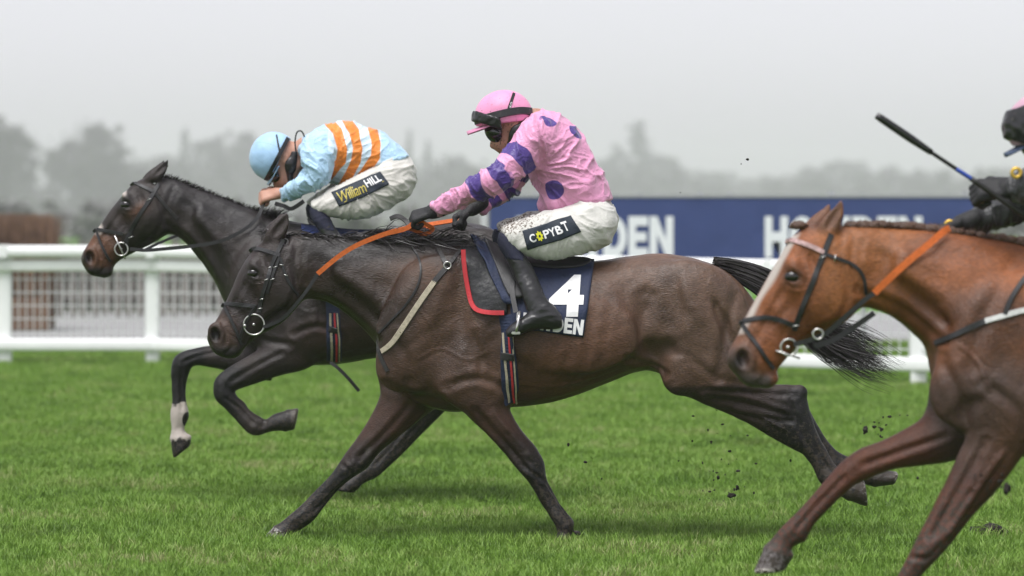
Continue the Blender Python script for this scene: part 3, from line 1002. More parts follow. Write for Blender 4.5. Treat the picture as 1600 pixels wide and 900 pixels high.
fBh = sim(EYE_A, NOS_A, (196, 319), (138, 403))
specB = dict(lines=maplines(bodyL[:8], fAB) + maplines(neckL, fABn) + maplines(headL, fBh) + [([(440, 552), (400, 572), (362, 594)], -.007, 4, 0), ([(352, 622), (376, 640), (396, 662)], -.005, 2.6, 0), ([(350, 548), (310, 556), (285, 566)], -.005, 3, 0), ([(282, 590), (284, 615), (284, 640)], -.005, 2.6, 0), ([(640, 660), (610, 700), (584, 728)], -.005, 3, 0)], trunk=trunkB, head=headB, legs=legsB, mus=musB, ears=earsB, eye=(196, 319), nostril=(138, 403), paint=paintB)

# ---- the chestnut in front on the right
fAC = sim((705, 379), (1080, 402), (1650, 394), (1650 + 375 * 1.25, 394 + 29))
def mapsec(S, f):
    return [(*f(a[0], a[1]), *f(a[2], a[3])) + tuple(a[4:]) for a in S]
trunkC = mapsec(trunkA[:11], fAC) + [(1650, 393, 1608, 716, .215, 2.1), (1600, 383, 1535, 694, .20), (1556, 374, 1484, 645, .185), (1518, 367, 1456, 592, .165), (1478, 362, 1446, 545, .138),
         (1435, 358, 1418, 514, .115), (1395, 356, 1385, 491, .10), (1358, 354, 1356, 481, .092), (1325, 352, 1332, 482, .086), (1300, 352, 1318, 478, .08)]
headC = [(1268, 350, 1328, 400, .072), (1238, 370, 1340, 445, .096, 2.2), (1218, 402, 1331, 485, .10, 2.3), (1198, 436, 1302, 510, .082, 2.3), (1181, 466, 1268, 527, .066, 2.3),
         (1165, 494, 1245, 543, .057, 2.2), (1151, 525, 1226, 564, .054), (1136, 553, 1210, 585, .057), (1139, 574, 1197, 600, .048), (1155, 591, 1180, 604, .028)]
legsC = [
    dict(y=.12, k=.06, sec=[(1470, 610, 1580, 680, .072), (1441, 652, 1505, 716, .068), (1417, 669, 1456, 726, .058), (1379, 688, 1404, 732, .052), (1346, 700, 1374, 741, .048),
         (1320, 718, 1349, 751, .046), (1304, 734, 1330, 762, .039), (1274, 768, 1301, 790, .030), (1245, 800, 1273, 820, .030), (1224, 820, 1259, 843, .037),
         (1207, 840, 1238, 856, .032), (1194, 856, 1238, 869, .042), (1176, 897, 1226, 892, .052)], bumps=[(1252, 840, 9, 7, .014, 30)]),
    dict(y=-.13, k=.06, sec=[(1495, 590, 1650, 630, .07), (1514, 664, 1604, 704, .076), (1496, 711, 1570, 750, .066), (1475, 757, 1546, 779, .058), (1450, 806, 1514, 813, .05),
         (1426, 853, 1480, 856, .047), (1406, 893, 1446, 893, .038), (1395, 915, 1428, 916, .030), (1380, 945, 1412, 946, .030), (1365, 965, 1405, 969, .037),
         (1358, 980, 1390, 985, .032), (1346, 990, 1390, 994, .045), (1334, 1006, 1386, 1006, .054)], bumps=[(1449, 862, 14, 16, .048, 60)]),
    dict(y=-.125, k=.08, sec=mapsec(legsA[2]['sec'], fAC)),
    dict(y=.125, k=.08, sec=mapsec(legsA[3]['sec'], fAC)),
]
fACn = sim((593, 375), (485, 367), (1478, 362), (1358, 354))
musC = remap(musA[0:1] + musA[6:12] + musA[16:17], fAC) + remap(musA[12:14] + musA[15:16], fACn) + [
    ((1520, 600, .14, 62, 74, .055, 40), dict(k=.06)), ((1590, 625, .165, 62, 58, .055, 30), dict(k=.05)), 
    ((1500, 655, .205, 12, 38, .03, 35), dict(k=.04, op='sub'))]
capsC = [(((1530, 720), (1462, 835), .196, .006, .005), dict(k=.02, op='sub', yo2=.178)), (((1556, 715), (1478, 835), .200, .007, .005), dict(k=.02, yo2=.176)),
         (((1450, 690), (1345, 725), .055, .006, .005), dict(k=.02, op='sub', yo2=.072))]
earsC = [dict(y=-.045, sec=[(1276, 372, 1312, 368, 0, .024), (1278, 354, 1314, 352, .006, .026), (1290, 336, 1318, 338, .010, .022), (1304, 321, 1319, 324, .012, .013), (1315, 306, 1318, 308, .012, .004)]),
         dict(y=.05, sec=[(1246, 366, 1284, 362, 0, .024), (1256, 352, 1292, 350, .006, .026), (1270, 337, 1298, 338, .010, .022), (1285, 325, 1300, 328, .012, .013), (1296, 314, 1299, 316, .012, .004)])]

def paintC(x, y, yo, V):
    n = noise3(V, 4.0, 5); n2 = noise3(V, 11.0, 6)
    col = np.tile(lin(118, 68, 36), (len(V), 1))
    def mixin(c, w):
        nonlocal col
        col = col * (1 - w[:, None]) + c * w[:, None]
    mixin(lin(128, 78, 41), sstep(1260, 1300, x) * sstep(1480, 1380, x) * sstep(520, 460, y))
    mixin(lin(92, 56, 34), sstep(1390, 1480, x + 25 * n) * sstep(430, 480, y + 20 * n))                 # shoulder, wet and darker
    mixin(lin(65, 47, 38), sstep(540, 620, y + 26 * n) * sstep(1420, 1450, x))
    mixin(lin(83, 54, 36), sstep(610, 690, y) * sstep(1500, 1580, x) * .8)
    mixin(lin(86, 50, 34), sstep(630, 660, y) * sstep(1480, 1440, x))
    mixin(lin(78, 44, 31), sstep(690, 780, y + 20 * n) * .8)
    mixin(lin(90, 59, 40), sstep(1200, 1165, x) * sstep(460, 500, y) * .8)
    mixin(lin(77, 56, 45), sstep(1195, 1165, x + 8 * n) * sstep(520, 555, y))
    mixin(lin(67, 58, 54), sstep(575, 592, y) * sstep(1215, 1200, x))
    mixin(lin(27, 23, 22), np.exp(-((x - 1153) / 14.) ** 2 - ((y - 566) / 17.) ** 2))
    mixin(lin(54, 38, 31), np.exp(-((x - 1237) / 21.) ** 2 - ((y - 432) / 18.) ** 2) * .85)
    mixin(lin(83, 59, 47), sstep(372, 352, y) * sstep(1325, 1310, x) * .8)
    hoof = sstep(0, 2, (y - 862) * .95 - (x - 1215) * .28) * (x < 1250) * (y > 840)
    mixin(lin(84, 79, 78), hoof)
    mixin(lin(160, 155, 148), hoof * sstep(886, 891, y))
    bl = (6.0 + 4.0 * n2 + 2.5 * n - np.abs((x - 1227) + (y - 385) * .545 - 4)) / 433.0
    bl = np.minimum(bl, (y - 366) / 433.0)
    bl = np.minimum(bl, (520 + 6 * n2 - y) / 433.0)
    bl = np.where(np.abs(yo) < .075, bl, -1)
    white = np.where(x < 1300, bl, -1)
    mud = sstep(620, 860, y) * .8
    return col, white, mud

fCh = sim(EYE_A, NOS_A, (1237, 431), (1157, 563))
specC = dict(lines=maplines(bodyL[:2] + bodyL[8:], fAC) + maplines(legL[4:8], fAC) + maplines(neckL, fACn) + maplines(headL, fCh) + [([(1470, 560), (1500, 620), (1510, 670)], -.008, 8, 0), ([(1540, 600), (1590, 640), (1600, 690)], -.007, 8, 0), ([(1540, 690), (1500, 760), (1455, 840)], -.008, 6, 0), ([(1570, 705), (1525, 770), (1480, 838)], .005, 4, 0), ([(1478, 682), (1410, 705), (1350, 726)], -.007, 5, 0), ([(1320, 745), (1280, 785), (1245, 825)], -.006, 3.5, 0), ([(1500, 540), (1530, 570), (1545, 610)], .004, 3, 0), ([(1420, 870), (1450, 872), (1470, 850)], -.005, 4, 0)], trunk=trunkC, head=headC, legs=legsC, mus=musC, caps=capsC, ears=earsC, eye=(1237, 431), nostril=(1157, 563), paint=paintC)

import time as _time
_t0 = _time.time()
coat = horse_coat('bay_coat')
coat_c = horse_coat('chestnut_coat', rough=.44)
HA = build_horse(PA, specA, 'racehorse', 'dark bay racehorse at full stretch wearing the navy number 4 cloth', .0075, coat)
HB = build_horse(PB, specB, 'racehorse', 'nearly black racehorse with one white foreleg sock, galloping beyond number 4', .008, coat)
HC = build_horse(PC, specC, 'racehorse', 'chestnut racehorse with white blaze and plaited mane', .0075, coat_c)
print('horses', round(_time.time() - _t0, 1), len(HA.V), len(HB.V), len(HC.V))
# ------------------------------------------------------------------ the ground and the turf
def struct(o):
    o['kind'] = 'structure'
    return o

def turf_mat():
    m, n, l, b = mat_new('turf_soil')
    tc = n.new('ShaderNodeTexCoord')
    nz = n.new('ShaderNodeTexNoise'); nz.inputs['Scale'].default_value = 0.55; nz.inputs['Detail'].default_value = 9; nz.inputs['Roughness'].default_value = 0.62
    l.new(tc.outputs['Object'], nz.inputs['Vector'])
    cr = n.new('ShaderNodeValToRGB')
    cr.color_ramp.elements[0].position = 0.3; cr.color_ramp.elements[0].color = (0.060, 0.155, 0.013, 1)
    cr.color_ramp.elements[1].position = 0.7; cr.color_ramp.elements[1].color = (0.10, 0.225, 0.022, 1)
    l.new(nz.outputs[0], cr.inputs[0])
    l.new(cr.outputs[0], b.inputs['Base Color'])
    set_in(b, rough=0.9, spec=0.2)
    n2 = n.new('ShaderNodeTexNoise'); n2.inputs['Scale'].default_value = 40; n2.inputs['Detail'].default_value = 6
    l.new(tc.outputs['Object'], n2.inputs['Vector'])
    bp = n.new('ShaderNodeBump'); bp.inputs['Strength'].default_value = 0.8; bp.inputs['Distance'].default_value = 0.03
    l.new(n2.outputs[0], bp.inputs['Height']); l.new(bp.outputs[0], b.inputs['Normal'])
    return m

def blade_mat():
    m, n, l, b = mat_new('grass_blades')
    oi = n.new('ShaderNodeObjectInfo')
    geo = n.new('ShaderNodeNewGeometry')
    nz = n.new('ShaderNodeTexNoise'); nz.inputs['Scale'].default_value = 0.9; nz.inputs['Detail'].default_value = 6; nz.inputs['Roughness'].default_value = 0.6
    l.new(geo.outputs['Position'], nz.inputs['Vector'])
    ad = n.new('ShaderNodeMath'); ad.operation = 'MULTIPLY_ADD'; ad.inputs[1].default_value = 0.42; 
    l.new(oi.outputs['Random'], ad.inputs[0]); l.new(nz.outputs[0], ad.inputs[2])
    cr = n.new('ShaderNodeValToRGB')
    e = cr.color_ramp.elements
    e[0].position = 0.42; e[0].color = (0.072, 0.140, 0.017, 1)
    e[1].position = 0.98; e[1].color = (0.30, 0.32, 0.13, 1)
    e2 = e.new(0.66); e2.color = (0.152, 0.282, 0.031, 1)
    e3 = e.new(0.90); e3.color = (0.215, 0.335, 0.062, 1)
    l.new(ad.outputs[0], cr.inputs[0])
    wn_ = n.new('ShaderNodeTexNoise'); wn_.inputs['Scale'].default_value = 0.8; wn_.inputs['Detail'].default_value = 8; wn_.inputs['Roughness'].default_value = 0.7
    mpw = n.new('ShaderNodeMapping'); mpw.inputs['Location'].default_value = (3.1, 7.7, 0); mpw.inputs['Scale'].default_value = (.7, 1.0, 1.0)
    l.new(geo.outputs['Position'], mpw.inputs[0]); l.new(mpw.outputs[0], wn_.inputs['Vector'])
    wr = n.new('ShaderNodeMapRange'); wr.inputs[1].default_value = 0.56; wr.inputs[2].default_value = 0.70; wr.inputs[4].default_value = 0.75
    l.new(wn_.outputs[0], wr.inputs[0])
    wm = n.new('ShaderNodeMix'); wm.data_type = 'RGBA'
    l.new(wr.outputs[0], wm.inputs['Factor']); l.new(cr.outputs[0], wm.inputs['A']); wm.inputs['B'].default_value = (.135, .145, .045, 1)
    l.new(wm.outputs['Result'], b.inputs['Base Color'])
    set_in(b, rough=0.5, spec=0.35)
    tr = n.new('ShaderNodeBsdfTranslucent')
    l.new(cr.outputs[0], tr.inputs['Color'])
    mx = n.new('ShaderNodeMixShader'); mx.inputs[0].default_value = 0.3
    l.new(b.outputs[0], mx.inputs[1]); l.new(tr.outputs[0], mx.inputs[2])
    l.new(mx.outputs[0], n['Material Output'].inputs['Surface'])
    return m

ground = struct(link_mesh('ground', [(-1500, -60, 0), (1500, -60, 0), (1500, 4000, 0), (-1500, 4000, 0)], [(0, 1, 2, 3)], turf_mat(), smooth=False))

def tuft_mesh(name, nb, h, spread, seed):
    r = np.random.default_rng(seed)
    V = []; F = []
    for i in range(nb):
        a = r.uniform(0, 6.28); d = spread * math.sqrt(r.uniform())
        x, y = d * math.cos(a), d * math.sin(a)
        hh = h * r.uniform(0.45, 1.15); w = r.uniform(0.0013, 0.0026)
        la = r.uniform(0, 6.28); lean = r.uniform(0.1, 0.75) * hh
        pa = la + 1.57 + r.uniform(-.5, .5)
        dx, dy = math.cos(la), math.sin(la); sx, sy = math.cos(pa) * w, math.sin(pa) * w
        b = len(V)
        mx, my = x + dx * lean * .35, y + dy * lean * .35
        V += [(x - sx, y - sy, -0.004), (x + sx, y + sy, -0.004), (mx + sx * .8, my + sy * .8, hh * .6), (mx - sx * .8, my - sy * .8, hh * .6), (x + dx * lean, y + dy * lean, hh * r.uniform(.85, 1.0))]
        F += [(b, b + 1, b + 2, b + 3), (b + 3, b + 2, b + 4)]
    me = bpy.data.meshes.new(name)
    me.from_pydata(V, [], F)
    return me

def make_turf():
    """Grass blades over the part of the course that is near enough to see them: one object, tufts spread by geometry nodes."""
    bm_ = blade_mat()
    srcs = []
    for i in range(4):
        me = tuft_mesh('grass_tuft', 26, 0.042 + 0.006 * i, 0.055, 20 + i)
        me.materials.append(bm_)
        srcs.append(bpy.data.objects.new('grass_tuft', me))
    rows = []
    ys = [10.0, 13, 16, 19, 23, 28, 34, 41.5]
    V = []; F = []; dens = []
    for y in ys:
        hw = 0.147 * y + 4.5
        V += [(-hw - .4, y, 0.003), (hw + .4, y, 0.003)]
        dens += [1.0 * min(1.0, (17.0 / y) ** 1.35)] * 2
    for i in range(len(ys) - 1):
        F.append((2 * i, 2 * i + 1, 2 * i + 3, 2 * i + 2))
    o = link_mesh('turf', V, F, bm_, smooth=False, attrs={'dens': dens})
    o['kind'] = 'stuff'; o['label'] = 'short green racecourse turf'; o['category'] = 'grass'
    ng = bpy.data.node_groups.new('turf_scatter', 'GeometryNodeTree')
    ng.interface.new_socket('Geometry', in_out='INPUT', socket_type='NodeSocketGeometry')
    ng.interface.new_socket('Geometry', in_out='OUTPUT', socket_type='NodeSocketGeometry')
    N, L = ng.nodes, ng.links
    gi = N.new('NodeGroupInput'); go = N.new('NodeGroupOutput')
    at = N.new('GeometryNodeInputNamedAttribute'); at.data_type = 'FLOAT'; at.inputs['Name'].default_value = 'dens'
    ml = N.new('ShaderNodeMath'); ml.operation = 'MULTIPLY'; ml.inputs[1].default_value = 720
    L.new(at.outputs['Attribute'], ml.inputs[0])
    dp = N.new('GeometryNodeDistributePointsOnFaces'); dp.inputs['Seed'].default_value = 5
    L.new(gi.outputs[0], dp.inputs['Mesh']); L.new(ml.outputs[0], dp.inputs['Density'])
    jg = N.new('GeometryNodeGeometryToInstance')
    for s in srcs:
        ob = N.new('GeometryNodeObjectInfo'); ob.inputs['Object'].default_value = s; ob.inputs['As Instance'].default_value = False
        L.new(ob.outputs['Geometry'], jg.inputs[0])
    ip = N.new('GeometryNodeInstanceOnPoints'); ip.inputs['Pick Instance'].default_value = True
    L.new(dp.outputs['Points'], ip.inputs['Points']); L.new(jg.outputs[0], ip.inputs['Instance'])
    ri = N.new('FunctionNodeRandomValue'); ri.data_type = 'INT'; ri.inputs['Min'].default_value = 0; ri.inputs['Max'].default_value = 3; ri.inputs['Seed'].default_value = 2
    L.new(ri.outputs['Value'] if False else [q for q in ri.outputs if q.type == 'INT'][0], ip.inputs['Instance Index'])
    rr = N.new('FunctionNodeRandomValue'); rr.data_type = 'FLOAT_VECTOR'
    rr.inputs[0].default_value = (-.15, -.15, 0); rr.inputs[1].default_value = (.15, .15, 6.28)
    L.new(rr.outputs[0], ip.inputs['Rotation'])
    rs = N.new('FunctionNodeRandomValue'); rs.data_type = 'FLOAT'
    fl = [q for q in rs.inputs if q.type == 'VALUE']
    fl[0].default_value = 0.55; fl[1].default_value = 1.3
    # height varies in patches
    po = N.new('GeometryNodeInputPosition'); nt = N.new('ShaderNodeTexNoise'); nt.inputs['Scale'].default_value = 1.1; nt.inputs['Detail'].default_value = 4
    L.new(po.outputs[0], nt.inputs['Vector'])
    mm = N.new('ShaderNodeMath'); mm.operation = 'MULTIPLY_ADD'; mm.inputs[1].default_value = 1.2; mm.inputs[2].default_value = 0.35
    L.new(nt.outputs[0], mm.inputs[0])
    m3 = N.new('ShaderNodeMath'); m3.operation = 'MULTIPLY'
    L.new([q for q in rs.outputs if q.type == 'VALUE'][0], m3.inputs[0]); L.new(mm.outputs[0], m3.inputs[1])
    L.new(m3.outputs[0], ip.inputs['Scale'])
    jo = N.new('GeometryNodeJoinGeometry')
    L.new(ip.outputs[0], jo.inputs[0])
    L.new(jo.outputs[0], go.inputs[0])
    md = o.modifiers.new('scatter', 'NODES')
    md.node_group = ng
    return o
make_turf()

# ------------------------------------------------------------------ white running rail
def box(V, F, x0, x1, y0, y1, z0, z1, bev=0.0):
    b = len(V)
    if bev <= 0:
        V += [(x0, y0, z0), (x1, y0, z0), (x1, y1, z0), (x0, y1, z0), (x0, y0, z1), (x1, y0, z1), (x1, y1, z1), (x0, y1, z1)]
        F += [(b, b + 3, b + 2, b + 1), (b + 4, b + 5, b + 6, b + 7), (b, b + 1, b + 5, b + 4), (b + 1, b + 2, b + 6, b + 5), (b + 2, b + 3, b + 7, b + 6), (b + 3, b, b + 4, b + 7)]
        return
    bm = bmesh.new()
    bmesh.ops.create_cube(bm, size=1.0)
    for v in bm.verts:
        v.co = (x0 + (v.co.x + .5) * (x1 - x0), y0 + (v.co.y + .5) * (y1 - y0), z0 + (v.co.z + .5) * (z1 - z0))
    bmesh.ops.bevel(bm, geom=bm.edges[:], offset=bev, segments=2, affect='EDGES')
    bm.verts.index_update()
    V += [tuple(v.co) for v in bm.verts]
    F += [tuple(b + v.index for v in f.verts) for f in bm.faces]
    bm.free()

rail_mat = simple_mat('white_plastic_rail', (0.82, 0.83, 0.82), rough=0.45, spec=0.4, var=0.05, nscale=3, dirt=0.06, dirt_col=(0.25, 0.25, 0.2), dirt_scale=12)
mesh_mat = simple_mat('galvanised_mesh', (0.55, 0.56, 0.56), rough=0.5, var=0.1)

def rail_fence():
    """Posts, two upper rails, a foot rail and wire-mesh infill, running slightly towards the camera to the right."""
    # line of the fence: photo x -> pixels per metre there
    def line(px):
        s = np.interp(px, [-1400, 237, 560, 1433, 2000, 2700], [152.0, 153.0, 157.0, 176.5, 190.0, 206.0])
        return s
    def top(px):
        return np.interp(px, [-400, 237, 900, 1433, 2000], [1.215, 1.215, 1.14, 1.10, 1.08])
    root = thing('rail_fence', 'white plastic running rail with mesh infill along the far side of the turf', 'fence', (0, FPX / 153.0, 0))
    posts_px = [-1387, -1155, -923, -691, -459, -227, 5, 237, 489, 730, 968, 1201, 1437, 1680, 1930, 2180, 2430, 2680]
    P = []
    for px in posts_px:
        s = line(px); Y = FPX / s
        x = (px - 800) * Y / FPX
        P.append((x, Y, float(top(px))))
        V = []; F = []
        w = 0.068
        box(V, F, x - w, x + w, Y + .045, Y + .17, -.02, P[-1][2] - .075, .012)
        link_mesh('post', V, F, rail_mat, root, smooth=False)
        V = []; F = []
        box(V, F, x - .055, x + .055, Y - .078, Y + .078, P[-1][2] - .132, P[-1][2] + .006, .012)
        link_mesh('rail_joint', V, F, rail_mat, root, smooth=False)
    for i in range(len(P) - 1):
        (x0, y0, h0), (x1, y1, h1) = P[i], P[i + 1]
        n = 6
        t = np.linspace(0, 1, n)
        def seg(name, dz, hgt, dep, yo, bot=False):
            Vv = []; Ff = []
            for k in range(n):
                x = x0 + (x1 - x0) * t[k]; y = y0 + (y1 - y0) * t[k]
                zc = (h0 + (h1 - h0) * t[k] + dz) if not bot else dz
                a = np.linspace(0, 2 * np.pi, 14, endpoint=False)
                for q in a:
                    c, s_ = math.cos(q), math.sin(q)
                    e = .55
                    Vv.append((x, y + yo + dep * math.copysign(abs(c) ** e, c), zc + hgt * math.copysign(abs(s_) ** e, s_)))
            for k in range(n - 1):
                for j in range(14):
                    j2 = (j + 1) % 14
                    Ff.append((k * 14 + j, k * 14 + j2, (k + 1) * 14 + j2, (k + 1) * 14 + j))
            link_mesh(name, Vv, Ff, rail_mat, root)
        seg('top_rail', -.062, .062, .07, .0)
        seg('middle_rail', -.206, .058, .03, .02)
        seg('foot_rail', .20, .062, .03, .02, True)
        # wire mesh
        Vv = []; Ff = []
        W = .0065
        nv = int((x1 - x0) / .076)
        for k in range(1, nv):
            tt = k / nv
            x = x0 + (x1 - x0) * tt; y = y0 + (y1 - y0) * tt
            h = h0 + (h1 - h0) * tt - .26
            b = len(Vv)
            box(Vv, Ff, x - W * .8, x + W * .8, y + .052, y + .060, .24, h)
        for z in np.arange(.33, h0 - .3, .135):
            b = len(Vv)
            Vv += [(x0, y0 + .061, z - W), (x1, y1 + .061, z - W), (x1, y1 + .061, z + W), (x0, y0 + .061, z + W), (x0, y0 + .069, z - W), (x1, y1 + .069, z - W), (x1, y1 + .069, z + W), (x0, y0 + .069, z + W)]
            Ff += [(b, b + 1, b + 2, b + 3), (b + 7, b + 6, b + 5, b + 4), (b + 3, b + 2, b + 6, b + 7), (b + 1, b, b + 4, b + 5)]
        mo = link_mesh('wire_mesh', Vv, Ff, mesh_mat, root, smooth=False)
        mo['kind'] = 'stuff'
rail_fence()

# ------------------------------------------------------------------ lettering
def text_mesh(body, size=1.0, bold=0.02, extrude=0.0, shear=0.0, sx=1.0, spacing=1.0):
    cu = bpy.data.curves.new('lettering', 'FONT')
    cu.body = body; cu.size = size; cu.offset = bold; cu.extrude = extrude; cu.shear = shear; cu.space_character = spacing
    cu.align_x = 'LEFT'
    o = bpy.data.objects.new('lettering', cu)
    C.objects.link(o)
    dg = bpy.context.evaluated_depsgraph_get()
    dg.update()
    me = bpy.data.meshes.new_from_object(o.evaluated_get(dg))
    V = np.array([v.co[:] for v in me.vertices]); F = [tuple(p.vertices) for p in me.polygons]
    bpy.data.objects.remove(o); bpy.data.meshes.remove(me)
    V[:, 0] *= sx
    return V, F

# block letters, drawn as polygons on a unit-high cell (outer outline, holes)
BLOCK = {
    'H': (.78, [[(0, 0), (.25, 0), (.25, .38), (.53, .38), (.53, 0), (.78, 0), (.78, 1), (.53, 1), (.53, .62), (.25, .62), (.25, 1), (0, 1)]]),
    'W': (1.12, [[(.18, 0), (.44, 0), (.56, .55), (.68, 0), (.94, 0), (1.12, 1), (.87, 1), (.79, .42), (.67, 1), (.45, 1), (.33, .42), (.25, 1), (0, 1)]]),
    'E': (.66, [[(0, 0), (.25, 0), (.25, 1), (0, 1)], [(.25, 0), (.66, 0), (.66, .23), (.25, .23)], [(.25, .39), (.61, .39), (.61, .61), (.25, .61)], [(.25, .77), (.66, .77), (.66, 1), (.25, 1)]]),
    'N': (.80, [[(0, 0), (.25, 0), (.25, .56), (.55, 0), (.80, 0), (.80, 1), (.55, 1), (.55, .44), (.25, 1), (0, 1)]]),
}
def arc(cx, cy, rx, ry, a0, a1, n=12):
    return [(cx + rx * math.cos(math.radians(a0 + (a1 - a0) * i / n)), cy + ry * math.sin(math.radians(a0 + (a1 - a0) * i / n))) for i in range(n + 1)]

def block_letter(ch):
    """vertices (x, z) and faces of one heavy capital, one unit high"""
    V = []; F = []
    if ch in ('O', 'D'):
        if ch == 'O':
            wd = .86
            out = arc(.43, .5, .43, .5, 0, 360, 40)[:-1]; inn = arc(.43, .5, .185, .26, 0, 360, 40)[:-1]
        else:
            wd = .80
            out = [(0, 0), (0, .5), (0, 1)] + [(.2, 1)] + arc(.36, .5, .44, .5, 90, -90, 20) + [(.2, 0)]
            inn = [(.25, .24), (.25, .5), (.25, .76)] + [(.28, .76)] + arc(.36, .5, .19, .26, 90, -90, 20) + [(.28, .24)]
        n = len(out)
        V = out + inn
        F = [(i, (i + 1) % n, n + (i + 1) % n, n + i) for i in range(n)]
        return wd, V, F
    wd, polys = BLOCK[ch]
    bm = bmesh.new()
    for p_ in polys:
        bm.faces.new([bm.verts.new((x, 0, z)) for x, z in p_])
    bmesh.ops.triangulate(bm, faces=bm.faces[:])
    bm.verts.index_update()
    V = [(v.co.x, v.co.z) for v in bm.verts]; F = [tuple(v.index for v in f.verts) for f in bm.faces]
    bm.free()
    return wd, V, F

def block_word(word, gap=.07):
    x = 0; out = []
    for ch in word:
        wd, V, F = block_letter(ch)
        out.append((ch, [(x + a, b) for a, b in V], F))
        x += wd + gap
    return x - gap, out

# ------------------------------------------------------------------ blue sponsor board behind the rail
def banner_mat():
    m, n, l, b = mat_new('blue_banner_cloth')
    tc = n.new('ShaderNodeTexCoord')
    nz = n.new('ShaderNodeTexNoise'); nz.inputs['Scale'].default_value = 2.2; nz.inputs['Detail'].default_value = 6
    l.new(tc.outputs['Object'], nz.inputs['Vector'])
    cr = n.new('ShaderNodeValToRGB')
    cr.color_ramp.elements[0].position = .3; cr.color_ramp.elements[0].color = (0.030, 0.050, 0.150, 1)
    cr.color_ramp.elements[1].position = .75; cr.color_ramp.elements[1].color = (0.040, 0.064, 0.185, 1)
    l.new(nz.outputs[0], cr.inputs[0]); l.new(cr.outputs[0], b.inputs['Base Color'])
    set_in(b, rough=.7, spec=.3)
    n2 = n.new('ShaderNodeTexNoise'); n2.inputs['Scale'].default_value = 3.5; n2.inputs['Detail'].default_value = 2
    l.new(tc.outputs['Object'], n2.inputs['Vector'])
    bp = n.new('ShaderNodeBump'); bp.inputs['Strength'].default_value = .25; bp.inputs['Distance'].default_value = .05
    l.new(n2.outputs[0], bp.inputs['Height']); l.new(bp.outputs[0], b.inputs['Normal'])
    return m

def sponsor_board():
    pl = Plane(140.0)                  # about three metres behind the rail
    root = thing('sponsor_board', 'long blue advertising board with white capitals behind the white rail', 'billboard', tuple(pl.w(1150, 340)[:2]) + (0,))
    x0, z1 = pl.w(765, 309)[0::2]; x1, z0 = pl.w(1542, 418)[0::2]
    Y = pl.Y
    V = []; F = []
    box(V, F, x0, x1, Y, Y + .06, z0, z1, .01)
    link_mesh('panel', V, F, banner_mat(), root, smooth=False)
    white = simple_mat('white_print', (.72, .74, .76), rough=.6, var=.05)
    grey = simple_mat('grey_frame', (.33, .34, .35), rough=.6, var=.15)
    for nm, a in (('top_trim', (x0 - .02, x1 + .02, Y - .012, Y + .09, z1 + .002, z1 + .035)), ('bottom_trim', (x0 - .02, x1 + .02, Y - .012, Y + .09, z0 - .10, z0 - .002))):
        V = []; F = []
        box(V, F, *a, .006)
        link_mesh(nm, V, F, grey if nm == 'top_trim' else white, root, smooth=False)
    V = []; F = []
    box(V, F, x0 - .10, x0 - .022, Y - .02, Y + .09, 0, z1 + .02, .008)
    link_mesh('end_post', V, F, simple_mat('pale_post', (.5, .51, .52), rough=.5), root, smooth=False)
    for px in (1095, 1140, 1300, 1350, 1510, 900, 1000, 840):
        xx = pl.w(px, 300)[0]
        V = []; F = []
        box(V, F, xx - .03, xx + .03, Y + .07, Y + .12, 0, z1 + random.uniform(.05, .1), .006)
        link_mesh('support_post', V, F, grey, root, smooth=False)
    H_ = (pl.w(0, 338)[2] - pl.w(0, 402)[2])
    zb = pl.w(0, 402)[2]
    wtot, letters = block_word('HOWDEN', .06)
    for pxs, pxe in ((807, 1052), (1195, 1441)):
        xa = pl.w(pxs, 0)[0]; xb = pl.w(pxe, 0)[0]
        kx = (xb - xa) / wtot
        for ch, v, f in letters:
            link_mesh('letter', [(xa + a * kx, Y - .008, zb + b * H_) for a, b in v], f, white, root, smooth=False)
sponsor_board()

# ------------------------------------------------------------------ brown birch fence (steeplechase jump) seen behind the rail on the left
def birch_fence():
    pl = Plane(118.0)
    c = pl.w(20, 545)
    root = thing('birch_fence', 'brown birch steeplechase fence standing behind the rail', 'jump', (pl.w(10, 0)[0], pl.Y, 0))
    x0 = pl.w(-260, 0)[0]; x1 = pl.w(80, 0)[0]
    r = np.random.default_rng(5)
    k = 5200
    ztop = pl.w(0, 332)[2]
    base = np.stack([r.uniform(x0, x1, k), pl.Y + r.uniform(-.35, .55, k), r.uniform(0, .5, k)], 1)
    dirs = np.stack([r.normal(0, .06, k), r.normal(0, .06, k), np.ones(k)], 1)
    ln = (ztop - base[:, 2]) * r.uniform(.95, 1.0, k)
    V, F = strands(base, dirs, ln, r.uniform(.012, .03, k), droop=0, wave=.03, seg=3, seed=6)
    mt = simple_mat('birch_twigs', (.17, .10, .06), rough=.9, var=.6, nscale=9)
    o = link_mesh('birch_twigs', V, F, mt, root, smooth=False); o['kind'] = 'stuff'
    V = []; F = []
    box(V, F, x0, x1 + .04, pl.Y - .42, pl.Y - .36, .02, .45, .01)
    link_mesh('take_off_board', V, F, simple_mat('stained_board', (.13, .075, .045), rough=.8, var=.3, nscale=8), root, smooth=False)
birch_fence()

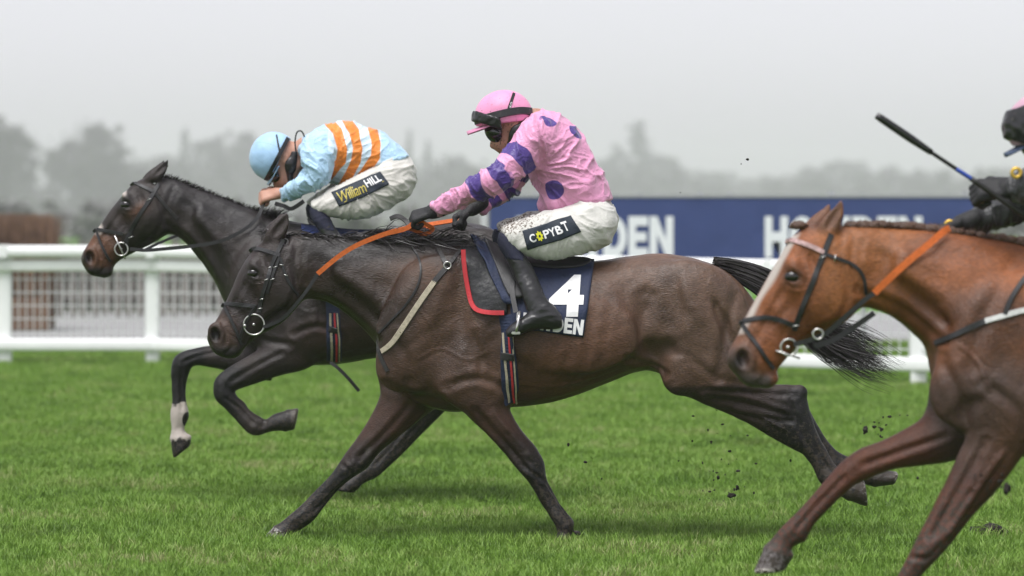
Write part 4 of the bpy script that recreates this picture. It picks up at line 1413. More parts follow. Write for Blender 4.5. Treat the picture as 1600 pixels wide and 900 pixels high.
# pale strip of concrete service road behind the rail, with a grey paling line
def service_road():
    V = [(-160, 41.6, .004), (160, 41.6, .004), (160, 55.2, .004), (-160, 55.2, .004)]
    struct(link_mesh('service_road', V, [(0, 1, 2, 3)], simple_mat('pale_concrete', (.25, .25, .245), rough=.85, var=.12, nscale=1.5, bump=.3, bscale=30), smooth=False))
service_road()
def paling_fence():
    pl = Plane(104.0)
    root = thing('paling_fence', 'low grey paling fence in the mist behind the white rail', 'fence', (pl.w(280, 0)[0], pl.Y, 0))
    mt = simple_mat('weathered_paling', (.20, .19, .17), rough=.9, var=.35, nscale=5)
    x = pl.w(60, 0)[0]; xe = pl.w(640, 0)[0]; i = 0
    V0 = []; F0 = []
    box(V0, F0, -.045, .045, -.012, .012, .02, 1.02, .004)
    first = None
    while x < xe:
        if first is None:
            first = link_mesh('pale', np.array(V0) + np.array([x, pl.Y, 0]), F0, mt, root, smooth=False)
            fx = x
        else:
            o = first.copy(); C.objects.link(o); o.parent = root
            o.location = (x - fx, 0, random.uniform(-.03, .03))
        x += .17
    for z in (.3, .8):
        V = []; F = []
        box(V, F, fx - .1, xe + .1, pl.Y + .015, pl.Y + .05, z, z + .09, .004)
        link_mesh('cross_rail', V, F, mt, root, smooth=False)
paling_fence()
def hedge():
    r = np.random.default_rng(12)
    k = 36000
    x0 = -28.0; x1 = (760 - 800) * 56 / FPX
    root = thing('clipped_hedge', 'clipped grey-brown winter hedge behind the paling fence', 'hedge', ((x0 + x1) / 2, 56, 0))
    p = np.stack([r.uniform(x0, x1, k), 55.4 + r.uniform(0, 1.6, k), r.uniform(0, 1.05, k) * (1 + .08 * np.sin(np.arange(k)))], 1)
    a = r.normal(size=(k, 3)); a /= np.linalg.norm(a, axis=1)[:, None]
    b = np.cross(a, r.normal(size=(k, 3))); b /= np.linalg.norm(b, axis=1)[:, None]
    sz = r.uniform(.03, .09, k)[:, None]
    V = np.stack([p - a * sz, p - b * sz * .5, p + a * sz, p + b * sz * .5], 1).reshape(-1, 3)
    o = link_mesh('twigs', V, np.arange(4 * k).reshape(-1, 4), simple_mat('hedge_twigs', (.19, .175, .155), rough=.95, var=.5, nscale=2.5), root, smooth=False)
    o['kind'] = 'stuff'
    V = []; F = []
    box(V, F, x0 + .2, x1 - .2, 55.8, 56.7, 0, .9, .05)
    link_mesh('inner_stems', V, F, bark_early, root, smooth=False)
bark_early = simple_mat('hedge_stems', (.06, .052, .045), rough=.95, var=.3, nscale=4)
hedge()

# ------------------------------------------------------------------ trees in the mist
def crown_cards(c, rad, k, size, seed, flat=1.0):
    """many small bent leaf/twig faces spread in clumps through an ellipsoidal volume"""
    r = np.random.default_rng(seed)
    nc = max(6, k // 60)
    cl = r.normal(size=(nc, 3)); cl /= np.linalg.norm(cl, axis=1)[:, None]
    cl *= (r.uniform(0.25, 1.0, nc) ** 0.6)[:, None]
    cl = cl * np.asarray(rad) + c
    idx = r.integers(0, nc, k)
    p = cl[idx] + r.normal(size=(k, 3)) * np.asarray(rad) * .17
    a = r.normal(size=(k, 3)); a /= np.linalg.norm(a, axis=1)[:, None]
    b = np.cross(a, r.normal(size=(k, 3))); b /= np.linalg.norm(b, axis=1)[:, None]
    sz = size * r.uniform(.5, 1.4, k)
    V = np.stack([p - a * sz[:, None] - b * sz[:, None] * .4, p + a * sz[:, None] * .2 - b * sz[:, None] * .5, p + a * sz[:, None], p + b * sz[:, None] * .5], 1).reshape(-1, 3)
    F = np.arange(4 * k).reshape(-1, 4)
    return V, F

bark = simple_mat('dark_bark', (.055, .048, .042), rough=.95, var=.3, nscale=4)
twig = simple_mat('winter_twigs', (.085, .081, .079), rough=.95, var=.35, nscale=1.5)
ever = simple_mat('conifer_needles', (.034, .040, .033), rough=.9, var=.4, nscale=1.5)

def make_tree(kind, h, w, seed):
    """meshes of one tree at the origin: (trunk V,F), (crown V,F)"""
    r = np.random.default_rng(seed)
    tv, tf = [], []
    def add(V, F):
        b = len(tv)
        tv.extend(V.tolist()); tf.extend([tuple(b + q for q in f) for f in F])
    if kind == 'conifer':
        add(*tube([(0, 0, -.2), (0, 0, h * .5), (0, 0, h * .97)], [.03 * h, .018 * h, .004 * h], 7))
        CV = []; CF = []; b = 0
        nt = 16
        for i in range(nt):
            t = i / (nt - 1)
            z = h * (.12 + .86 * t); rr = w * .5 * (1 - t) ** .8 * r.uniform(.75, 1.15) + .1
            V, F = crown_cards((0, 0, z), (rr, rr, h * .035), int(60 + 260 * (1 - t)), .028 * h, seed * 31 + i)
            CV.append(V); CF.append(F + b); b += len(V)
        return (np.array(tv), tf), (np.concatenate(CV), np.concatenate(CF))
    add(*tube([(0, 0, -.2), (.01 * h, 0, h * .2), (-.01 * h, .01 * h, h * .45), (.01 * h, 0, h * .8)], [.032 * h, .024 * h, .016 * h, .005 * h], 8))
    CV = []; CF = []; b = 0
    nb = 13
    for i in range(nb):
        a = r.uniform(0, 6.28); t = r.uniform(.22, .8)
        p0 = np.array([0, 0, h * t]); el_ = r.uniform(.35, 1.1)
        L = w * .5 * r.uniform(.6, 1.0) * (1.15 - .55 * t)
        p2 = p0 + L * np.array([math.cos(a) * math.cos(el_), math.sin(a) * math.cos(el_), math.sin(el_)])
        p1 = (p0 + p2) / 2 + r.normal(0, .05 * L, 3)
        add(*tube([p0, p1, p2], [.012 * h, .008 * h, .003 * h], 6))
        V, F = crown_cards(p2, (w * .20, w * .20, h * .13), 330, .020 * h, seed * 31 + i)
        CV.append(V); CF.append(F + b); b += len(V)
    V, F = crown_cards((0, 0, h * .62), (w * .42, w * .42, h * .33), 1500, .018 * h, seed * 31 + 99)
    CV.append(V); CF.append(F + b)
    return (np.array(tv), tf), (np.concatenate(CV), np.concatenate(CF))

tree_cache = {}
def tree(px, topy, dist, wpx, kind, seed, label):
    dist *= 3.4
    s = FPX / dist
    x = (px - 800) / s
    h = CAMZ + (HOR - topy) / s
    w = wpx / s
    root = thing('conifer_tree' if kind == 'conifer' else 'bare_tree', label, 'tree', (x, dist, 0), 'misty trees beyond the course')
    key = (kind, seed % 5)
    if key not in tree_cache:
        (a, b), (c, d) = make_tree(kind, 1.0, .8, seed % 5 + 1)
        o1 = link_mesh('trunk', a, b, bark); o2 = link_mesh('crown', c, d, ever if kind == 'conifer' else twig, smooth=False)
        tree_cache[key] = (o1.data, o2.data)
        bpy.data.objects.remove(o1); bpy.data.objects.remove(o2)
    for nm, me in zip(('trunk', 'crown'), tree_cache[key]):
        o = bpy.data.objects.new(nm, me); C.objects.link(o); o.parent = root
        o.scale = (w / .8, w / .8, h)
        o.rotation_euler = (0, 0, seed * 1.3)
    return root

BIG = 'tall bare winter tree fading into the mist behind the rail'
TL = [(12, 188, 225, 150, 'bare', 1), (128, 196, 245, 130, 'bare', 2), (190, 226, 250, 90, 'bare', 3), (-70, 180, 230, 150, 'bare', 8),
      (290, 202, 330, 44, 'conifer', 1), (262, 240, 330, 70, 'bare', 9), (330, 214, 320, 70, 'bare', 4), (375, 210, 330, 80, 'bare', 5), (425, 222, 330, 80, 'bare', 6), (480, 230, 345, 80, 'bare', 7),
      (640, 206, 340, 34, 'conifer', 2), (668, 222, 345, 38, 'conifer', 3), (600, 236, 340, 80, 'bare', 10), (720, 246, 350, 80, 'bare', 11), (540, 235, 345, 90, 'bare', 12),
      (998, 190, 375, 74, 'conifer', 4), (960, 232, 380, 80, 'bare', 13), (1040, 240, 385, 90, 'bare', 14), (900, 244, 380, 90, 'bare', 18), (820, 250, 370, 100, 'bare', 19),
      (1110, 270, 410, 110, 'bare', 15), (1190, 276, 415, 120, 'bare', 16), (1265, 262, 395, 100, 'bare', 17), (1320, 254, 390, 90, 'bare', 20), (1385, 262, 395, 100, 'bare', 21),
      (1450, 268, 400, 110, 'bare', 22), (1520, 266, 400, 110, 'bare', 23), (1590, 262, 400, 110, 'bare', 24), (1660, 258, 400, 110, 'bare', 25), (1730, 255, 400, 110, 'bare', 26)]
_r = np.random.default_rng(41)
TL += [(px + _r.uniform(-25, 25), 215 + _r.uniform(-15, 30), 300 + _r.uniform(-40, 60), 105, 'bare', 30 + j) for j, px in enumerate(list(range(-1200, -110, 90)) + list(range(1810, 2800, 90)))]
for i, (px, ty, d, w, kd, sd) in enumerate(TL):
    if kd == 'conifer':
        lb = 'lone tall conifer standing above the misty tree line behind the blue board' if px > 900 else 'narrow conifer rising from the misty tree line behind the light blue rider'
    elif px < -110 or px > 1780:
        lb = 'bare winter tree standing in mist along the outer edge of the course'
    elif px < 210:
        lb = 'tall bare winter tree in mist behind the brown birch fence'
    elif px < 800:
        lb = 'bare winter tree in thick mist beyond the white rail'
    else:
        lb = 'low bare winter tree nearly lost in mist beyond the blue board'
    tree(px, ty, d, w, kd, sd, lb)

# scrub belt on the far side, denser mist painted in as pale grey
def scrub():
    r = np.random.default_rng(19)
    VV = []; FF = []; b = 0
    for x in np.arange(-100, 100, 1.1):
        h = 2.3 + r.uniform(-.2, .25) + .15 * math.sin(x * .21)
        V, F = crown_cards((x + r.uniform(-.4, .4), 190 + r.uniform(-3, 3), h * .5), (1.0, 1.2, h * .45), 560, .22, 2000 + int(x * 10))
        V[:, 2] = np.abs(V[:, 2])
        VV.append(V); FF.append(F + b); b += len(V)
    o = link_mesh('mist_grey_scrub', np.concatenate(VV), np.concatenate(FF), simple_mat('mist_painted_scrub', (.235, .235, .225), rough=.95, var=.3, nscale=.8), smooth=False)
    o['kind'] = 'stuff'; o['label'] = 'winter scrub across the course with mist painted into its pale grey'; o['category'] = 'scrub'
scrub()

# one far-off wood that reads as a single mass under the tree tops
def far_wood():
    r = np.random.default_rng(9)
    VV = []; FF = []; b = 0
    for px in range(-1500, 3100, 34):
        base = 300 if px < 800 else 330
        d = base * 3.4 + r.uniform(-60, 60) + (0 if px > 230 else -160)
        s = FPX / d
        ty = np.interp(px, [-400, 150, 230, 500, 800, 900, 1100, 1300, 2000], [238, 242, 262, 250, 262, 256, 284, 270, 272]) + r.uniform(-8, 8)
        h = CAMZ + (HOR - ty) / s
        V, F = crown_cards(((px - 800) / s, d, h * .45), (34 / s * 1.5, 14, h * .55), 800, 1.0, 5000 + px)
        V = V[:]; V[:, 2] = np.abs(V[:, 2])
        VV.append(V); FF.append(F + b); b += len(V)
    o = link_mesh('far_wood', np.concatenate(VV), np.concatenate(FF), twig, smooth=False)
    o['kind'] = 'stuff'; o['label'] = 'distant misty wood along the horizon'; o['category'] = 'wood'
far_wood()

# ------------------------------------------------------------------ mist
def haze():
    V = []; F = []
    box(V, F, -1100, 1100, -12, 2300, -1.0, 46.0)
    m = bpy.data.materials.new('mist'); m.use_nodes = True
    n, l = m.node_tree.nodes, m.node_tree.links
    n.remove(n['Principled BSDF'])
    v = n.new('ShaderNodeVolumePrincipled')
    v.inputs['Color'].default_value = (.965, .925, 1.0, 1)
    v.inputs['Density'].default_value = HAZE_DENSITY
    v.inputs['Anisotropy'].default_value = 0.2
    l.new(v.outputs[0], n['Material Output'].inputs['Volume'])
    o = link_mesh('haze', V, F, m, smooth=False)
    o['kind'] = 'stuff'
HAZE_DENSITY = .00072
haze()
# ------------------------------------------------------------------ riders
def cut_plane(S, p, nrm):
    """remove everything on the side the normal points to"""
    nrm = np.asarray(nrm, float); nrm /= np.linalg.norm(nrm)
    X, Y, Z = S._grid(np.zeros(3, int), S.n)
    d = (X - p[0]) * nrm[0] + (Y - p[1]) * nrm[1] + (Z - p[2]) * nrm[2]
    S.F = np.maximum(S.F, np.clip(d, -S.bg, S.bg).astype(np.float32))

def secs(pl, S, flip=1):
    A = np.array([pl.w(a[0], a[1], flip * a[5]) for a in S])
    B = np.array([pl.w(a[2], a[3], flip * a[5]) for a in S])
    return A, B, np.array([a[4] for a in S])

def bounds(lst, pad=.1):
    P = np.concatenate([np.concatenate([A, B]) for A, B, h in lst])
    w = max(h.max() for A, B, h in lst)
    lo, hi = P.min(0) - pad, P.max(0) + pad
    lo[1] -= w * .6; hi[1] += w * .6
    return lo, hi

def loft_pts(P, L, k):
    P.loft(*L, k=k)

def hand_volume(S, c, a, n, k=.006, sc=1.0, shrink=0.0):
    """Closed hand: palm, four unequal curled fingers, thumb from the side of the palm. a = wrist->knuckles, n = back of the hand."""
    a = np.asarray(a, float); a /= np.linalg.norm(a)
    n = np.asarray(n, float); n -= a * (a @ n); n /= np.linalg.norm(n)
    s = np.cross(n, a)
    if s[2] < 0:
        s = -s
    c = np.asarray(c, float)
    q = lambda x, y, z: c + sc * (a * x + s * y + n * z)
    sh = shrink
    S.chain([q(-.075, 0, -.004), q(-.04, 0, -.002)], [.030 * sc - sh, .028 * sc - sh], k=.01)
    for off in (-.026, -.009, .009, .026):
        S.cap(q(-.042, off * .7, 0), q(.036, off, .002), .016 * sc - sh, .0145 * sc - sh, k=.012)
    for off, L in ((.030, .92), (.010, 1.0), (-.010, .95), (-.029, .78)):
        r = .0105 * sc - sh
        K = q(.040, off, 0); p1 = q(.040 + .022 * L, off, -.026 * L); p2 = q(.040 - .004 * L, off * .95, -.052 * L); p3 = q(.016, off * .9, -.040 * L)
        S.chain([K, p1, p2, p3], [r * 1.12, r, r * .95, r * .85], k=.005)
    r = .0125 * sc - sh
    S.chain([q(-.03, .030, -.010), q(.006, .046, -.020), q(.036, .040, -.036), q(.052, .024, -.044)], [r * 1.35, r * 1.15, r, r * .85], k=.012)

def arm_param(V, chain):
    """distance to the arm's axis and the length along it, for every vertex"""
    best = np.full(len(V), 1e9); par = np.zeros(len(V)); acc = 0
    for p, q in zip(chain[:-1], chain[1:]):
        d = q - p; L = np.linalg.norm(d)
        t = np.clip(((V - p) @ d) / (L * L), 0, 1)
        dist = np.linalg.norm(V - p - t[:, None] * d, axis=1)
        m = dist < best
        best[m] = dist[m]; par[m] = acc + t[m] * L
        acc += L
    return best, par

def creases(P, seed):
    """sharp-crested fold relief in 0..1 from warped noise coordinates"""
    w = noise3(P, .8, seed)[:, None] * .5
    n1 = noise3(P + w, 1.0, seed + 1); n2 = noise3(P + w, 2.3, seed + 2)
    return np.clip(1 - np.abs(n1) * 2.6, 0, 1) ** 2 + .5 * np.clip(1 - np.abs(n2) * 2.6, 0, 1) ** 2

def wrinkle(V, N, dirv, amp, scale, seed, stretch=4.0):
    """fold relief: ridges that run along dirv"""
    d = np.asarray(dirv, float); d /= np.linalg.norm(d)
    al = V @ d
    P = (V - np.outer(al, d) * (1 - 1 / stretch)) * scale
    return V + N * (amp * (creases(P, seed) - .15))[:, None]

def wrinkle_radial(V, N, c, amp, k_ang, k_rad, seed):
    """folds that fan out from the point c in the side view"""
    dx = V[:, 0] - c[0]; dz = V[:, 2] - c[2]
    rad = np.hypot(dx, dz); ang = np.arctan2(dz, dx)
    P = np.stack([np.cos(ang) * k_ang, np.sin(ang) * k_ang, np.log(rad + .05) * k_rad + V[:, 1] * 3.0], 1)
    return V + N * (amp * (creases(P, seed) - .15) * sstep(0, .10, rad))[:, None]

def cloth_mat(name, base, masks=(), rough=.55, bump=.35, dirt=0.0, sheen=.2, spec=.35, dirtmask=False):
    m, n, l, b = mat_new(name)
    tc = n.new('ShaderNodeTexCoord')
    nz = n.new('ShaderNodeTexNoise'); nz.inputs['Scale'].default_value = 14; nz.inputs['Detail'].default_value = 6
    l.new(tc.outputs['Object'], nz.inputs['Vector'])
    mr = n.new('ShaderNodeMapRange'); mr.inputs[1].default_value = .25; mr.inputs[2].default_value = .75; mr.inputs[3].default_value = .86; mr.inputs[4].default_value = 1.12
    l.new(nz.outputs[0], mr.inputs[0])
    col = None
    rgb = n.new('ShaderNodeRGB'); rgb.outputs[0].default_value = (*base, 1)
    col = rgb.outputs[0]
    for at, c in masks:
        col = mask_mix(n, l, col, at, c, soft=.0018)
    vs = n.new('ShaderNodeVectorMath'); vs.operation = 'SCALE'
    l.new(col, vs.inputs[0]); l.new(mr.outputs[0], vs.inputs['Scale'])
    col = vs.outputs[0]
    if dirt > 0:
        mk = attr_node(n, 'mud').outputs['Fac'] if dirtmask else None
        col = add_dirt(n, l, col, tc.outputs['Object'], dirt, (.10, .072, .05), 110.0, mask=mk)
    l.new(col, b.inputs['Base Color'])
    set_in(b, rough=rough, spec=spec, sheen=sheen)
    n2 = n.new('ShaderNodeTexNoise'); n2.inputs['Scale'].default_value = 28; n2.inputs['Detail'].default_value = 3; n2.inputs['Distortion'].default_value = .8
    l.new(tc.outputs['Object'], n2.inputs['Vector'])
    sb = n.new('ShaderNodeMath'); sb.operation = 'SUBTRACT'; sb.inputs[1].default_value = .5; l.new(n2.outputs[0], sb.inputs[0])
    ab = n.new('ShaderNodeMath'); ab.operation = 'ABSOLUTE'; l.new(sb.outputs[0], ab.inputs[0])
    bp = n.new('ShaderNodeBump'); bp.inputs['Strength'].default_value = bump; bp.inputs['Distance'].default_value = .02
    l.new(ab.outputs[0], bp.inputs['Height']); l.new(bp.outputs[0], b.inputs['Normal'])
    return m

M['skin'] = simple_mat('skin', (.42, .22, .155), rough=.5, var=.12, nscale=40, bump=.1, bscale=250)
M['skin_muddy'] = simple_mat('muddy_skin', (.40, .21, .15), rough=.55, var=.15, nscale=40, dirt=.55, dirt_col=(.10, .07, .05), dirt_scale=80)
M['glove'] = simple_mat('black_glove', (.012, .012, .013), rough=.6, var=.3, nscale=60, bump=.4, bscale=180, dirt=.18, dirt_col=(.2, .19, .17), dirt_scale=130)
M['boot'] = simple_mat('black_boot', (.016, .016, .017), rough=.34, spec=.5, var=.3, nscale=20, bump=.25, bscale=40)
M['black_gear'] = simple_mat('black_plastic', (.010, .010, .011), rough=.32, spec=.5, var=.3, nscale=50, dirt=.32, dirt_col=(.13, .11, .085), dirt_scale=120)
M['lens'] = simple_mat('dark_lens', (.006, .006, .007), rough=.18, spec=.6, var=.2, dirt=.3, dirt_col=(.12, .10, .08), dirt_scale=120)
M['sock'] = simple_mat('navy_sock', (.010, .012, .028), rough=.85, var=.2, nscale=40, bump=.3, bscale=120)

def rider(pl, sp, label):
    R = Horse(); R.pl = pl
    root = thing('person', label, 'jockey', (pl.w(*sp['base'])[0], pl.Y, pl.w(*sp['base'])[2]), 'jockeys in the race')
    R.root = root
    torso = secs(pl, sp['torso']); armN = secs(pl, sp['arm_near']); armF = secs(pl, sp['arm_far'])
    thN = secs(pl, sp['thigh_near']); thF = secs(pl, sp['thigh_far']); shN = secs(pl, sp['shin_near']); shF = secs(pl, sp['shin_far']); ftN = secs(pl, sp['foot_near']); ftF = secs(pl, sp['foot_far'])
    lo, hi = bounds([torso, armN, armF, thN, thF, shN, shF, ftN, ftF], .16)
    hc = pl.w(*sp['head_c'], sp.get('head_y', 0))
    lo = np.minimum(lo, hc - .2); hi = np.maximum(hi, hc + .22)
    # ---- the body under the clothes: one continuous figure
    S = Sculpt(lo, hi, .0075)
    for L, k in ((torso, .0), (armN, .03), (armF, .03), (thN, .04), (thF, .04), (shN, .02), (shF, .02), (ftN, .015), (ftF, .015)):
        S.loft(*L, k=k)
    for e in sp['pelvis']:
        S.ell(pl.w(e[0], e[1], e[5]), (e[2] / pl.s, e[4], e[3] / pl.s), None, k=.05)
    S.F = S.F + np.float32(.026)
    f = sim((787, 181), (772, 229), sp['head_c'], sp['nose'])
    hs_ = f.scale * 340.0 / pl.s
    hy = sp.get('head_y', 0)
    def hp(x, y, yo=0):
        q = f(x, y)
        return pl.w(q[0], q[1], hy + yo * hs_)
    rot = lambda d: rotxz(d - f.rot)
    sc = hs_
    S.ell(hp(797, 184), np.array((.098, .078, .092)) * sc, rot(-20), k=.02)              # skull
    S.ell(hp(790, 212), np.array((.060, .060, .088)) * sc, rot(-15), k=.03)              # face
    S.cap(hp(813, 212, -.045), hp(795, 235, -.02), .026 * sc, .02 * sc, k=.02); S.cap(hp(813, 212, .045), hp(795, 235, .02), .026 * sc, .02 * sc, k=.02)    # jaw
    S.ell(hp(792, 238), np.array((.024, .026, .02)) * sc, None, k=.02)                   # chin
    S.cap(hp(772, 212), hp(769, 228), .009 * sc, .014 * sc, k=.016)                      # nose
    S.ell(hp(776, 206, .032), np.array((.014, .018, .012)) * sc, None, k=.01, op='sub'); S.ell(hp(776, 206, -.032), np.array((.014, .018, .012)) * sc, None, k=.01, op='sub')   # eye sockets
    S.cap(hp(781, 235, -.018), hp(781, 235, .018), .005 * sc, .005 * sc, k=.006, op='sub')      # mouth
    S.cap(hp(779, 233, -.014), hp(779, 233, .014), .006 * sc, .006 * sc, k=.008); S.cap(hp(784, 237, -.012), hp(784, 237, .012), .006 * sc, .006 * sc, k=.008)   # lips
    for sg in (-1, 1):                                                                   # ears
        S.ell(hp(803, 192, sg * .076), np.array((.020, .010, .032)) * sc, rot(-12), k=.008)
        S.ell(hp(802, 191, sg * .085), np.array((.011, .007, .019)) * sc, rot(-12), k=.004, op='sub')
    S.cap(hp(810, 205), pl.w(*sp['nape']), .058 * sc, .062, k=.03)                       # neck
    for hd in sp['hands']:
        hand_volume(S, pl.w(*hd['c']), hd['a'], hd['n'], sc=hd.get('sc', 1.0), shrink=0.0015 if hd['glove'] else 0)
    V, Q = S.finish(1)
    R.body = link_mesh('body', V, Q, sp.get('skin', M['skin']), root)
    # ---- gloves
    for hd in sp['hands']:
        if not hd['glove']:
            continue
        c = pl.w(*hd['c'])
        S = Sculpt(c - .16, c + .16, .004)
        hand_volume(S, c, hd['a'], hd['n'], sc=hd.get('sc', 1.0) * 1.07)
        a = np.asarray(hd['a'], float); a /= np.linalg.norm(a)
        S.cap(c - a * .10, c - a * .055, .036, .035, k=.012)
        V, Q = S.finish(0)
        link_mesh('glove', V, Q, M['glove'], root)
    # ---- racing silks
    lo, hi = bounds([torso, armN, armF], .09)
    S = Sculpt(lo, hi, .0048)
    S.loft(*torso, k=0)
    for e in sp.get('belly', []):
        S.ell(pl.w(e[0], e[1], e[5]), (e[2] / pl.s, e[4], e[3] / pl.s), rotxz(e[6] if len(e) > 6 else 0), k=.05)
    S.loft(*armN, k=.035); S.loft(*armF, k=.035)
    for sg in (-1, 1):
        q = sp['shoulder']
        S.ell(pl.w(q[0], q[1], sg * q[2]), (.078, .075, .078), None, k=.06)
    V, Q = S.finish(1)
    N = vnormals(V, Q)
    chN = [(a + b) / 2 for a, b in zip(armN[0], armN[1])]; chF = [(a + b) / 2 for a, b in zip(armF[0], armF[1])]
    dN, tN = arm_param(V, chN); dF, tF = arm_param(V, chF)
    arm = np.minimum(dN, dF)
    wa = sstep(.13, .07, arm)
    Vw = wrinkle_radial(V, N, pl.w(*sp['armpit']), .0100, 2.6, 1.1, 3)
    axn = chN[-1] - chN[0]
    Va = wrinkle(V, N, np.cross(axn, (0, 1, 0)) + axn * .3, .012, 12.0, 9, 3.0)
    V = Vw * (1 - wa[:, None]) + Va * wa[:, None]
    qx = 800 + V[:, 0] * FPX / V[:, 1]; qy = HOR + (CAMZ - V[:, 2]) * FPX / V[:, 1]
    at = sp['mask'](V, qx, qy, dN, tN, dF, tF)
    at['mud'] = sp['mud'](qx, qy) if 'mud' in sp else np.zeros(len(V))
    R.jacket = link_mesh('silk_jacket', V, Q, sp['jacket_mat'], root, attrs=at)
    R.jV, R.jQ = V, Q
    # ---- breeches
    lo, hi = bounds([thN, thF], .14)
    S = Sculpt(lo, hi, .0058)
    S.loft(*thN, k=0); S.loft(*thF, k=.05)
    for e in sp['pelvis']:
        S.ell(pl.w(e[0], e[1], e[5]), (e[2] / pl.s, e[4], e[3] / pl.s), None, k=.06)
    V, Q = S.finish(2)
    N = vnormals(V, Q)
    V = wrinkle_radial(V, N, pl.w(*sp['crotch']), .0085, 2.6, .8, 21)
    qx = 800 + V[:, 0] * FPX / V[:, 1]; qy = HOR + (CAMZ - V[:, 2]) * FPX / V[:, 1]
    R.breeches = link_mesh('breeches', V, Q, sp['breeches_mat'], root, attrs={'mud': sp['bmud'](qx, qy)})
    R.bbvh = BVHTree.FromPolygons(V.tolist(), Q.tolist())
    # ---- boots with the sock band above
    for sh, ft in ((shN, ftN), (shF, ftF)):
        lo, hi = bounds([sh, ft], .06)
        S = Sculpt(lo, hi, .0055)
        S.loft(*[q[2:] for q in sh], k=0); S.loft(*ft, k=.02)
        V, Q = S.finish(1)
        N = vnormals(V, Q)
        V = wrinkle(V, N, (1, .2, .3), .0022, 14, 31, 2.0)
        link_mesh('boot', V, Q, M['boot'], root)
        A, B, h = sh
        S = Sculpt(*bounds([(A[:4], B[:4], h[:4])], .05), .006)
        S.loft(A[:4], B[:4], h[:4] * 1.05, k=0)
        V, Q = S.finish(1)
        N = vnormals(V, Q)
        V = wrinkle(V, N, (1, 0, .3), .003, 18, 41, 2.0)
        link_mesh('sock', V, Q, M['sock'], root)
    # ---- helmet: shell, peak, goggles
    hl = sp['helmet']
    c = pl.w(hl['c'][0], hl['c'][1], hy)
    S = Sculpt(c - .2, c + .2, .0045)
    S.ell(c, np.array(hl['r']), rotxz(hl['rot']), k=.01)
    p = pl.w(*hl['cut'][0:2], hy)
    cut_plane(S, p, hl['cut'][2])
    V, Q = S.finish(1)
    N = vnormals(V, Q)
    V = V + N * (.0016 * noise3(V, 22, 5))[:, None]
    ax = np.array(hl['cut'][2], float); ax /= np.linalg.norm(ax)
    ang = np.arctan2((V - c)[:, 1], (V - c) @ np.cross(ax, (0, 1, 0)))
    seam = .0022 - np.abs(np.sin(ang * 3)) * .06 * np.linalg.norm((V - c) - np.outer((V - c) @ ax, ax), axis=1) / .1
    R.helmet = link_mesh('helmet', V, Q, hl['mat'], root, attrs={'seam': seam})
    R.hbvh = BVHTree.FromPolygons(V.tolist(), Q.tolist())
    pk = hl['peak']
    a = pl.w(*pk[0], hy); b = pl.w(*pk[1], hy)
    d = b - a; L = np.linalg.norm(d); d /= L
    up = np.cross(d, (0, 1, 0)); 
    if up[2] < 0: up = -up
    rows = []
    nu, nv = 9, 17
    for i in range(nu):
        t = i / (nu - 1)
        hwid = .094 * math.sqrt(max(0, 1 - (t * .985) ** 2.0))
        for j in range(nv):
            v = -1 + 2 * j / (nv - 1)
            rows.append(a + d * L * (t - .18 * v * v * (1 - t)) + np.array([0, 1, 0]) * hwid * v - up * (.014 * v * v))
    Vt = np.array(rows)
    Vall = np.concatenate([Vt + up * .002, Vt - up * .002])
    F = []
    for i in range(nu - 1):
        for j in range(nv - 1):
            q = [i * nv + j, i * nv + j + 1, (i + 1) * nv + j + 1, (i + 1) * nv + j]
            F.append(tuple(q)); F.append(tuple(x + nu * nv for x in reversed(q)))
    per = [j for j in range(nv)] + [i * nv + nv - 1 for i in range(1, nu)] + [(nu - 1) * nv + j for j in range(nv - 2, -1, -1)] + [i * nv for i in range(nu - 2, 0, -1)]
    for x, y in zip(per, per[1:] + per[:1]):
        F.append((y, x, x + nu * nv, y + nu * nv))
    link_mesh('helmet_peak', Vall, F, hl.get('peak_mat', hl['mat']), root)
    # goggles over the eyes
    g = Sculpt(hp(776, 206) - .12, hp(776, 206) + .12, .0045)
    g.ell(hp(777, 208), np.array((.064, .080, .048)) * sc, rot(-35), k=.01)
    g.ell(hp(790, 210), np.array((.058, .074, .060)) * sc, rot(-15), k=.004, op='sub')
    V, Q = g.finish(0)
    link_mesh('goggles', V, Q, M['lens'], root)
    # chin harness pads
    for sg in (-1, 1):
        g = Sculpt(hp(803, 215, sg * .07) - .1, hp(803, 215, sg * .07) + .1, .005)
        g.cap(hp(806, 203, sg * .078), hp(795, 232, sg * .045), .020 * sc, .016 * sc, flat=.5)
        g.cap(hp(822, 190, sg * .07), hp(806, 212, sg * .075), .018 * sc, .018 * sc, flat=.5)
        V, Q = g.finish(0)
        link_mesh('chin_harness', V, Q, M['black_gear'], root)
    return R

def band_on(bvh, pts, width, mat, parent, pl, thick=.004, lift=.001, name='band', step=2.5, mirror_y=None):
    """A strap on a rider's surface following photo points; mirror_y = plane to mirror it across."""
    d = dense(pts, step)
    P = []; N = []
    for q in d:
        loc, nor = ray_px(bvh, q[0], q[1])
        if loc is not None:
            P.append(loc); N.append(nor)
    P = smooth_line(P, 3); N = smooth_line(N, 4)
    N /= np.linalg.norm(N, axis=1)[:, None]
    V, F = ribbon(P + N * lift, N, width, thick)
    o = link_mesh(name, V, F, mat, parent, smooth=False)
    if mirror_y is not None:
        P[:, 1] = 2 * mirror_y - P[:, 1]; N[:, 1] *= -1
        V, F = ribbon(P + N * lift, N, width, thick)
        link_mesh(name, V, F, mat, parent, smooth=False)
    return P, N

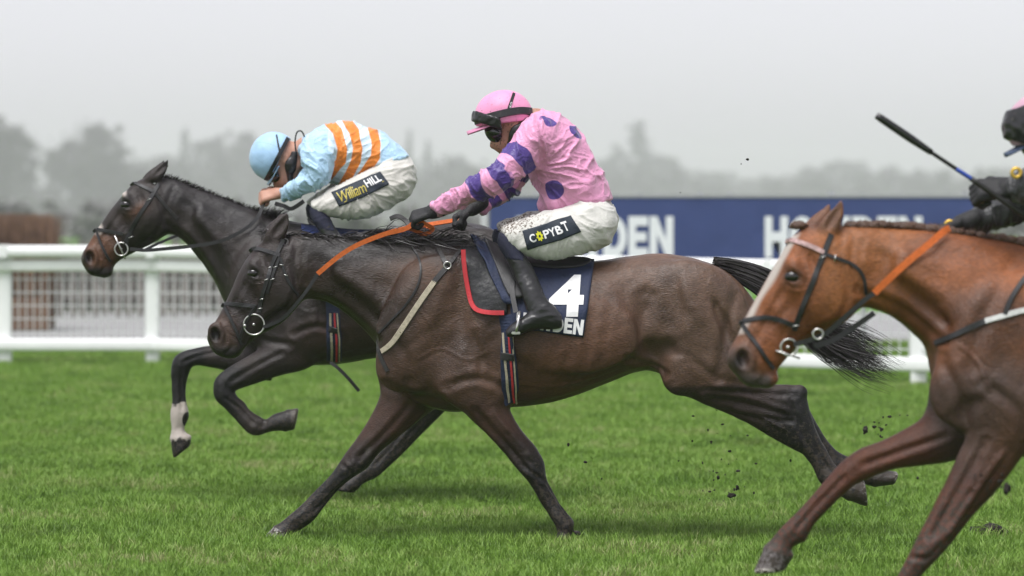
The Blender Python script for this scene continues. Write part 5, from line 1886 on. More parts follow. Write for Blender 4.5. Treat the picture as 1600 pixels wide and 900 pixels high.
def patch_grid(bvh, top, bot, nu, nv, lift):
    """Grid draped on a surface between two photo polylines (top, bottom)."""
    T = dense(top, 1.0); B = dense(bot, 1.0)
    T = np.stack([np.interp(np.linspace(0, 1, nu), np.linspace(0, 1, len(T)), T[:, i]) for i in (0, 1)], 1)
    B = np.stack([np.interp(np.linspace(0, 1, nu), np.linspace(0, 1, len(B)), B[:, i]) for i in (0, 1)], 1)
    P = np.full((nv, nu, 3), np.nan); N = np.zeros((nv, nu, 3))
    for j in range(nv):
        t = j / (nv - 1)
        for i in range(nu):
            q = T[i] * (1 - t) + B[i] * t
            loc, nor = ray_px(bvh, q[0], q[1])
            if loc is not None:
                P[j, i] = loc; N[j, i] = nor
    # fill misses from neighbours
    for j in range(nv):
        for i in range(nu):
            if np.isnan(P[j, i, 0]):
                t = j / (nv - 1)
                q = T[i] * (1 - t) + B[i] * t
                best = None
                for jj in list(range(j + 1, nv)) + list(range(j - 1, -1, -1)):
                    if not np.isnan(P[jj, i, 0]):
                        best = jj; break
                if best is None:
                    continue
                Y = P[best, i, 1]
                P[j, i] = np.array([(q[0] - 800) * Y / FPX, Y, CAMZ - (q[1] - HOR) * Y / FPX]); N[j, i] = N[best, i]
    for _ in range(2):
        N[1:-1] = (N[:-2] + 2 * N[1:-1] + N[2:]) / 4
        N[:, 1:-1] = (N[:, :-2] + 2 * N[:, 1:-1] + N[:, 2:]) / 4
    N /= np.maximum(np.linalg.norm(N, axis=2), 1e-9)[:, :, None]
    for _ in range(2):
        P[1:-1] = (P[:-2] + 2 * P[1:-1] + P[2:]) / 4
        P[:, 1:-1] = (P[:, :-2] + 2 * P[:, 1:-1] + P[:, 2:]) / 4
    return P + N * lift, N

def patch_mesh(P, N, thick):
    nv, nu = P.shape[:2]
    V = np.concatenate([(P + N * thick).reshape(-1, 3), P.reshape(-1, 3)])
    F = []
    o = nu * nv
    for j in range(nv - 1):
        for i in range(nu - 1):
            q = (j * nu + i, (j + 1) * nu + i, (j + 1) * nu + i + 1, j * nu + i + 1)
            F.append(q); F.append(tuple(x + o for x in reversed(q)))
    per = [i for i in range(nu)] + [j * nu + nu - 1 for j in range(1, nv)] + [(nv - 1) * nu + i for i in range(nu - 2, -1, -1)] + [j * nu for j in range(nv - 2, 0, -1)]
    for x, y in zip(per, per[1:] + per[:1]):
        F.append((x, y, y + o, x + o))
    return V, F

def grid_sampler(P, N):
    nv, nu = P.shape[:2]
    def f(u, v, lift):
        x = np.clip(u, 0, 1) * (nu - 1); y = np.clip(v, 0, 1) * (nv - 1)
        i = min(int(x), nu - 2); j = min(int(y), nv - 2)
        a, b = x - i, y - j
        g = lambda A: A[j, i] * (1 - a) * (1 - b) + A[j, i + 1] * a * (1 - b) + A[j + 1, i] * (1 - a) * b + A[j + 1, i + 1] * a * b
        return g(P) + g(N) * lift
    return f

def fine(V2, F, size):
    """cut a flat lettering mesh (x, y) into small triangles so that it can follow a curved surface"""
    bm = bmesh.new()
    vs = [bm.verts.new((p[0], p[1], 0)) for p in V2]
    for f in F:
        try:
            bm.faces.new([vs[i] for i in f])
        except ValueError:
            pass
    bmesh.ops.triangulate(bm, faces=bm.faces[:])
    lo = np.min(np.array(V2)[:, :2], 0); hi = np.max(np.array(V2)[:, :2], 0)
    for ax in (0, 1):
        k = int((hi[ax] - lo[ax]) / size)
        for i in range(1, k + 1):
            co = [0, 0, 0]; co[ax] = lo[ax] + i * size
            no = [0, 0, 0]; no[ax] = 1
            bmesh.ops.bisect_plane(bm, geom=bm.verts[:] + bm.edges[:] + bm.faces[:], plane_co=co, plane_no=no)
    bm.verts.index_update()
    V = [(v.co.x, v.co.y) for v in bm.verts]; F = [tuple(v.index for v in f.verts) for f in bm.faces]
    bm.free()
    return V, F

def print_on(samp, V2, F, u0, u1, v0, v1, mat, parent, lift=.0035, name='lettering', size=None, shear=0.0):
    """Lay flat lettering on a draped patch: its box goes to u0..u1, v1 (bottom)..v0 (top)."""
    A = np.array(V2, float)[:, :2]
    lo = A.min(0); hi = A.max(0)
    A = (A - lo) / (hi - lo)
    Vf, Ff = fine(A, F, size or .12)
    P = [samp(u0 + (u1 - u0) * (x + shear * (y - .5)), v1 + (v0 - v1) * y, lift) for x, y in Vf]
    return link_mesh(name, P, Ff, mat, parent, smooth=False)
# --------------------------------- rider in pink (number 4)
SILK_PINK = (.70, .30, .485); SILK_PURPLE = (.060, .030, .20)
pink_mat = cloth_mat('pink_silk', SILK_PINK, [('purple', SILK_PURPLE)], rough=.42, bump=.45, dirt=.02, dirtmask=True, spec=.4)
breech_mat = cloth_mat('white_breeches', (.56, .55, .51), rough=.6, bump=.3, dirt=.02, dirtmask=True)
def helmet_mat(name, col, rough=.45, dirt=.12):
    m = cloth_mat(name, col, [('seam', tuple(c * .72 for c in col))], rough=rough, bump=.12, dirt=dirt)
    return m
def maskA(V, x, y, dN, tN, dF, tF):
    w = .011 * noise3(V, 13, 8) + .004 * noise3(V, 30, 9)
    sd = np.full(len(V), -1.0)
    for d, t in ((dN, tN), (dF, tF)):
        for a, b in ((.085, .150), (.195, .262), (.305, .375)):
            band = np.minimum(t - a, b - t) + w
            sd = np.maximum(sd, np.where(d < .11, np.minimum(band, .10 - d), -1))
    for c, r in SPOTS_A:
        sd = np.maximum(sd, r - np.linalg.norm((V - c) * (1, 1, 1.15), axis=1) + w * .7)
    return {'purple': sd}
SPOTS_A = [(PA.w(854, 193, -.165), .042), (PA.w(903, 204, -.10), .045), (PA.w(864, 297, -.155), .050), (PA.w(925, 262, .02), .05), (PA.w(905, 205, .11), .045), (PA.w(854, 193, .165), .042), (PA.w(864, 297, .155), .05), (PA.w(835, 262, .10), .045)]
specRA = dict(
    armpit=(828, 262), crotch=(872, 322), base=(860, 405), nape=(838, 190), head_c=(787, 181), nose=(772, 229), shoulder=(838, 214, .155),
    torso=[(958, 312, 872, 332, .145, 0), (949, 284, 854, 314, .165, 0), (936, 259, 838, 294, .175, 0), (922, 233, 826, 274, .185, 0), (907, 209, 813, 252, .192, 0), (887, 187, 803, 232, .185, 0), (862, 173, 802, 214, .145, 0), (838, 174, 806, 200, .080, 0)],
    belly=[(868, 318, 26, 20, .13, 0, 20)],
    arm_near=[(832, 184, 842, 262, .075, -.165), (800, 222, 828, 266, .072, -.20), (774, 252, 806, 282, .064, -.225), (748, 270, 777, 303, .060, -.225), (716, 292, 748, 314, .050, -.19), (690, 308, 712, 328, .042, -.145), (674, 320, 687, 336, .037, -.115)],
    arm_far=[(828, 200, 840, 268, .075, .165), (796, 240, 828, 276, .070, .20), (772, 268, 808, 302, .062, .22), (750, 290, 784, 319, .056, .20), (742, 306, 764, 330, .045, .15), (736, 316, 754, 336, .037, .115)],
    pelvis=[(926, 343, 34, 34, .165, 0), (912, 340, 36, 30, .15, 0), (930, 350, 30, 32, .10, -.09), (930, 350, 30, 32, .10, .09)],
    thigh_near=[(912, 318, 950, 378, .100, -.115), (868, 327, 912, 397, .096, -.165), (832, 336, 866, 404, .086, -.20), (804, 345, 832, 403, .075, -.225), (786, 354, 808, 394, .060, -.235), (784, 360, 802, 388, .045, -.235)],
    thigh_far=[(906, 316, 944, 376, .100, .115), (858, 325, 904, 395, .096, .165), (822, 333, 856, 402, .086, .20), (794, 341, 822, 401, .075, .225), (777, 348, 800, 390, .060, .235), (775, 354, 794, 384, .045, .235)],
    shin_near=[(780, 362, 808, 380, .050, -.235), (777, 374, 815, 391, .056, -.240), (780, 386, 820, 400, .058, -.245), (790, 405, 829, 412, .057, -.255), (801, 428, 838, 430, .053, -.27), (811, 450, 846, 448, .046, -.30), (818, 468, 854, 466, .042, -.32), (822, 485, 868, 482, .040, -.33)],
    shin_far=[(772, 356, 800, 376, .050, .235), (769, 369, 807, 386, .056, .240), (772, 382, 812, 396, .058, .245), (782, 402, 822, 408, .057, .255), (794, 426, 832, 428, .053, .27), (804, 448, 840, 446, .046, .30), (812, 466, 848, 464, .042, .32), (816, 483, 862, 480, .040, .33)],
    foot_near=[(877, 492, 879, 511, .024, -.335), (866, 480, 870, 514, .034, -.335), (848, 474, 850, 514, .038, -.335), (830, 486, 831, 516, .042, -.335), (812, 498, 815, 522, .043, -.335), (797, 509, 800, 527, .036, -.335), (790, 517, 792, 527, .02, -.335)],
    foot_far=[(871, 490, 873, 509, .024, .335), (860, 478, 864, 512, .034, .335), (842, 472, 844, 512, .038, .335), (824, 484, 825, 514, .042, .335), (806, 496, 809, 520, .043, .335), (791, 507, 794, 525, .036, .335), (784, 515, 786, 525, .02, .335)],
    hands=[dict(c=(661, 335, -.085), a=(-.92, .12, -.30), n=(-.25, -.55, .80), glove=True), dict(c=(724, 335, .085), a=(-.80, -.1, -.55), n=(-.35, .25, .85), glove=True)],
    fold=(-.55, 0, .85), leg_fold=(.35, .1, -1.0), mask=maskA, jacket_mat=pink_mat, breeches_mat=breech_mat, skin=M['skin_muddy'],
    mud=lambda x, y: .25 * sstep(880, 800, x) * sstep(240, 300, y), bmud=lambda x, y: .62 * sstep(885, 800, x) * sstep(372, 338, y + (x - 840) * .32) + .15,
    helmet=dict(c=(787, 182), r=(.135, .108, .122), rot=8, cut=(787, 193, (.12, 0, -1.0)), peak=((776, 189), (729, 206)), mat=helmet_mat('pink_cap', (.74, .28, .47), dirt=.34)),
)
RA = rider(PA, specRA, 'jockey in pink silks with purple spots and sleeve bands riding number 4')
band_on(RA.hbvh, [(744, 189), (760, 184), (787, 177), (812, 173), (829, 174)], .036, M['black_gear'], RA.root, PA, thick=.010, name='goggle_strap', mirror_y=PA.Y)
band_on(RA.hbvh, [(803, 146), (799, 158), (795, 170), (792, 181)], .014, M['black_gear'], RA.root, PA, thick=.003, lift=.0015, name='helmet_strap')
def goggles_up():
    S = Sculpt(PA.w(755, 190) - .16, PA.w(755, 190) + .16, .005)
    c = PA.w(787, 184)
    S.ell(c, (.148, .120, .130), rotxz(8), k=.01)
    S.ell(c + np.array([.012, 0, .004]), (.136, .108, .126), rotxz(8), k=.004, op='sub')
    cut_plane(S, PA.w(760, 196), (-.30, 0, -1.0)); cut_plane(S, PA.w(760, 179), (.30, 0, 1.0)); cut_plane(S, PA.w(782, 180), (1, 0, .1))
    V, Q = S.finish(0)
    V = V + vnormals(V, Q) * (.003 * noise3(V, 40, 2))[:, None]
    link_mesh('spare_goggles', V, Q, M['black_gear'], RA.root)
goggles_up()
WHITE_PRINT = simple_mat('white_print_cloth', (.72, .72, .72), rough=.6, var=.06, nscale=40)
NAVY = simple_mat('navy_cloth', (.012, .020, .052), rough=.7, var=.25, nscale=18, bump=.35, bscale=60)
NAVY_PATCH = simple_mat('navy_patch', (.010, .018, .030), rough=.65, var=.2, nscale=30, bump=.2, bscale=90)
YEL = simple_mat('yellow_print', (.70, .68, .03), rough=.6, var=.08)
GOLD = simple_mat('gold_print', (.46, .38, .06), rough=.5, var=.2)

def letters_on(samp, items, mat, parent, lift=.004, v0=.28, v1=.74, bold=.02, shear=0):
    for ch, u0, u1, *vv in items:
        V, F = text_mesh(ch, 1.0, bold)
        a, b = (vv if vv else (v0, v1))
        print_on(samp, V, F, u0, u1, a, b, mat, parent, lift, size=.2, shear=shear)

def thigh_patch_A():
    P, N = patch_grid(RA.bbvh, [(816, 361), (840, 354), (866, 345), (892, 337)], [(824, 390), (848, 383), (876, 375), (908, 362)], 36, 14, .002)
    V, F = patch_mesh(P, N, .0025)
    pt = link_mesh('sponsor_patch', V, F, NAVY_PATCH, RA.root)
    sm = grid_sampler(P, N)
    letters_on(sm, [('C', .09, .20), ('P', .36, .47), ('Y', .46, .59), ('B', .60, .71), ('T', .735, .845, .20, .70)], WHITE_PRINT, pt, .0045, .30, .72, .03)
    # cog in place of the O
    n = 8; out = []; 
    for i in range(n * 4):
        a = 2 * math.pi * i / (n * 4)
        r = .5 if (i % 4) in (0, 1) else .38
        out.append((.5 + r * math.cos(a), .5 + r * math.sin(a)))
    inn = [(.5 + .15 * math.cos(2 * math.pi * i / (n * 4)), .5 + .15 * math.sin(2 * math.pi * i / (n * 4))) for i in range(n * 4)]
    m = len(out)
    print_on(sm, out + inn, [(i, (i + 1) % m, m + (i + 1) % m, m + i) for i in range(m)], .215, .345, .24, .78, YEL, pt, .0045, name='cog_emblem', size=.3)
thigh_patch_A()
def cap_letters():
    t = np.linspace(0, 1, 8)
    P, N = patch_grid(RA.hbvh, [(801, 148), (797, 160), (793, 174)], [(805, 148), (801, 160), (797, 174)], 12, 3, .005)
    sm = grid_sampler(P, N)
    letters_on(sm, [('T', .92, .80), ('K', .78, .64), ('O', .62, .48)], WHITE_PRINT, RA.root, .001, .85, .15, .01)
cap_letters()

# --------------------------------- rider in light blue and orange
BLUE = (.40, .60, .78)
def maskB(V, x, y, dN, tN, dF, tF):
    w = .004 * noise3(V, 9, 8)
    sd = np.full(len(V), -1.0)
    for pts in ([(582, 198), (588, 225), (587, 245), (571, 268), (555, 288)], [(541, 186), (553, 205), (559, 232), (556, 252), (543, 278), (535, 292)], [(513, 190), (527, 205), (535, 233), (533, 252), (518, 270), (505, 286)]):
        sd = np.maximum(sd, (7.4 - seg_dist(x, y, pts)) / 300.0 + w)
    arm = np.minimum(dN, dF)
    sd = np.minimum(sd, np.where(tN + tF >= 0, np.minimum(dN - np.where(tN > .06, .088, .0), dF - np.where(tF > .06, .088, .0)), 1))
    pale = np.minimum(np.where(x > 512, .02, -.02), sd * 0 + (x - 512) / 300.0)
    pale = np.minimum(pale, (596 - x) / 300.0 + w)
    pale = np.minimum(pale, np.minimum(dN - np.where(tN > .06, .088, .0), dF - np.where(tF > .06, .088, .0)))
    return {'orange': sd, 'pale': pale}
blue_mat = cloth_mat('light_blue_silk', BLUE, [('pale', (.56, .70, .80)), ('orange', (.74, .22, .025))], rough=.42, bump=.5, spec=.4)
breech_b = cloth_mat('ivory_breeches', (.54, .525, .48), rough=.6, bump=.35, dirt=.02, dirtmask=True)
cap_b = helmet_mat('light_blue_cap', (.34, .53, .74), dirt=.0)
specRB = dict(
    armpit=(522, 268), crotch=(560, 282), base=(560, 350), nape=(478, 232), head_c=(428, 245), nose=(434, 290), shoulder=(502, 232, .15),
    torso=[(640, 244, 600, 262, .14, 0), (619, 222, 577, 274, .165, 0), (596, 207, 553, 282, .178, 0), (570, 197, 529, 286, .188, 0), (544, 190, 509, 283, .192, 0), (518, 193, 491, 268, .19, 0), (496, 201, 477, 250, .16, 0), (476, 216, 467, 242, .09, 0)],
    belly=[(560, 272, 34, 18, .13, 0, 25)],
    arm_near=[(480, 214, 528, 236, .075, -.165), (470, 236, 522, 258, .072, -.205), (474, 256, 516, 280, .066, -.225), (476, 272, 500, 294, .058, -.22), (460, 283, 478, 303, .049, -.18), (446, 291, 458, 311, .041, -.13), (437, 295, 443, 313, .036, -.105)],
    arm_far=[(476, 216, 522, 238, .075, .165), (468, 238, 516, 260, .072, .205), (470, 258, 510, 280, .066, .225), (470, 272, 494, 292, .058, .21), (456, 281, 472, 300, .049, .165), (444, 289, 454, 306, .041, .115), (437, 292, 443, 308, .036, .09)],
    pelvis=[(618, 272, 28, 30, .155, 0), (604, 268, 30, 24, .14, 0), (620, 279, 26, 28, .095, -.085), (620, 279, 26, 28, .095, .085)],
    thigh_near=[(606, 252, 640, 304, .098, -.11), (570, 268, 608, 326, .094, -.155), (538, 284, 572, 342, .085, -.19), (510, 299, 538, 342, .076, -.21), (490, 312, 510, 337, .060, -.22), (484, 318, 500, 334, .045, -.22)],
    thigh_far=[(600, 250, 634, 302, .098, .11), (564, 265, 602, 322, .094, .155), (532, 281, 566, 338, .085, .19), (504, 296, 532, 338, .076, .21), (484, 309, 504, 333, .060, .22), (478, 315, 494, 330, .045, .22)],
    shin_near=[(486, 320, 512, 334, .050, -.22), (484, 330, 518, 344, .056, -.23), (487, 342, 522, 354, .058, -.24), (496, 358, 530, 364, .057, -.25), (506, 378, 538, 381, .053, -.265), (514, 398, 545, 397, .046, -.28), (520, 414, 552, 412, .042, -.29), (524, 429, 564, 426, .040, -.295)],
    shin_far=[(480, 317, 506, 331, .050, .22), (478, 327, 512, 341, .056, .23), (481, 339, 516, 351, .058, .24), (490, 355, 524, 361, .057, .25), (500, 375, 532, 378, .053, .265), (508, 395, 539, 394, .046, .28), (514, 411, 546, 409, .042, .29), (518, 426, 558, 423, .040, .295)],
    foot_near=[(572, 435, 574, 452, .024, -.30), (562, 424, 566, 454, .034, -.30), (547, 419, 548, 454, .038, -.30), (531, 430, 532, 456, .042, -.30), (515, 440, 518, 462, .043, -.30), (502, 450, 505, 466, .036, -.30), (496, 457, 498, 466, .02, -.30)],
    foot_far=[(566, 432, 568, 449, .024, .30), (556, 421, 560, 451, .034, .30), (541, 416, 542, 451, .038, .30), (525, 427, 526, 453, .042, .30), (509, 437, 512, 459, .043, .30), (496, 447, 499, 463, .036, .30), (490, 454, 492, 463, .02, .30)],
    hands=[dict(c=(422, 305, -.085), a=(-.95, .1, -.22), n=(-.2, -.75, .62), glove=False), dict(c=(424, 302, .07), a=(-.95, -.1, -.2), n=(-.2, .75, .62), glove=False)],
    fold=(-.2, 0, 1.0), leg_fold=(.25, .1, -1.0), mask=maskB, jacket_mat=blue_mat, breeches_mat=breech_b, skin=M['skin'],
    bmud=lambda x, y: .1 + 0 * x,
    helmet=dict(c=(428, 245), r=(.128, .106, .130), rot=-20, cut=(438, 250, (.88, 0, -.42)), peak=((432, 262), (417, 288)), mat=cap_b),
)
RB = rider(PB, specRB, 'jockey crouched in light blue and orange hooped silks, face down behind the horse\'s neck')
band_on(RB.hbvh, [(450, 216), (440, 235), (430, 254), (420, 273), (414, 283)], .022, M['black_gear'], RB.root, PB, thick=.004, name='goggle_strap', mirror_y=PB.Y)
band_on(RB.hbvh, [(432, 211), (435, 228), (439, 246), (441, 258)], .009, M['black_gear'], RB.root, PB, thick=.003, name='helmet_strap')
link_mesh('loose_strap', *tube(catmull([PB.w(463, 240, -.07), PB.w(461, 222, -.08), PB.w(464, 207, -.085), PB.w(471, 205, -.085), PB.w(476, 214, -.08)], 8), .0045, 6), M['black_gear'], RB.root)
def thigh_patch_B():
    P, N = patch_grid(RB.bbvh, [(518, 301), (555, 285), (594, 268)], [(530, 323), (570, 307), (608, 288)], 36, 12, .002)
    V, F = patch_mesh(P, N, .0025)
    pt = link_mesh('sponsor_patch', V, F, NAVY_PATCH, RB.root)
    sm = grid_sampler(P, N)
    V, F = text_mesh('William', 1.0, .004, shear=.25, spacing=.9)
    print_on(sm, V, F, .07, .60, .16, .80, GOLD, pt, .0045, size=.06)
    V, F = text_mesh('HILL', 1.0, .028)
    print_on(sm, V, F, .63, .93, .12, .60, WHITE_PRINT, pt, .0045, size=.1)
    link_mesh('underline', [sm(.12, .84, .0045), sm(.12, .88, .0045), sm(.95, .70, .0045), sm(.95, .66, .0045)], [(0, 1, 2, 3)], GOLD, pt, smooth=False)
thigh_patch_B()

# --------------------------------- rider in black on the chestnut (only the arms and cap reach into the picture)
black_silk = cloth_mat('black_waterproof', (.016, .017, .019), rough=.42, bump=.5, spec=.45)
fR = sim((705, 379), (1080, 402), (1650, 394), (1650 + 375 * 1.25, 394 + 29))
def mapR(S, f=fR):
    return [(*f(a[0], a[1]), *f(a[2], a[3])) + tuple(a[4:]) for a in S]
specRC = dict(
    armpit=(1715, 300), crotch=(1835, 372), base=(1860, 420), nape=(1688, 228), head_c=(1630, 194), nose=(1611, 255), shoulder=(1728, 258, .155),
    torso=[(1922, 330, 1862, 385, .145, 0), (1886, 297, 1820, 364, .165, 0), (1848, 269, 1778, 341, .18, 0), (1802, 240, 1738, 316, .19, 0), (1757, 218, 1703, 290, .188, 0), (1716, 206, 1682, 262, .145, 0), (1692, 212, 1674, 244, .08, 0)],
    arm_near=[(1738, 222, 1728, 304, .075, -.165), (1702, 248, 1700, 318, .072, -.21), (1665, 262, 1662, 324, .064, -.24), (1634, 262, 1634, 320, .058, -.225), (1606, 266, 1610, 318, .050, -.19), (1584, 275, 1590, 316, .042, -.16), (1574, 280, 1580, 314, .038, -.15)],
    arm_far=[(1725, 232, 1715, 304, .075, .165), (1680, 262, 1680, 324, .072, .20), (1635, 278, 1642, 334, .064, .22), (1590, 292, 1602, 344, .060, .21), (1546, 312, 1562, 355, .052, .17), (1510, 333, 1522, 366, .044, .12), (1492, 344, 1500, 368, .038, .095)],
    pelvis=mapR([(926, 343, 34 * 1.27, 34 * 1.27, .165, 0)]) if False else [(*fR(926, 345), 43, 43, .165, 0), (*fR(908, 342), 46, 38, .15, 0)],
    thigh_near=mapR(specRA['thigh_near']), thigh_far=mapR(specRA['thigh_far']), shin_near=mapR(specRA['shin_near']), shin_far=mapR(specRA['shin_far']), foot_near=mapR(specRA['foot_near']), foot_far=mapR(specRA['foot_far']),
    hands=[dict(c=(1552, 296, -.135), a=(-.95, .1, -.1), n=(-.1, -.8, .6), glove=True, sc=1.12), dict(c=(1482, 358, .075), a=(-.9, -.1, -.35), n=(-.3, .5, .8), glove=True)],
    fold=(-.3, 0, 1.0), leg_fold=(.35, .1, -1.0), mask=lambda V, x, y, a, b, c, d: {}, jacket_mat=black_silk, breeches_mat=breech_mat, skin=M['skin'],
    bmud=lambda x, y: .2 + 0 * x,
    helmet=dict(c=(1630, 196), r=(.135, .108, .122), rot=12, cut=(1630, 222, (.15, 0, -1.0)), peak=((1616, 214), (1568, 240)), mat=helmet_mat('pale_pink_cap', (.50, .30, .38), dirt=.2), peak_mat=simple_mat('blue_grey_peak', (.05, .075, .13), rough=.4)),
)
RC = rider(PC, specRC, 'jockey in black waterproofs on the chestnut, whip raised in one hand')
def goggles_up_c():
    c = PC.w(1630, 196)
    S = Sculpt(c - .2, c + .2, .006)
    S.ell(c, (.150, .122, .134), rotxz(12), k=.01)
    S.ell(c + np.array([.014, 0, .004]), (.137, .110, .128), rotxz(12), k=.004, op='sub')
    cut_plane(S, PC.w(1600, 226), (-.30, 0, -1.0)); cut_plane(S, PC.w(1600, 164), (-.35, 0, 1.0)); cut_plane(S, PC.w(1626, 196), (1, 0, .1))
    V, Q = S.finish(0)
    V = V + vnormals(V, Q) * (.004 * noise3(V, 40, 2))[:, None]
    link_mesh('spare_goggles', V, Q, M['black_gear'], RC.root)
goggles_up_c()
for c in ((1484, 352, .045), (1588, 270, -.225)):
    V, F = ring(PC.w(*c), .016, .007, n=12)
    link_mesh('gold_button', V, F, simple_mat('brass_button', (.62, .40, .07), rough=.4, metal=.6), RC.root)
# the whip
def whip():
    yo = -.165
    a = PC.w(1369, 180, yo - .10); b = PC.w(1455, 238, yo - .06); c = PC.w(1494, 264, yo - .035); d = PC.w(1534, 290, yo - .02); e = PC.w(1612, 344, yo + .02)
    o = thing('riding_whip', 'thin black padded whip with a blue band held out by the rider in black', 'whip', tuple(c))
    L = np.linspace(0, 1, 12)[:, None]
    P = a + (b - a) * L; n = np.tile(np.cross(b - a, (0, 1, 0)), (12, 1))
    V, F = ribbon(P, np.tile([0, -1.0, 0], (12, 1)), np.interp(L[:, 0], [0, .1, .6, 1], [.024, .028, .030, .022]), .010)
    link_mesh('padded_flap', V, F, M['black_gear'], o)
    V, F = tube(b + (c - b) * L, .0075, 8); link_mesh('shaft', V, F, M['leather'], o)
    V, F = tube(c + (d - c) * L * .6, .0082, 8); link_mesh('blue_band', V, F, simple_mat('blue_tape', (.03, .07, .36), rough=.4), o)
    V, F = tube(d + (c - d) * .42 + (e - d - (c - d) * .42) * L, np.interp(L[:, 0], [0, .9, 1], [.0095, .0115, .015]), 10); link_mesh('grip', V, F, M['leather_worn'], o)
whip()
# ------------------------------------------------------------------ bridles, reins, saddles, hair
def free_strap(name, pts, width, thick, mat, parent, nrm=(0, -1, 0), n=8):
    """strap through given 3D points"""
    P = catmull(pts, n)
    V, F = ribbon(P, np.tile(np.asarray(nrm, float), (len(P), 1)), width, thick)
    return link_mesh(name, V, F, mat, parent, smooth=False)

def on(H, px, py, lift=.006, mirror=False):
    for k in range(40):
        a = k * 2.4
        loc, nor = ray_px(H.bvh, px + .4 * k * math.cos(a), py + .4 * k * math.sin(a))
        if loc is not None:
            break
    p = loc + nor * lift
    if mirror:
        p = p.copy(); p[1] = 2 * H.pl.Y - p[1]
    return p

def over_nose(H, name, a, b, width, mat, top):
    """strap across the front of the face joining near point a to its mirror; top = photo point on the profile"""
    p = on(H, *a); q = p.copy(); q[1] = 2 * H.pl.Y - q[1]
    t = H.pl.w(*top)
    k = np.linspace(-1, 1, 15)
    P = []; N = []
    hw = abs(p[1] - H.pl.Y)
    fwd = t - (p + q) / 2
    for x in k:
        c = (p + q) / 2 + np.array([0, x * hw, 0]) + fwd * math.sqrt(max(0, 1 - x * x * .995))
        P.append(c); N.append(fwd / np.linalg.norm(fwd) * math.sqrt(max(0.02, 1 - x * x)) + np.array([0, x, 0]))
    V, F = ribbon(P, N, width, .005)
    link_mesh(name, V, F, mat, H.root, smooth=False)

def metal_bits(H, pts, w=.010):
    """small steel keepers across the straps (near side and mirrored far side)"""
    for (px, py, ang) in pts:
        p = on(H, px, py, .008)
        a = math.radians(ang)
        d = np.array([math.cos(a), 0, math.sin(a)]) * w
        for m in (False, True):
            q = p.copy()
            if m: q[1] = 2 * H.pl.Y - q[1]
            link_mesh('keeper', *tube([q - d, q, q + d], .0022, 6), M['steel'], H.root)

L_ = M['leather']
def tack(H, name, label, cat, px, py):
    H.horse = getattr(H, 'horse', None) or H.root
    H.root = thing(name, label, cat, tuple(H.pl.w(px, py)))
# ---- number 4
tack(HA, 'bridle', 'black leather bridle with orange rubber reins on number 4', 'bridle', 400, 470)
strap_on(HA, 'cheek_strap', [(443, 374), (437, 388), (430, 402), (422, 424), (415, 446), (408, 470), (405, 488)], .020, L_)
strap_on(HA, 'inner_cheek_strap', [(437, 402), (430, 420), (423, 440), (417, 458)], .013, L_, lift=.004)
strap_on(HA, 'browband', [(396, 389), (408, 390), (422, 394), (437, 399)], .019, L_, lift=.004)
over_nose(HA, 'browband_front', (396, 389), None, .019, L_, (391, 392))
strap_on(HA, 'throat_lash', [(438, 404), (443, 420), (449, 436), (457, 450), (466, 462)], .013, L_)
strap_on(HA, 'noseband', [(352, 475), (366, 475), (382, 477), (400, 479)], .019, L_)
over_nose(HA, 'noseband_front', (352, 475), None, .019, L_, (348, 479))
strap_on(HA, 'drop_strap', [(352, 479), (358, 492), (366, 510), (373, 526), (377, 538)], .014, L_, lift=.005)
strap_on(HA, 'flash_strap', [(398, 480), (388, 496), (378, 516), (374, 532)], .012, L_, lift=.003)
metal_bits(HA, [(422, 419, 20), (417, 437, 20), (431, 417, 20), (426, 436, 20), (440, 414, -10), (447, 430, -20), (410, 466, 20), (407, 482, 10)])
def bit(H, c, r, rein0, bar=None):
    for m in (False, True):
        p = on(H, *c, .012)
        if m: p[1] = 2 * H.pl.Y - p[1]
        link_mesh('bit_ring', *ring(p, r, .0042), M['steel'], H.root)
        if bar:
            q = [H.pl.w(b[0], b[1], p[1] - H.pl.Y) for b in bar]
            link_mesh('bit_cheek', *tube([q[0], (q[0] + q[1]) / 2, q[1]], .0042, 8), M['steel'], H.root)
    p = on(H, *c, .010); q = p.copy(); q[1] = 2 * H.pl.Y - q[1]
    link_mesh('mouthpiece', *tube([p, (p + q) / 2 + np.array([-.02, 0, 0]), q], .006, 8), M['steel'], H.root)
    return p
pb = bit(HA, (397, 506), .047, None)
link_mesh('bit_knob', *tube([pb + np.array([-.047, -.004, -.006]), pb + np.array([-.036, -.004, -.006])], [.009, .009], 8), M['steel'], HA.root)
for sg in (-1, 1):
    Y = lambda v: sg * v
    free_strap('rein', [PA.w(411, 511, Y(.078)), PA.w(428, 505, Y(.085)), PA.w(446, 494, Y(.10)), PA.w(470, 466, Y(.115)), PA.w(484, 447, Y(.115)), PA.w(497, 427, Y(.115))], .015, .004, L_, HA.root, (0, -sg, 0))
    tgt = PA.w(652, 343, -.085) if sg < 0 else PA.w(714, 344, .085)
    mid = [PA.w(530, 400, Y(.125)), PA.w(560, 382, Y(.13)), PA.w(600, 366, Y(.125)), PA.w(634, 357, Y(.11))]
    free_strap('rein_grip', [PA.w(496, 428, Y(.116))] + mid + [tgt], .022, .0055, M['orange_rein'], HA.root, (0, -sg, .25))
    free_strap('rein_loop', [tgt, PA.w(668, 352, Y(.075)), PA.w(676, 358, Y(.05)), PA.w(664, 366, Y(.03)), PA.w(648, 360, Y(.05)), PA.w(636, 357, Y(.09))], .020, .0055, M['orange_rein'], HA.root, (.2, -sg, .3))
free_strap('rein_buckle', [PA.w(610, 342, -.05), PA.w(622, 338, -.06), PA.w(634, 345, -.07), PA.w(640, 354, -.09)], .022, .008, M['leather_worn'], HA.root, (0, -1, .3))
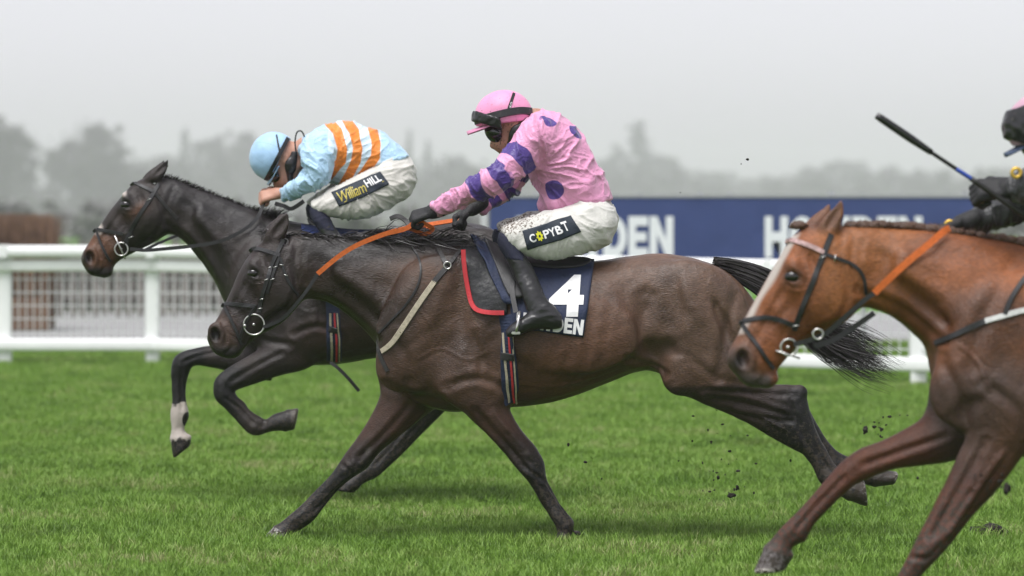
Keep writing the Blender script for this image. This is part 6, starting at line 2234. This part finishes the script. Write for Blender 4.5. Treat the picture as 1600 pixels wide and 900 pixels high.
tack(HA, 'breastplate', 'cream webbing breastplate round the shoulders of number 4', 'breastplate', 640, 480)
strap_on(HA, 'neck_strap', [(643, 386), (654, 402), (658, 422), (652, 448), (634, 476), (612, 500), (592, 520)], .010, L_)
strap_on(HA, 'breastplate_strap', [(699, 417), (690, 427), (678, 441)], .026, M['leather_worn'], lift=.004)
strap_on(HA, 'breastplate_web', [(679, 440), (663, 462), (646, 487), (628, 514), (612, 537), (597, 549)], .026, M['webbing'], lift=.004)
strap_on(HA, 'wither_strap', [(685, 390), (691, 402), (698, 415)], .022, M['leather_worn'], lift=.004)
strap_on(HA, 'saddle_strap', [(700, 415), (711, 402), (722, 390), (731, 380)], .020, M['leather_worn'], lift=.005)
p = on(HA, 699, 416, .012)
link_mesh('breastplate_ring', *ring(p, .016, .004), M['steel'], HA.root)
strap_on(HA, 'breast_strap', [(590, 534), (592, 548), (597, 562), (606, 580)], .020, M['leather_worn'], mirror=False)

def side_cloth(H, name, top, bot, nu, nv, lift, thick, mat, parent=None, wob=.004, both=True, seed=0, flapfree=0.0):
    """Cloth or leather panel lying on the near side, and its twin on the far side; returns the near grid."""
    P, N = patch_grid(H.bvh, top, bot, nu, nv, lift)
    w = noise3((P.reshape(-1, 3)), 9, seed).reshape(P.shape[:2]) * wob + noise3(P.reshape(-1, 3) * (2.5, 1, 1), 14, seed + 1).reshape(P.shape[:2]) * wob * .5
    P = P + N * np.maximum(w, -lift * .5)[:, :, None]
    if flapfree:
        P = P + N * (np.linspace(0, flapfree, nv) ** 1.0)[:, None, None]
    V, F = patch_mesh(P, N, thick)
    o = link_mesh(name, V, F, mat, parent or H.root)
    if both:
        V2 = V.copy(); V2[:, 1] = 2 * H.pl.Y - V2[:, 1]
        link_mesh(name, V2, [tuple(reversed(f)) for f in F], mat, parent or H.root)
    return P, N, o, BVHTree.FromPolygons(V.tolist(), F)

def print_px(bvh, V2, F, quad, mat, parent, lift=.003, name='lettering', size=.12):
    A = np.array(V2, float)[:, :2]
    lo = A.min(0); hi = A.max(0)
    A = (A - lo) / (hi - lo)
    Vf, Ff = fine(A, F, size)
    bl, br, tr, tl = (np.array(q, float) for q in quad)
    out = []
    for x, y in Vf:
        q = bl * (1 - x) * (1 - y) + br * x * (1 - y) + tr * x * y + tl * (1 - x) * y
        loc, nor = ray_px(bvh, q[0], q[1])
        if loc is None:
            loc = out[-1] if out else PA.w(*q); nor = np.zeros(3)
        out.append(loc + nor * lift)
    return link_mesh(name, out, Ff, mat, parent, smooth=False)

sroot = thing('racing_saddle', 'small black racing saddle with navy number cloth 4 and red edged pad', 'saddle', tuple(PA.w(830, 400)))
Pc, Nc, clo, cb = side_cloth(HA, 'number_cloth', [(796, 403), (860, 412), (929, 408)], [(800, 512), (860, 520), (911, 527)], 34, 26, .006, .004, NAVY, sroot, wob=.006, seed=3)
V4, F4 = text_mesh('4', 1.0, .045)
print_px(cb, V4, F4, [(856, 495), (910, 495), (915, 430), (861, 430)], WHITE_PRINT, clo, name='number_print')
wt, lets = block_word('HOWDEN', .06)
for ch, v, f in lets:
    xs = [a for a, b in v]
    u0, u1 = min(xs) / wt, max(xs) / wt
    L0 = np.array((806, 511.)), np.array((910, 524.)); T0 = np.array((808, 487.)), np.array((913, 500.))
    g = lambda e, u: tuple(e[0] + (e[1] - e[0]) * u)
    print_px(cb, v, f, [g(L0, u0), g(L0, u1), g(T0, u1), g(T0, u0)], WHITE_PRINT, clo, name='letter', size=.25)
PAD = simple_mat('black_pad', (.013, .014, .015), rough=.5, var=.3, nscale=25, bump=.5, bscale=35)
Pp, Np, pad, pb_ = side_cloth(HA, 'saddle_pad', [(723, 386), (750, 392), (792, 402)], [(738, 485), (760, 490), (794, 491)], 18, 20, .006, .008, PAD, sroot, wob=.004, seed=8)
RED = simple_mat('red_binding', (.50, .035, .045), rough=.6, var=.2, nscale=40)
class _S: pass
Sx = _S(); Sx.pl = PA; Sx.bvh = pb_; Sx.root = sroot
strap_on(Sx, 'red_binding', [(724, 390), (725, 410), (729, 440), (735, 468), (741, 482), (752, 487), (770, 489), (788, 489)], .022, RED, thick=.006, lift=.002, bvh=pb_, default_y=-.25)
side_cloth(HA, 'navy_roll', [(733, 374), (750, 380), (772, 392)], [(786, 470), (794, 474), (806, 478)], 12, 22, .020, .010, NAVY, sroot, wob=.012, seed=12)
side_cloth(HA, 'saddle_flap', [(752, 382), (775, 394), (812, 406)], [(796, 466), (808, 470), (822, 468)], 12, 20, .034, .006, M['leather'], sroot, wob=.003, seed=14)
# seat
def seat(pl, f, root):
    S_ = [(733, 364, 741, 384, .045), (752, 378, 758, 394, .075), (780, 390, 784, 404, .11), (815, 395, 818, 410, .13), (855, 398, 858, 413, .145), (895, 400, 897, 412, .14), (918, 402, 918, 409, .11), (926, 405, 926, 408, .06)]
    A = np.array([pl.w(*f(a[0], a[1])) for a in S_]); B = np.array([pl.w(*f(a[2], a[3])) for a in S_])
    S = Sculpt(*bounds([(A, B, np.array([a[4] for a in S_]))], .08), .006)
    S.loft(A, B, np.array([a[4] for a in S_]), np.full(len(S_), 2.6), k=0)
    V, Q = S.finish(1)
    d = (V[:, 1] - pl.Y)
    V[:, 2] -= 1.6 * d * d
    link_mesh('seat', V, Q, M['leather'], root)
ident = lambda x, y: (x, y)
seat(PA, ident, sroot)
def girth(H, f, root, mat):
    P = [f(*q) for q in ((791, 492), (793, 520), (795, 560), (797, 600), (797, 628))]
    class G: pass
    g = G(); g.pl = H.pl; g.bvh = H.bvh; g.root = root
    strap_on(g, 'girth', P, .078, mat, thick=.005, lift=.005, default_y=-.25)
    for dx, m, w in ((-4.5, M['webbing'], .012), (4.0, RED, .010), (9.0, M['webbing'], .008)):
        strap_on(g, 'girth_stripe', [(a + dx * H.pl.s / 340., b) for a, b in P[1:]], w, m, thick=.003, lift=.011, default_y=-.25)
    strap_on(g, 'girth_buckle', [f(785, 556), f(805, 557)], .035, M['leather_worn'], thick=.006, lift=.014, default_y=-.25)
girth(HA, ident, sroot, NAVY)
def stirrup(pl, f, root, yo):
    for sg in (-1, 1):
        c = pl.w(*f(808, 508), sg * yo)
        t = np.linspace(-.35, math.pi + .35, 16)
        P = [c + np.array([.012 * math.sin(a), .062 * math.cos(a), .065 * math.sin(a) - .005]) for a in t]
        link_mesh('stirrup_iron', *tube(P, .006, 8), M['steel'], root)
        b = pl.w(*f(806, 519), sg * yo)
        V = []; F = []
        box(V, F, b[0] - .02, b[0] + .02, b[1] - .06, b[1] + .06, b[2] - .008, b[2] + .004, .003)
        link_mesh('stirrup_tread', V, F, M['steel'], root, smooth=False)
        free_strap('stirrup_leather', [pl.w(*f(806, 488), sg * yo), pl.w(*f(800, 450), sg * (yo - .05)), pl.w(*f(806, 415), sg * (yo - .12))], .022, .004, M['leather'], root, (0, -sg, .1))
stirrup(PA, ident, sroot, .335)

HA.root = HA.horse
# ---- the horse beyond
tack(HB, 'bridle', 'black leather bridle with plain black reins on the nearly black horse', 'bridle', 200, 350)
strap_on(HB, 'cheek_strap', [(248, 287), (240, 302), (230, 318), (219, 334), (209, 351), (202, 366), (196, 382)], .022, L_)
strap_on(HB, 'browband', [(211, 287), (224, 292), (240, 300)], .018, L_, lift=.004)
over_nose(HB, 'browband_front', (211, 287), None, .018, L_, (205, 290))
strap_on(HB, 'throat_lash', [(243, 303), (252, 313), (262, 325), (277, 341)], .014, M['leather_worn'])
strap_on(HB, 'noseband', [(151, 358), (166, 361), (180, 363), (192, 366)], .018, L_)
over_nose(HB, 'noseband_front', (151, 358), None, .018, L_, (147, 362))
strap_on(HB, 'drop_strap', [(152, 362), (157, 378), (164, 394), (172, 408)], .013, L_, lift=.005)
metal_bits(HB, [(233, 312, 25), (205, 370, 20)], .012)
bit(HB, (190, 388), .034, None, bar=((179, 368), (196, 405)))
for sg in (-1, 1):
    y = lambda v: sg * v
    tgt = PB.w(414, 312, sg * .08)
    free_strap('rein', [PB.w(203, 389, y(.075)), PB.w(228, 391, y(.09)), PB.w(255, 389, y(.11)), PB.w(297, 385, y(.13)), PB.w(343, 377, y(.15)), PB.w(378, 361, y(.15)), PB.w(402, 340, y(.12)), tgt], .018, .004, L_, HB.root, (0, -sg, 0))
    free_strap('martingale', [PB.w(225, 391, y(.08)), PB.w(240, 384, y(.05)), PB.w(262, 374, y(.03)), PB.w(278, 368, y(.02))], .014, .004, L_, HB.root, (0, -sg, 0))
free_strap('rein_end', [PB.w(430, 318, -.08), PB.w(444, 322, -.09), PB.w(456, 326, -.09), PB.w(475, 314, -.09)], .022, .007, M['leather_worn'], HB.root, (0, -1, .2))
HB.root = HB.horse
srootB = thing('racing_saddle', 'small black racing saddle with plain blue cloth on the nearly black horse', 'saddle', tuple(PB.w(560, 355)))
BLUEC = simple_mat('royal_blue_cloth', (.018, .032, .115), rough=.7, var=.25, nscale=18, bump=.35, bscale=60)
fS = sim((733, 374), (930, 405), (478, 346), (650, 362))
side_cloth(HB, 'number_cloth', [(470, 352), (560, 362), (645, 358)], [(478, 440), (560, 452), (640, 450)], 26, 18, .006, .004, BLUEC, srootB, wob=.006, seed=23)
seat(PB, fS, srootB)
girth(HB, sim((791, 492), (797, 628), (520, 470), (522, 562)), srootB, NAVY)
free_strap('girth_end', [PB.w(516, 566, -.2), PB.w(528, 575, -.21), PB.w(545, 592, -.21), PB.w(561, 611, -.2)], .018, .004, L_, srootB, (0, -1, 0))
stirrup(PB, sim((785, 367), (845, 480), (490, 330), (540, 424)), srootB, .30)

# ---- the chestnut
tack(HC, 'bridle', 'black bridle with pale browband and orange rein grip on the chestnut', 'bridle', 1240, 470)
BEAD = simple_mat('pink_white_browband', (.36, .24, .23), rough=.5, var=.6, nscale=55)
strap_on(HC, 'cheek_strap', [(1299, 366), (1288, 394), (1278, 420), (1268, 446), (1256, 476), (1246, 500), (1241, 516)], .021, L_)
strap_on(HC, 'browband', [(1236, 376), (1252, 380), (1270, 386), (1287, 395)], .018, BEAD, lift=.004)
over_nose(HC, 'browband_front', (1236, 376), None, .018, BEAD, (1230, 380))
strap_on(HC, 'throat_lash', [(1291, 398), (1312, 405), (1334, 414), (1349, 432), (1353, 460)], .013, L_)
strap_on(HC, 'noseband', [(1163, 502), (1180, 498), (1200, 496), (1222, 501), (1240, 509)], .018, L_)
over_nose(HC, 'noseband_front', (1163, 502), None, .018, L_, (1158, 506))
strap_on(HC, 'drop_strap', [(1162, 508), (1172, 524), (1186, 544), (1198, 562), (1207, 576)], .015, L_, lift=.005)
metal_bits(HC, [(1285, 402, 20), (1304, 404, 80), (1242, 508, 10)], .012)
bit(HC, (1231, 541), .030, None, bar=((1212, 548), (1250, 560)))
for sg in (-1, 1):
    y = lambda v: sg * v
    free_strap('rein', [PC.w(1240, 538, y(.075)), PC.w(1264, 532, y(.085)), PC.w(1290, 521, y(.10)), PC.w(1330, 487, y(.115)), PC.w(1352, 468, y(.12)), PC.w(1367, 457, y(.12))], .018, .004, L_, HC.root, (0, -sg, 0))
    free_strap('rein_grip', [PC.w(1366, 458, y(.121)), PC.w(1395, 430, y(.135)), PC.w(1424, 404, y(.135)), PC.w(1452, 381, y(.12)), PC.w(1474, 362, y(.09)), PC.w(1484, 356, sg * .08)], .026, .0055, M['orange_rein'], HC.root, (0, -sg, .2))
    free_strap('martingale', [PC.w(1272, 541, y(.07)), PC.w(1300, 532, y(.06)), PC.w(1330, 514, y(.05)), PC.w(1366, 489, y(.06))], .020, .004, L_, HC.root, (0, -sg, 0))
    link_mesh('rein_ring', *ring(PC.w(1278, 522, sg * .105), .018, .004), M['steel'], HC.root)
tack(HC, 'breastplate', 'black and white strap breastplate across the chestnut\'s shoulder', 'breastplate', 1540, 500)
strap_on(HC, 'breastplate_strap', [(1462, 536), (1490, 525), (1515, 512), (1540, 502)], .022, L_, lift=.004, default_y=-.18)
strap_on(HC, 'breastplate_web', [(1540, 502), (1570, 493), (1600, 485), (1650, 478), (1720, 470)], .020, M['white_strap'], lift=.004, default_y=-.18)
strap_on(HC, 'wither_strap', [(1604, 432), (1590, 450), (1577, 472), (1570, 492)], .018, L_, lift=.004, default_y=-.18)
HC.root = HC.horse
srootC = thing('racing_saddle', 'black racing saddle on the chestnut under the rider in black', 'saddle', tuple(PC.w(1800, 420)))
side_cloth(HC, 'number_cloth', [fR(796, 408), fR(860, 416), fR(929, 412)], [fR(800, 512), fR(860, 520), fR(911, 527)], 24, 18, .006, .004, NAVY, srootC, wob=.006, seed=33)
side_cloth(HC, 'saddle_flap', [fR(752, 390), fR(775, 400), fR(812, 410)], [fR(760, 478), fR(790, 484), fR(822, 480)], 12, 14, .016, .006, M['leather'], srootC, wob=.003, seed=34)
seat(PC, fR, srootC)
girth(HC, fR, srootC, NAVY)
stirrup(PC, fR, srootC, .335)

# ---- manes, tails, plaits
def crest_points(H, pts, k, seed, spread=.02):
    r = np.random.default_rng(seed)
    P = dense(pts, 2.0)
    i = r.uniform(0, len(P) - 1, k)
    x = np.interp(i, range(len(P)), P[:, 0]); y = np.interp(i, range(len(P)), P[:, 1])
    out = np.array([H.pl.w(a, b + 4, 0) for a, b in zip(x, y)])
    out[:, 1] += r.normal(0, spread * .5, k)
    return out, i / (len(P) - 1), r

def mane_a():
    roots, t, r = crest_points(HA, [(440, 366), (470, 366), (500, 369), (540, 372), (580, 375), (620, 376), (660, 377), (700, 379)], 1150, 3)
    k = len(roots)
    cl = noise3(np.stack([t * 30, t * 0, t * 0], 1), 1.0, 4)
    lift_ = np.where((t > .28) & (t < .75), .30, .15) + .35 * cl
    side = -np.sign(r.normal(.8, .7, k))
    d = np.stack([np.full(k, .95) + r.normal(0, .18, k), side * r.uniform(.05, .55, k), lift_ + r.normal(0, .16, k)], 1)
    ln = (.10 + .13 * sstep(.2, .6, t) * (1 + .5 * cl)) * r.uniform(.6, 1.25, k)
    V, F = strands(roots, d, ln, .0045, droop=.85, wave=.35, seg=7, seed=5)
    o = link_mesh('mane', V, F, M['mane'], HA.root, smooth=False); o['kind'] = 'stuff'
    roots, t, r = crest_points(HA, [(418, 366), (428, 366), (438, 366)], 120, 8, .04)
    d = np.stack([r.normal(-.2, .4, 120), r.normal(0, .4, 120), np.full(120, .5)], 1)
    V, F = strands(roots, d, r.uniform(.03, .09, 120), .004, droop=1.2, wave=.3, seg=5, seed=6)
    o = link_mesh('forelock', V, F, M['mane'], HA.root, smooth=False); o['kind'] = 'stuff'
mane_a()

def tail(H, path, k, seed, r0, r1, cut=(.75, 1.0), name='tail', mat=None):
    """long hair following a curved path, spreading towards the end"""
    r = np.random.default_rng(seed)
    P = catmull([H.pl.w(*q) for q in path], 10)
    m = len(P)
    seg = 16
    T = np.linspace(0, 1, seg + 1)
    start = r.uniform(0, .25, k); end = r.uniform(*cut, k) + .04 * r.normal(size=k)
    a = r.uniform(0, 6.28, k); rad = np.sqrt(r.uniform(0, 1, k))
    tan = np.gradient(P, axis=0); tan /= np.linalg.norm(tan, axis=1)[:, None]
    up = np.cross(tan, (0, 1, 0)); up /= np.linalg.norm(up, axis=1)[:, None]
    ph = r.uniform(0, 6.28, k)
    V = np.zeros((k, seg + 1, 2, 3))
    wdt = r.uniform(.002, .0048, k)
    clump = r.integers(0, 26, k); ca = r.uniform(0, 6.28, 26); cr = np.sqrt(r.uniform(0, 1, 26))
    for i, t in enumerate(T):
        u = start + (np.minimum(end, 1.08) - start) * t
        x = np.clip(u, 0, 1) * (m - 1)
        j = np.minimum(x.astype(int), m - 2); f = (x - j)[:, None]
        c = P[j] * (1 - f) + P[j + 1] * f
        tg = tan[j]; uu = up[j]
        ex = np.maximum(u - 1, 0)[:, None] * 1.2
        c = c + tg * ex
        R = (r0 + (r1 - r0) * sstep(.0, 1.0, u))
        mixc = sstep(.3, 1.0, u) * .45
        ox = rad * np.cos(a) * (1 - mixc) + cr[clump] * np.cos(ca[clump]) * mixc
        oy = rad * np.sin(a) * (1 - mixc) + cr[clump] * np.sin(ca[clump]) * mixc
        w1 = .020 * np.sin(ca[clump] + u * 9) * u + .006 * np.sin(ph + u * 17) * u
        c = c + uu * ((ox * R) + w1)[:, None] + np.array([0, 1, 0]) * (oy * R * .8 + .008 * np.cos(ph * 2 + u * 9) * u)[:, None]
        hw = (wdt * (1 - .8 * t ** 3) * .5)[:, None]
        sd = uu * np.cos(ph)[:, None] + np.array([0, 1, 0]) * np.sin(ph)[:, None]
        V[:, i, 0] = c - sd * hw; V[:, i, 1] = c + sd * hw
    base = np.arange(k)[:, None] * ((seg + 1) * 2)
    F = np.concatenate([np.concatenate([base + 2 * i, base + 2 * i + 1, base + 2 * i + 3, base + 2 * i + 2], 1) for i in range(seg)])
    o = link_mesh(name, V.reshape(-1, 3), F.astype(np.int32), mat or M['mane'], H.root, smooth=False)
    o['kind'] = 'stuff'
tail(HA, [(1112, 414), (1150, 422), (1195, 442), (1240, 480), (1285, 522), (1330, 546), (1378, 572)], 1900, 4, .04, .125, (.62, 1.04))
tail(HB, [(805, 385), (840, 400), (880, 430), (930, 470), (980, 500)], 500, 5, .03, .08)
tail(HC, [fR(1112, 414), fR(1150, 430), fR(1200, 470), fR(1240, 520), fR(1280, 580)], 600, 6, .03, .09, mat=M['mane_brown'])

def mane_b():
    roots, t, r = crest_points(HB, [(250, 275), (271, 278), (297, 288), (320, 298), (343, 307), (367, 316), (402, 329), (440, 343)], 1100, 13, .018)
    k = len(roots)
    d = np.stack([np.full(k, .55) + r.normal(0, .25, k), r.normal(-.1, .35, k), np.full(k, .75)], 1)
    ln = (.028 + .05 * sstep(.7, 1, t)) * r.uniform(.6, 1.4, k)
    V, F = strands(roots, d, ln, .004, droop=.7, wave=.2, seg=4, seed=15)
    o = link_mesh('mane', V, F, M['mane'], HB.root, smooth=False); o['kind'] = 'stuff'
mane_b()

def plaits_c():
    P = dense([(1316, 353), (1340, 354), (1380, 353), (1420, 355), (1470, 361), (1520, 367), (1560, 373), (1610, 382), (1660, 392)], 1.0)
    bm = bmesh.new()
    bmesh.ops.create_icosphere(bm, subdivisions=3, radius=1.0)
    V = np.array([list(v.co) for v in bm.verts]); F = [tuple(v.index for v in f.verts) for f in bm.faces]
    bm.free()
    V = V * (1 + .18 * noise3(V, 2.5, 3) + .10 * np.sin(V[:, 0] * 9 + V[:, 2] * 7))[:, None] * (.034, .024, .017)
    first = None
    for i in np.cumsum(np.random.default_rng(5).uniform(10, 19, 22)):
        if i > len(P) - 2:
            break
        q = P[int(i)]
        c = PC.w(q[0], q[1] - 1, random.uniform(-.006, .002))
        if first is None:
            first = link_mesh('mane_plait', V + c, F, M['mane_brown'], HC.root); fc = c
        else:
            o = first.copy(); C.objects.link(o); o.parent = HC.root
            dl = c - fc
            # rotate about its own centre
            sc = random.uniform(.75, 1.2)
            o.scale = (sc * random.uniform(.85, 1.2), 1, sc)
            o.location = c - np.array(o.scale) * (fc - np.array(HC.root.location)) - np.array(HC.root.location)
    roots, t, r = crest_points(HC, [(1312, 353), (1380, 353), (1470, 361), (1560, 373), (1660, 392)], 1800, 23, .018)
    k = len(roots)
    d = np.stack([r.normal(.3, .4, k), r.normal(-.2, .5, k), np.full(k, .7)], 1)
    V2, F2 = strands(roots, d, r.uniform(.018, .045, k), .004, droop=1.0, wave=.3, seg=4, seed=25)
    o = link_mesh('mane', V2, F2, M['mane_brown'], HC.root, smooth=False); o['kind'] = 'stuff'
    c = PC.w(1248, 352)
    o = first.copy(); C.objects.link(o); o.parent = HC.root; o.name = 'forelock_plait'
    o.location = c - fc
plaits_c()
# ------------------------------------------------------------------ mud thrown up, divots
soil = simple_mat('wet_soil', (.013, .010, .007), rough=.9, var=.4, nscale=30, bump=.6, bscale=60)
def clod_mesh(seed, n=2):
    bm = bmesh.new()
    bmesh.ops.create_icosphere(bm, subdivisions=n, radius=1.0)
    V = np.array([list(v.co) for v in bm.verts]); F = [tuple(v.index for v in f.verts) for f in bm.faces]
    bm.free()
    V = V * (1 + .55 * noise3(V, 1.3, seed) + .25 * noise3(V, 3.1, seed + 1))[:, None]
    return V, F
CL = [(888, 695, 3.2), (915, 722, 3.6), (940, 748, 2.0), (1083, 650, 2.6), (1106, 672, 2.4), (1129, 663, 3.0), (1082, 689, 2.4), (1140, 705, 3.4), (1122, 746, 4.0), (1143, 774, 6.5), (1152, 762, 5.0), (1153, 736, 3.4),
      (1178, 770, 2.6), (1060, 720, 2.0), (1352, 672, 7.0), (1366, 667, 4.2), (1377, 671, 4.2), (1390, 651, 3.6), (1380, 652, 2.4), (1418, 649, 2.2), (1434, 747, 3.0), (1168, 249, 3.0), (1158, 256, 1.6), (1063, 301, 1.6), (1573, 764, 10.0), (1562, 752, 4.5), (1566, 742, 3.5)]
_r = np.random.default_rng(77)
CL = [(x, y, r * .72) for x, y, r in CL]
for cx, cy, sx, sy, k in ((1140, 740, 26, 40, 22), (1375, 665, 24, 14, 12), (1565, 755, 16, 20, 10), (1110, 690, 40, 30, 10)):
    CL += [(cx + _r.normal() * sx, cy + _r.normal() * sy, _r.uniform(.7, 2.0)) for _ in range(k)]
for i, (x, y, r) in enumerate(CL):
    pl = PA if x < 1300 else (Plane(375) if x < 1500 else PC)
    V, F = clod_mesh(i + 1, 3 if r > 4 else (2 if r > 1.6 else 1))
    s = np.array([1.2, 1.0, .8]) if i % 2 else np.array([.8, 1.0, 1.2])
    c = pl.w(x, y, random.uniform(-.35, .1) if x < 1300 else -.2)
    big = r > 4.5
    o = link_mesh('mud_clod', V * s * (r / pl.s) + c, F, soil)
    tag(o, ('large dark mud clod in mid-air' if big else 'small mud clod in mid-air') + (' above the turf behind number 4' if x < 1300 else ' beside the chestnut\'s forelegs'), 'mud', 'clods thrown up by the hooves')
def divot(px, py, w, h, seed, label):
    s = (py - HOR) / CAMZ
    Y = FPX / s
    x = (px - 800) * Y / FPX
    r = np.random.default_rng(seed)
    root = thing('divot', label, 'divot', (x, Y, 0), 'hoof divots in the turf')
    VV = []; FF = []; b = 0
    V, F = clod_mesh(seed, 3)
    V = V * (w / s * .5, w / s * .55, h / s * .55)
    V = V * (1 + .35 * noise3(V, 60, seed))[:, None]
    V[:, 2] = np.maximum(V[:, 2], -.01) * .75 + .004
    link_mesh('soil', V + (x, Y, 0), F, soil, root)
    k = 260
    roots = np.stack([x + r.normal(0, w / s * .35, k), Y + r.normal(0, w / s * .3, k), r.uniform(.0, h / s * .5, k)], 1)
    V, F = strands(roots, np.stack([r.normal(0, .8, k), r.normal(0, .8, k), np.full(k, .6)], 1), r.uniform(.02, .06, k), .004, droop=1.0, wave=.2, seg=3, seed=seed)
    o = link_mesh('torn_grass', V, F, bpy.data.materials['grass_blades'], root, smooth=False); o['kind'] = 'stuff'
divot(1541, 842, 60, 50, 3, 'large dark torn-up divot beside the chestnut\'s forelegs')
for i, (x, y, w, h) in enumerate([(636, 771, 34, 12), (655, 786, 40, 9), (722, 806, 20, 10), (285, 780, 40, 8), (1048, 826, 40, 10), (1340, 866, 26, 14), (96, 806, 46, 8), (930, 862, 30, 8)]):
    divot(x, y, w, h, 20 + i, 'shallow hoof divot showing bare soil in the turf')
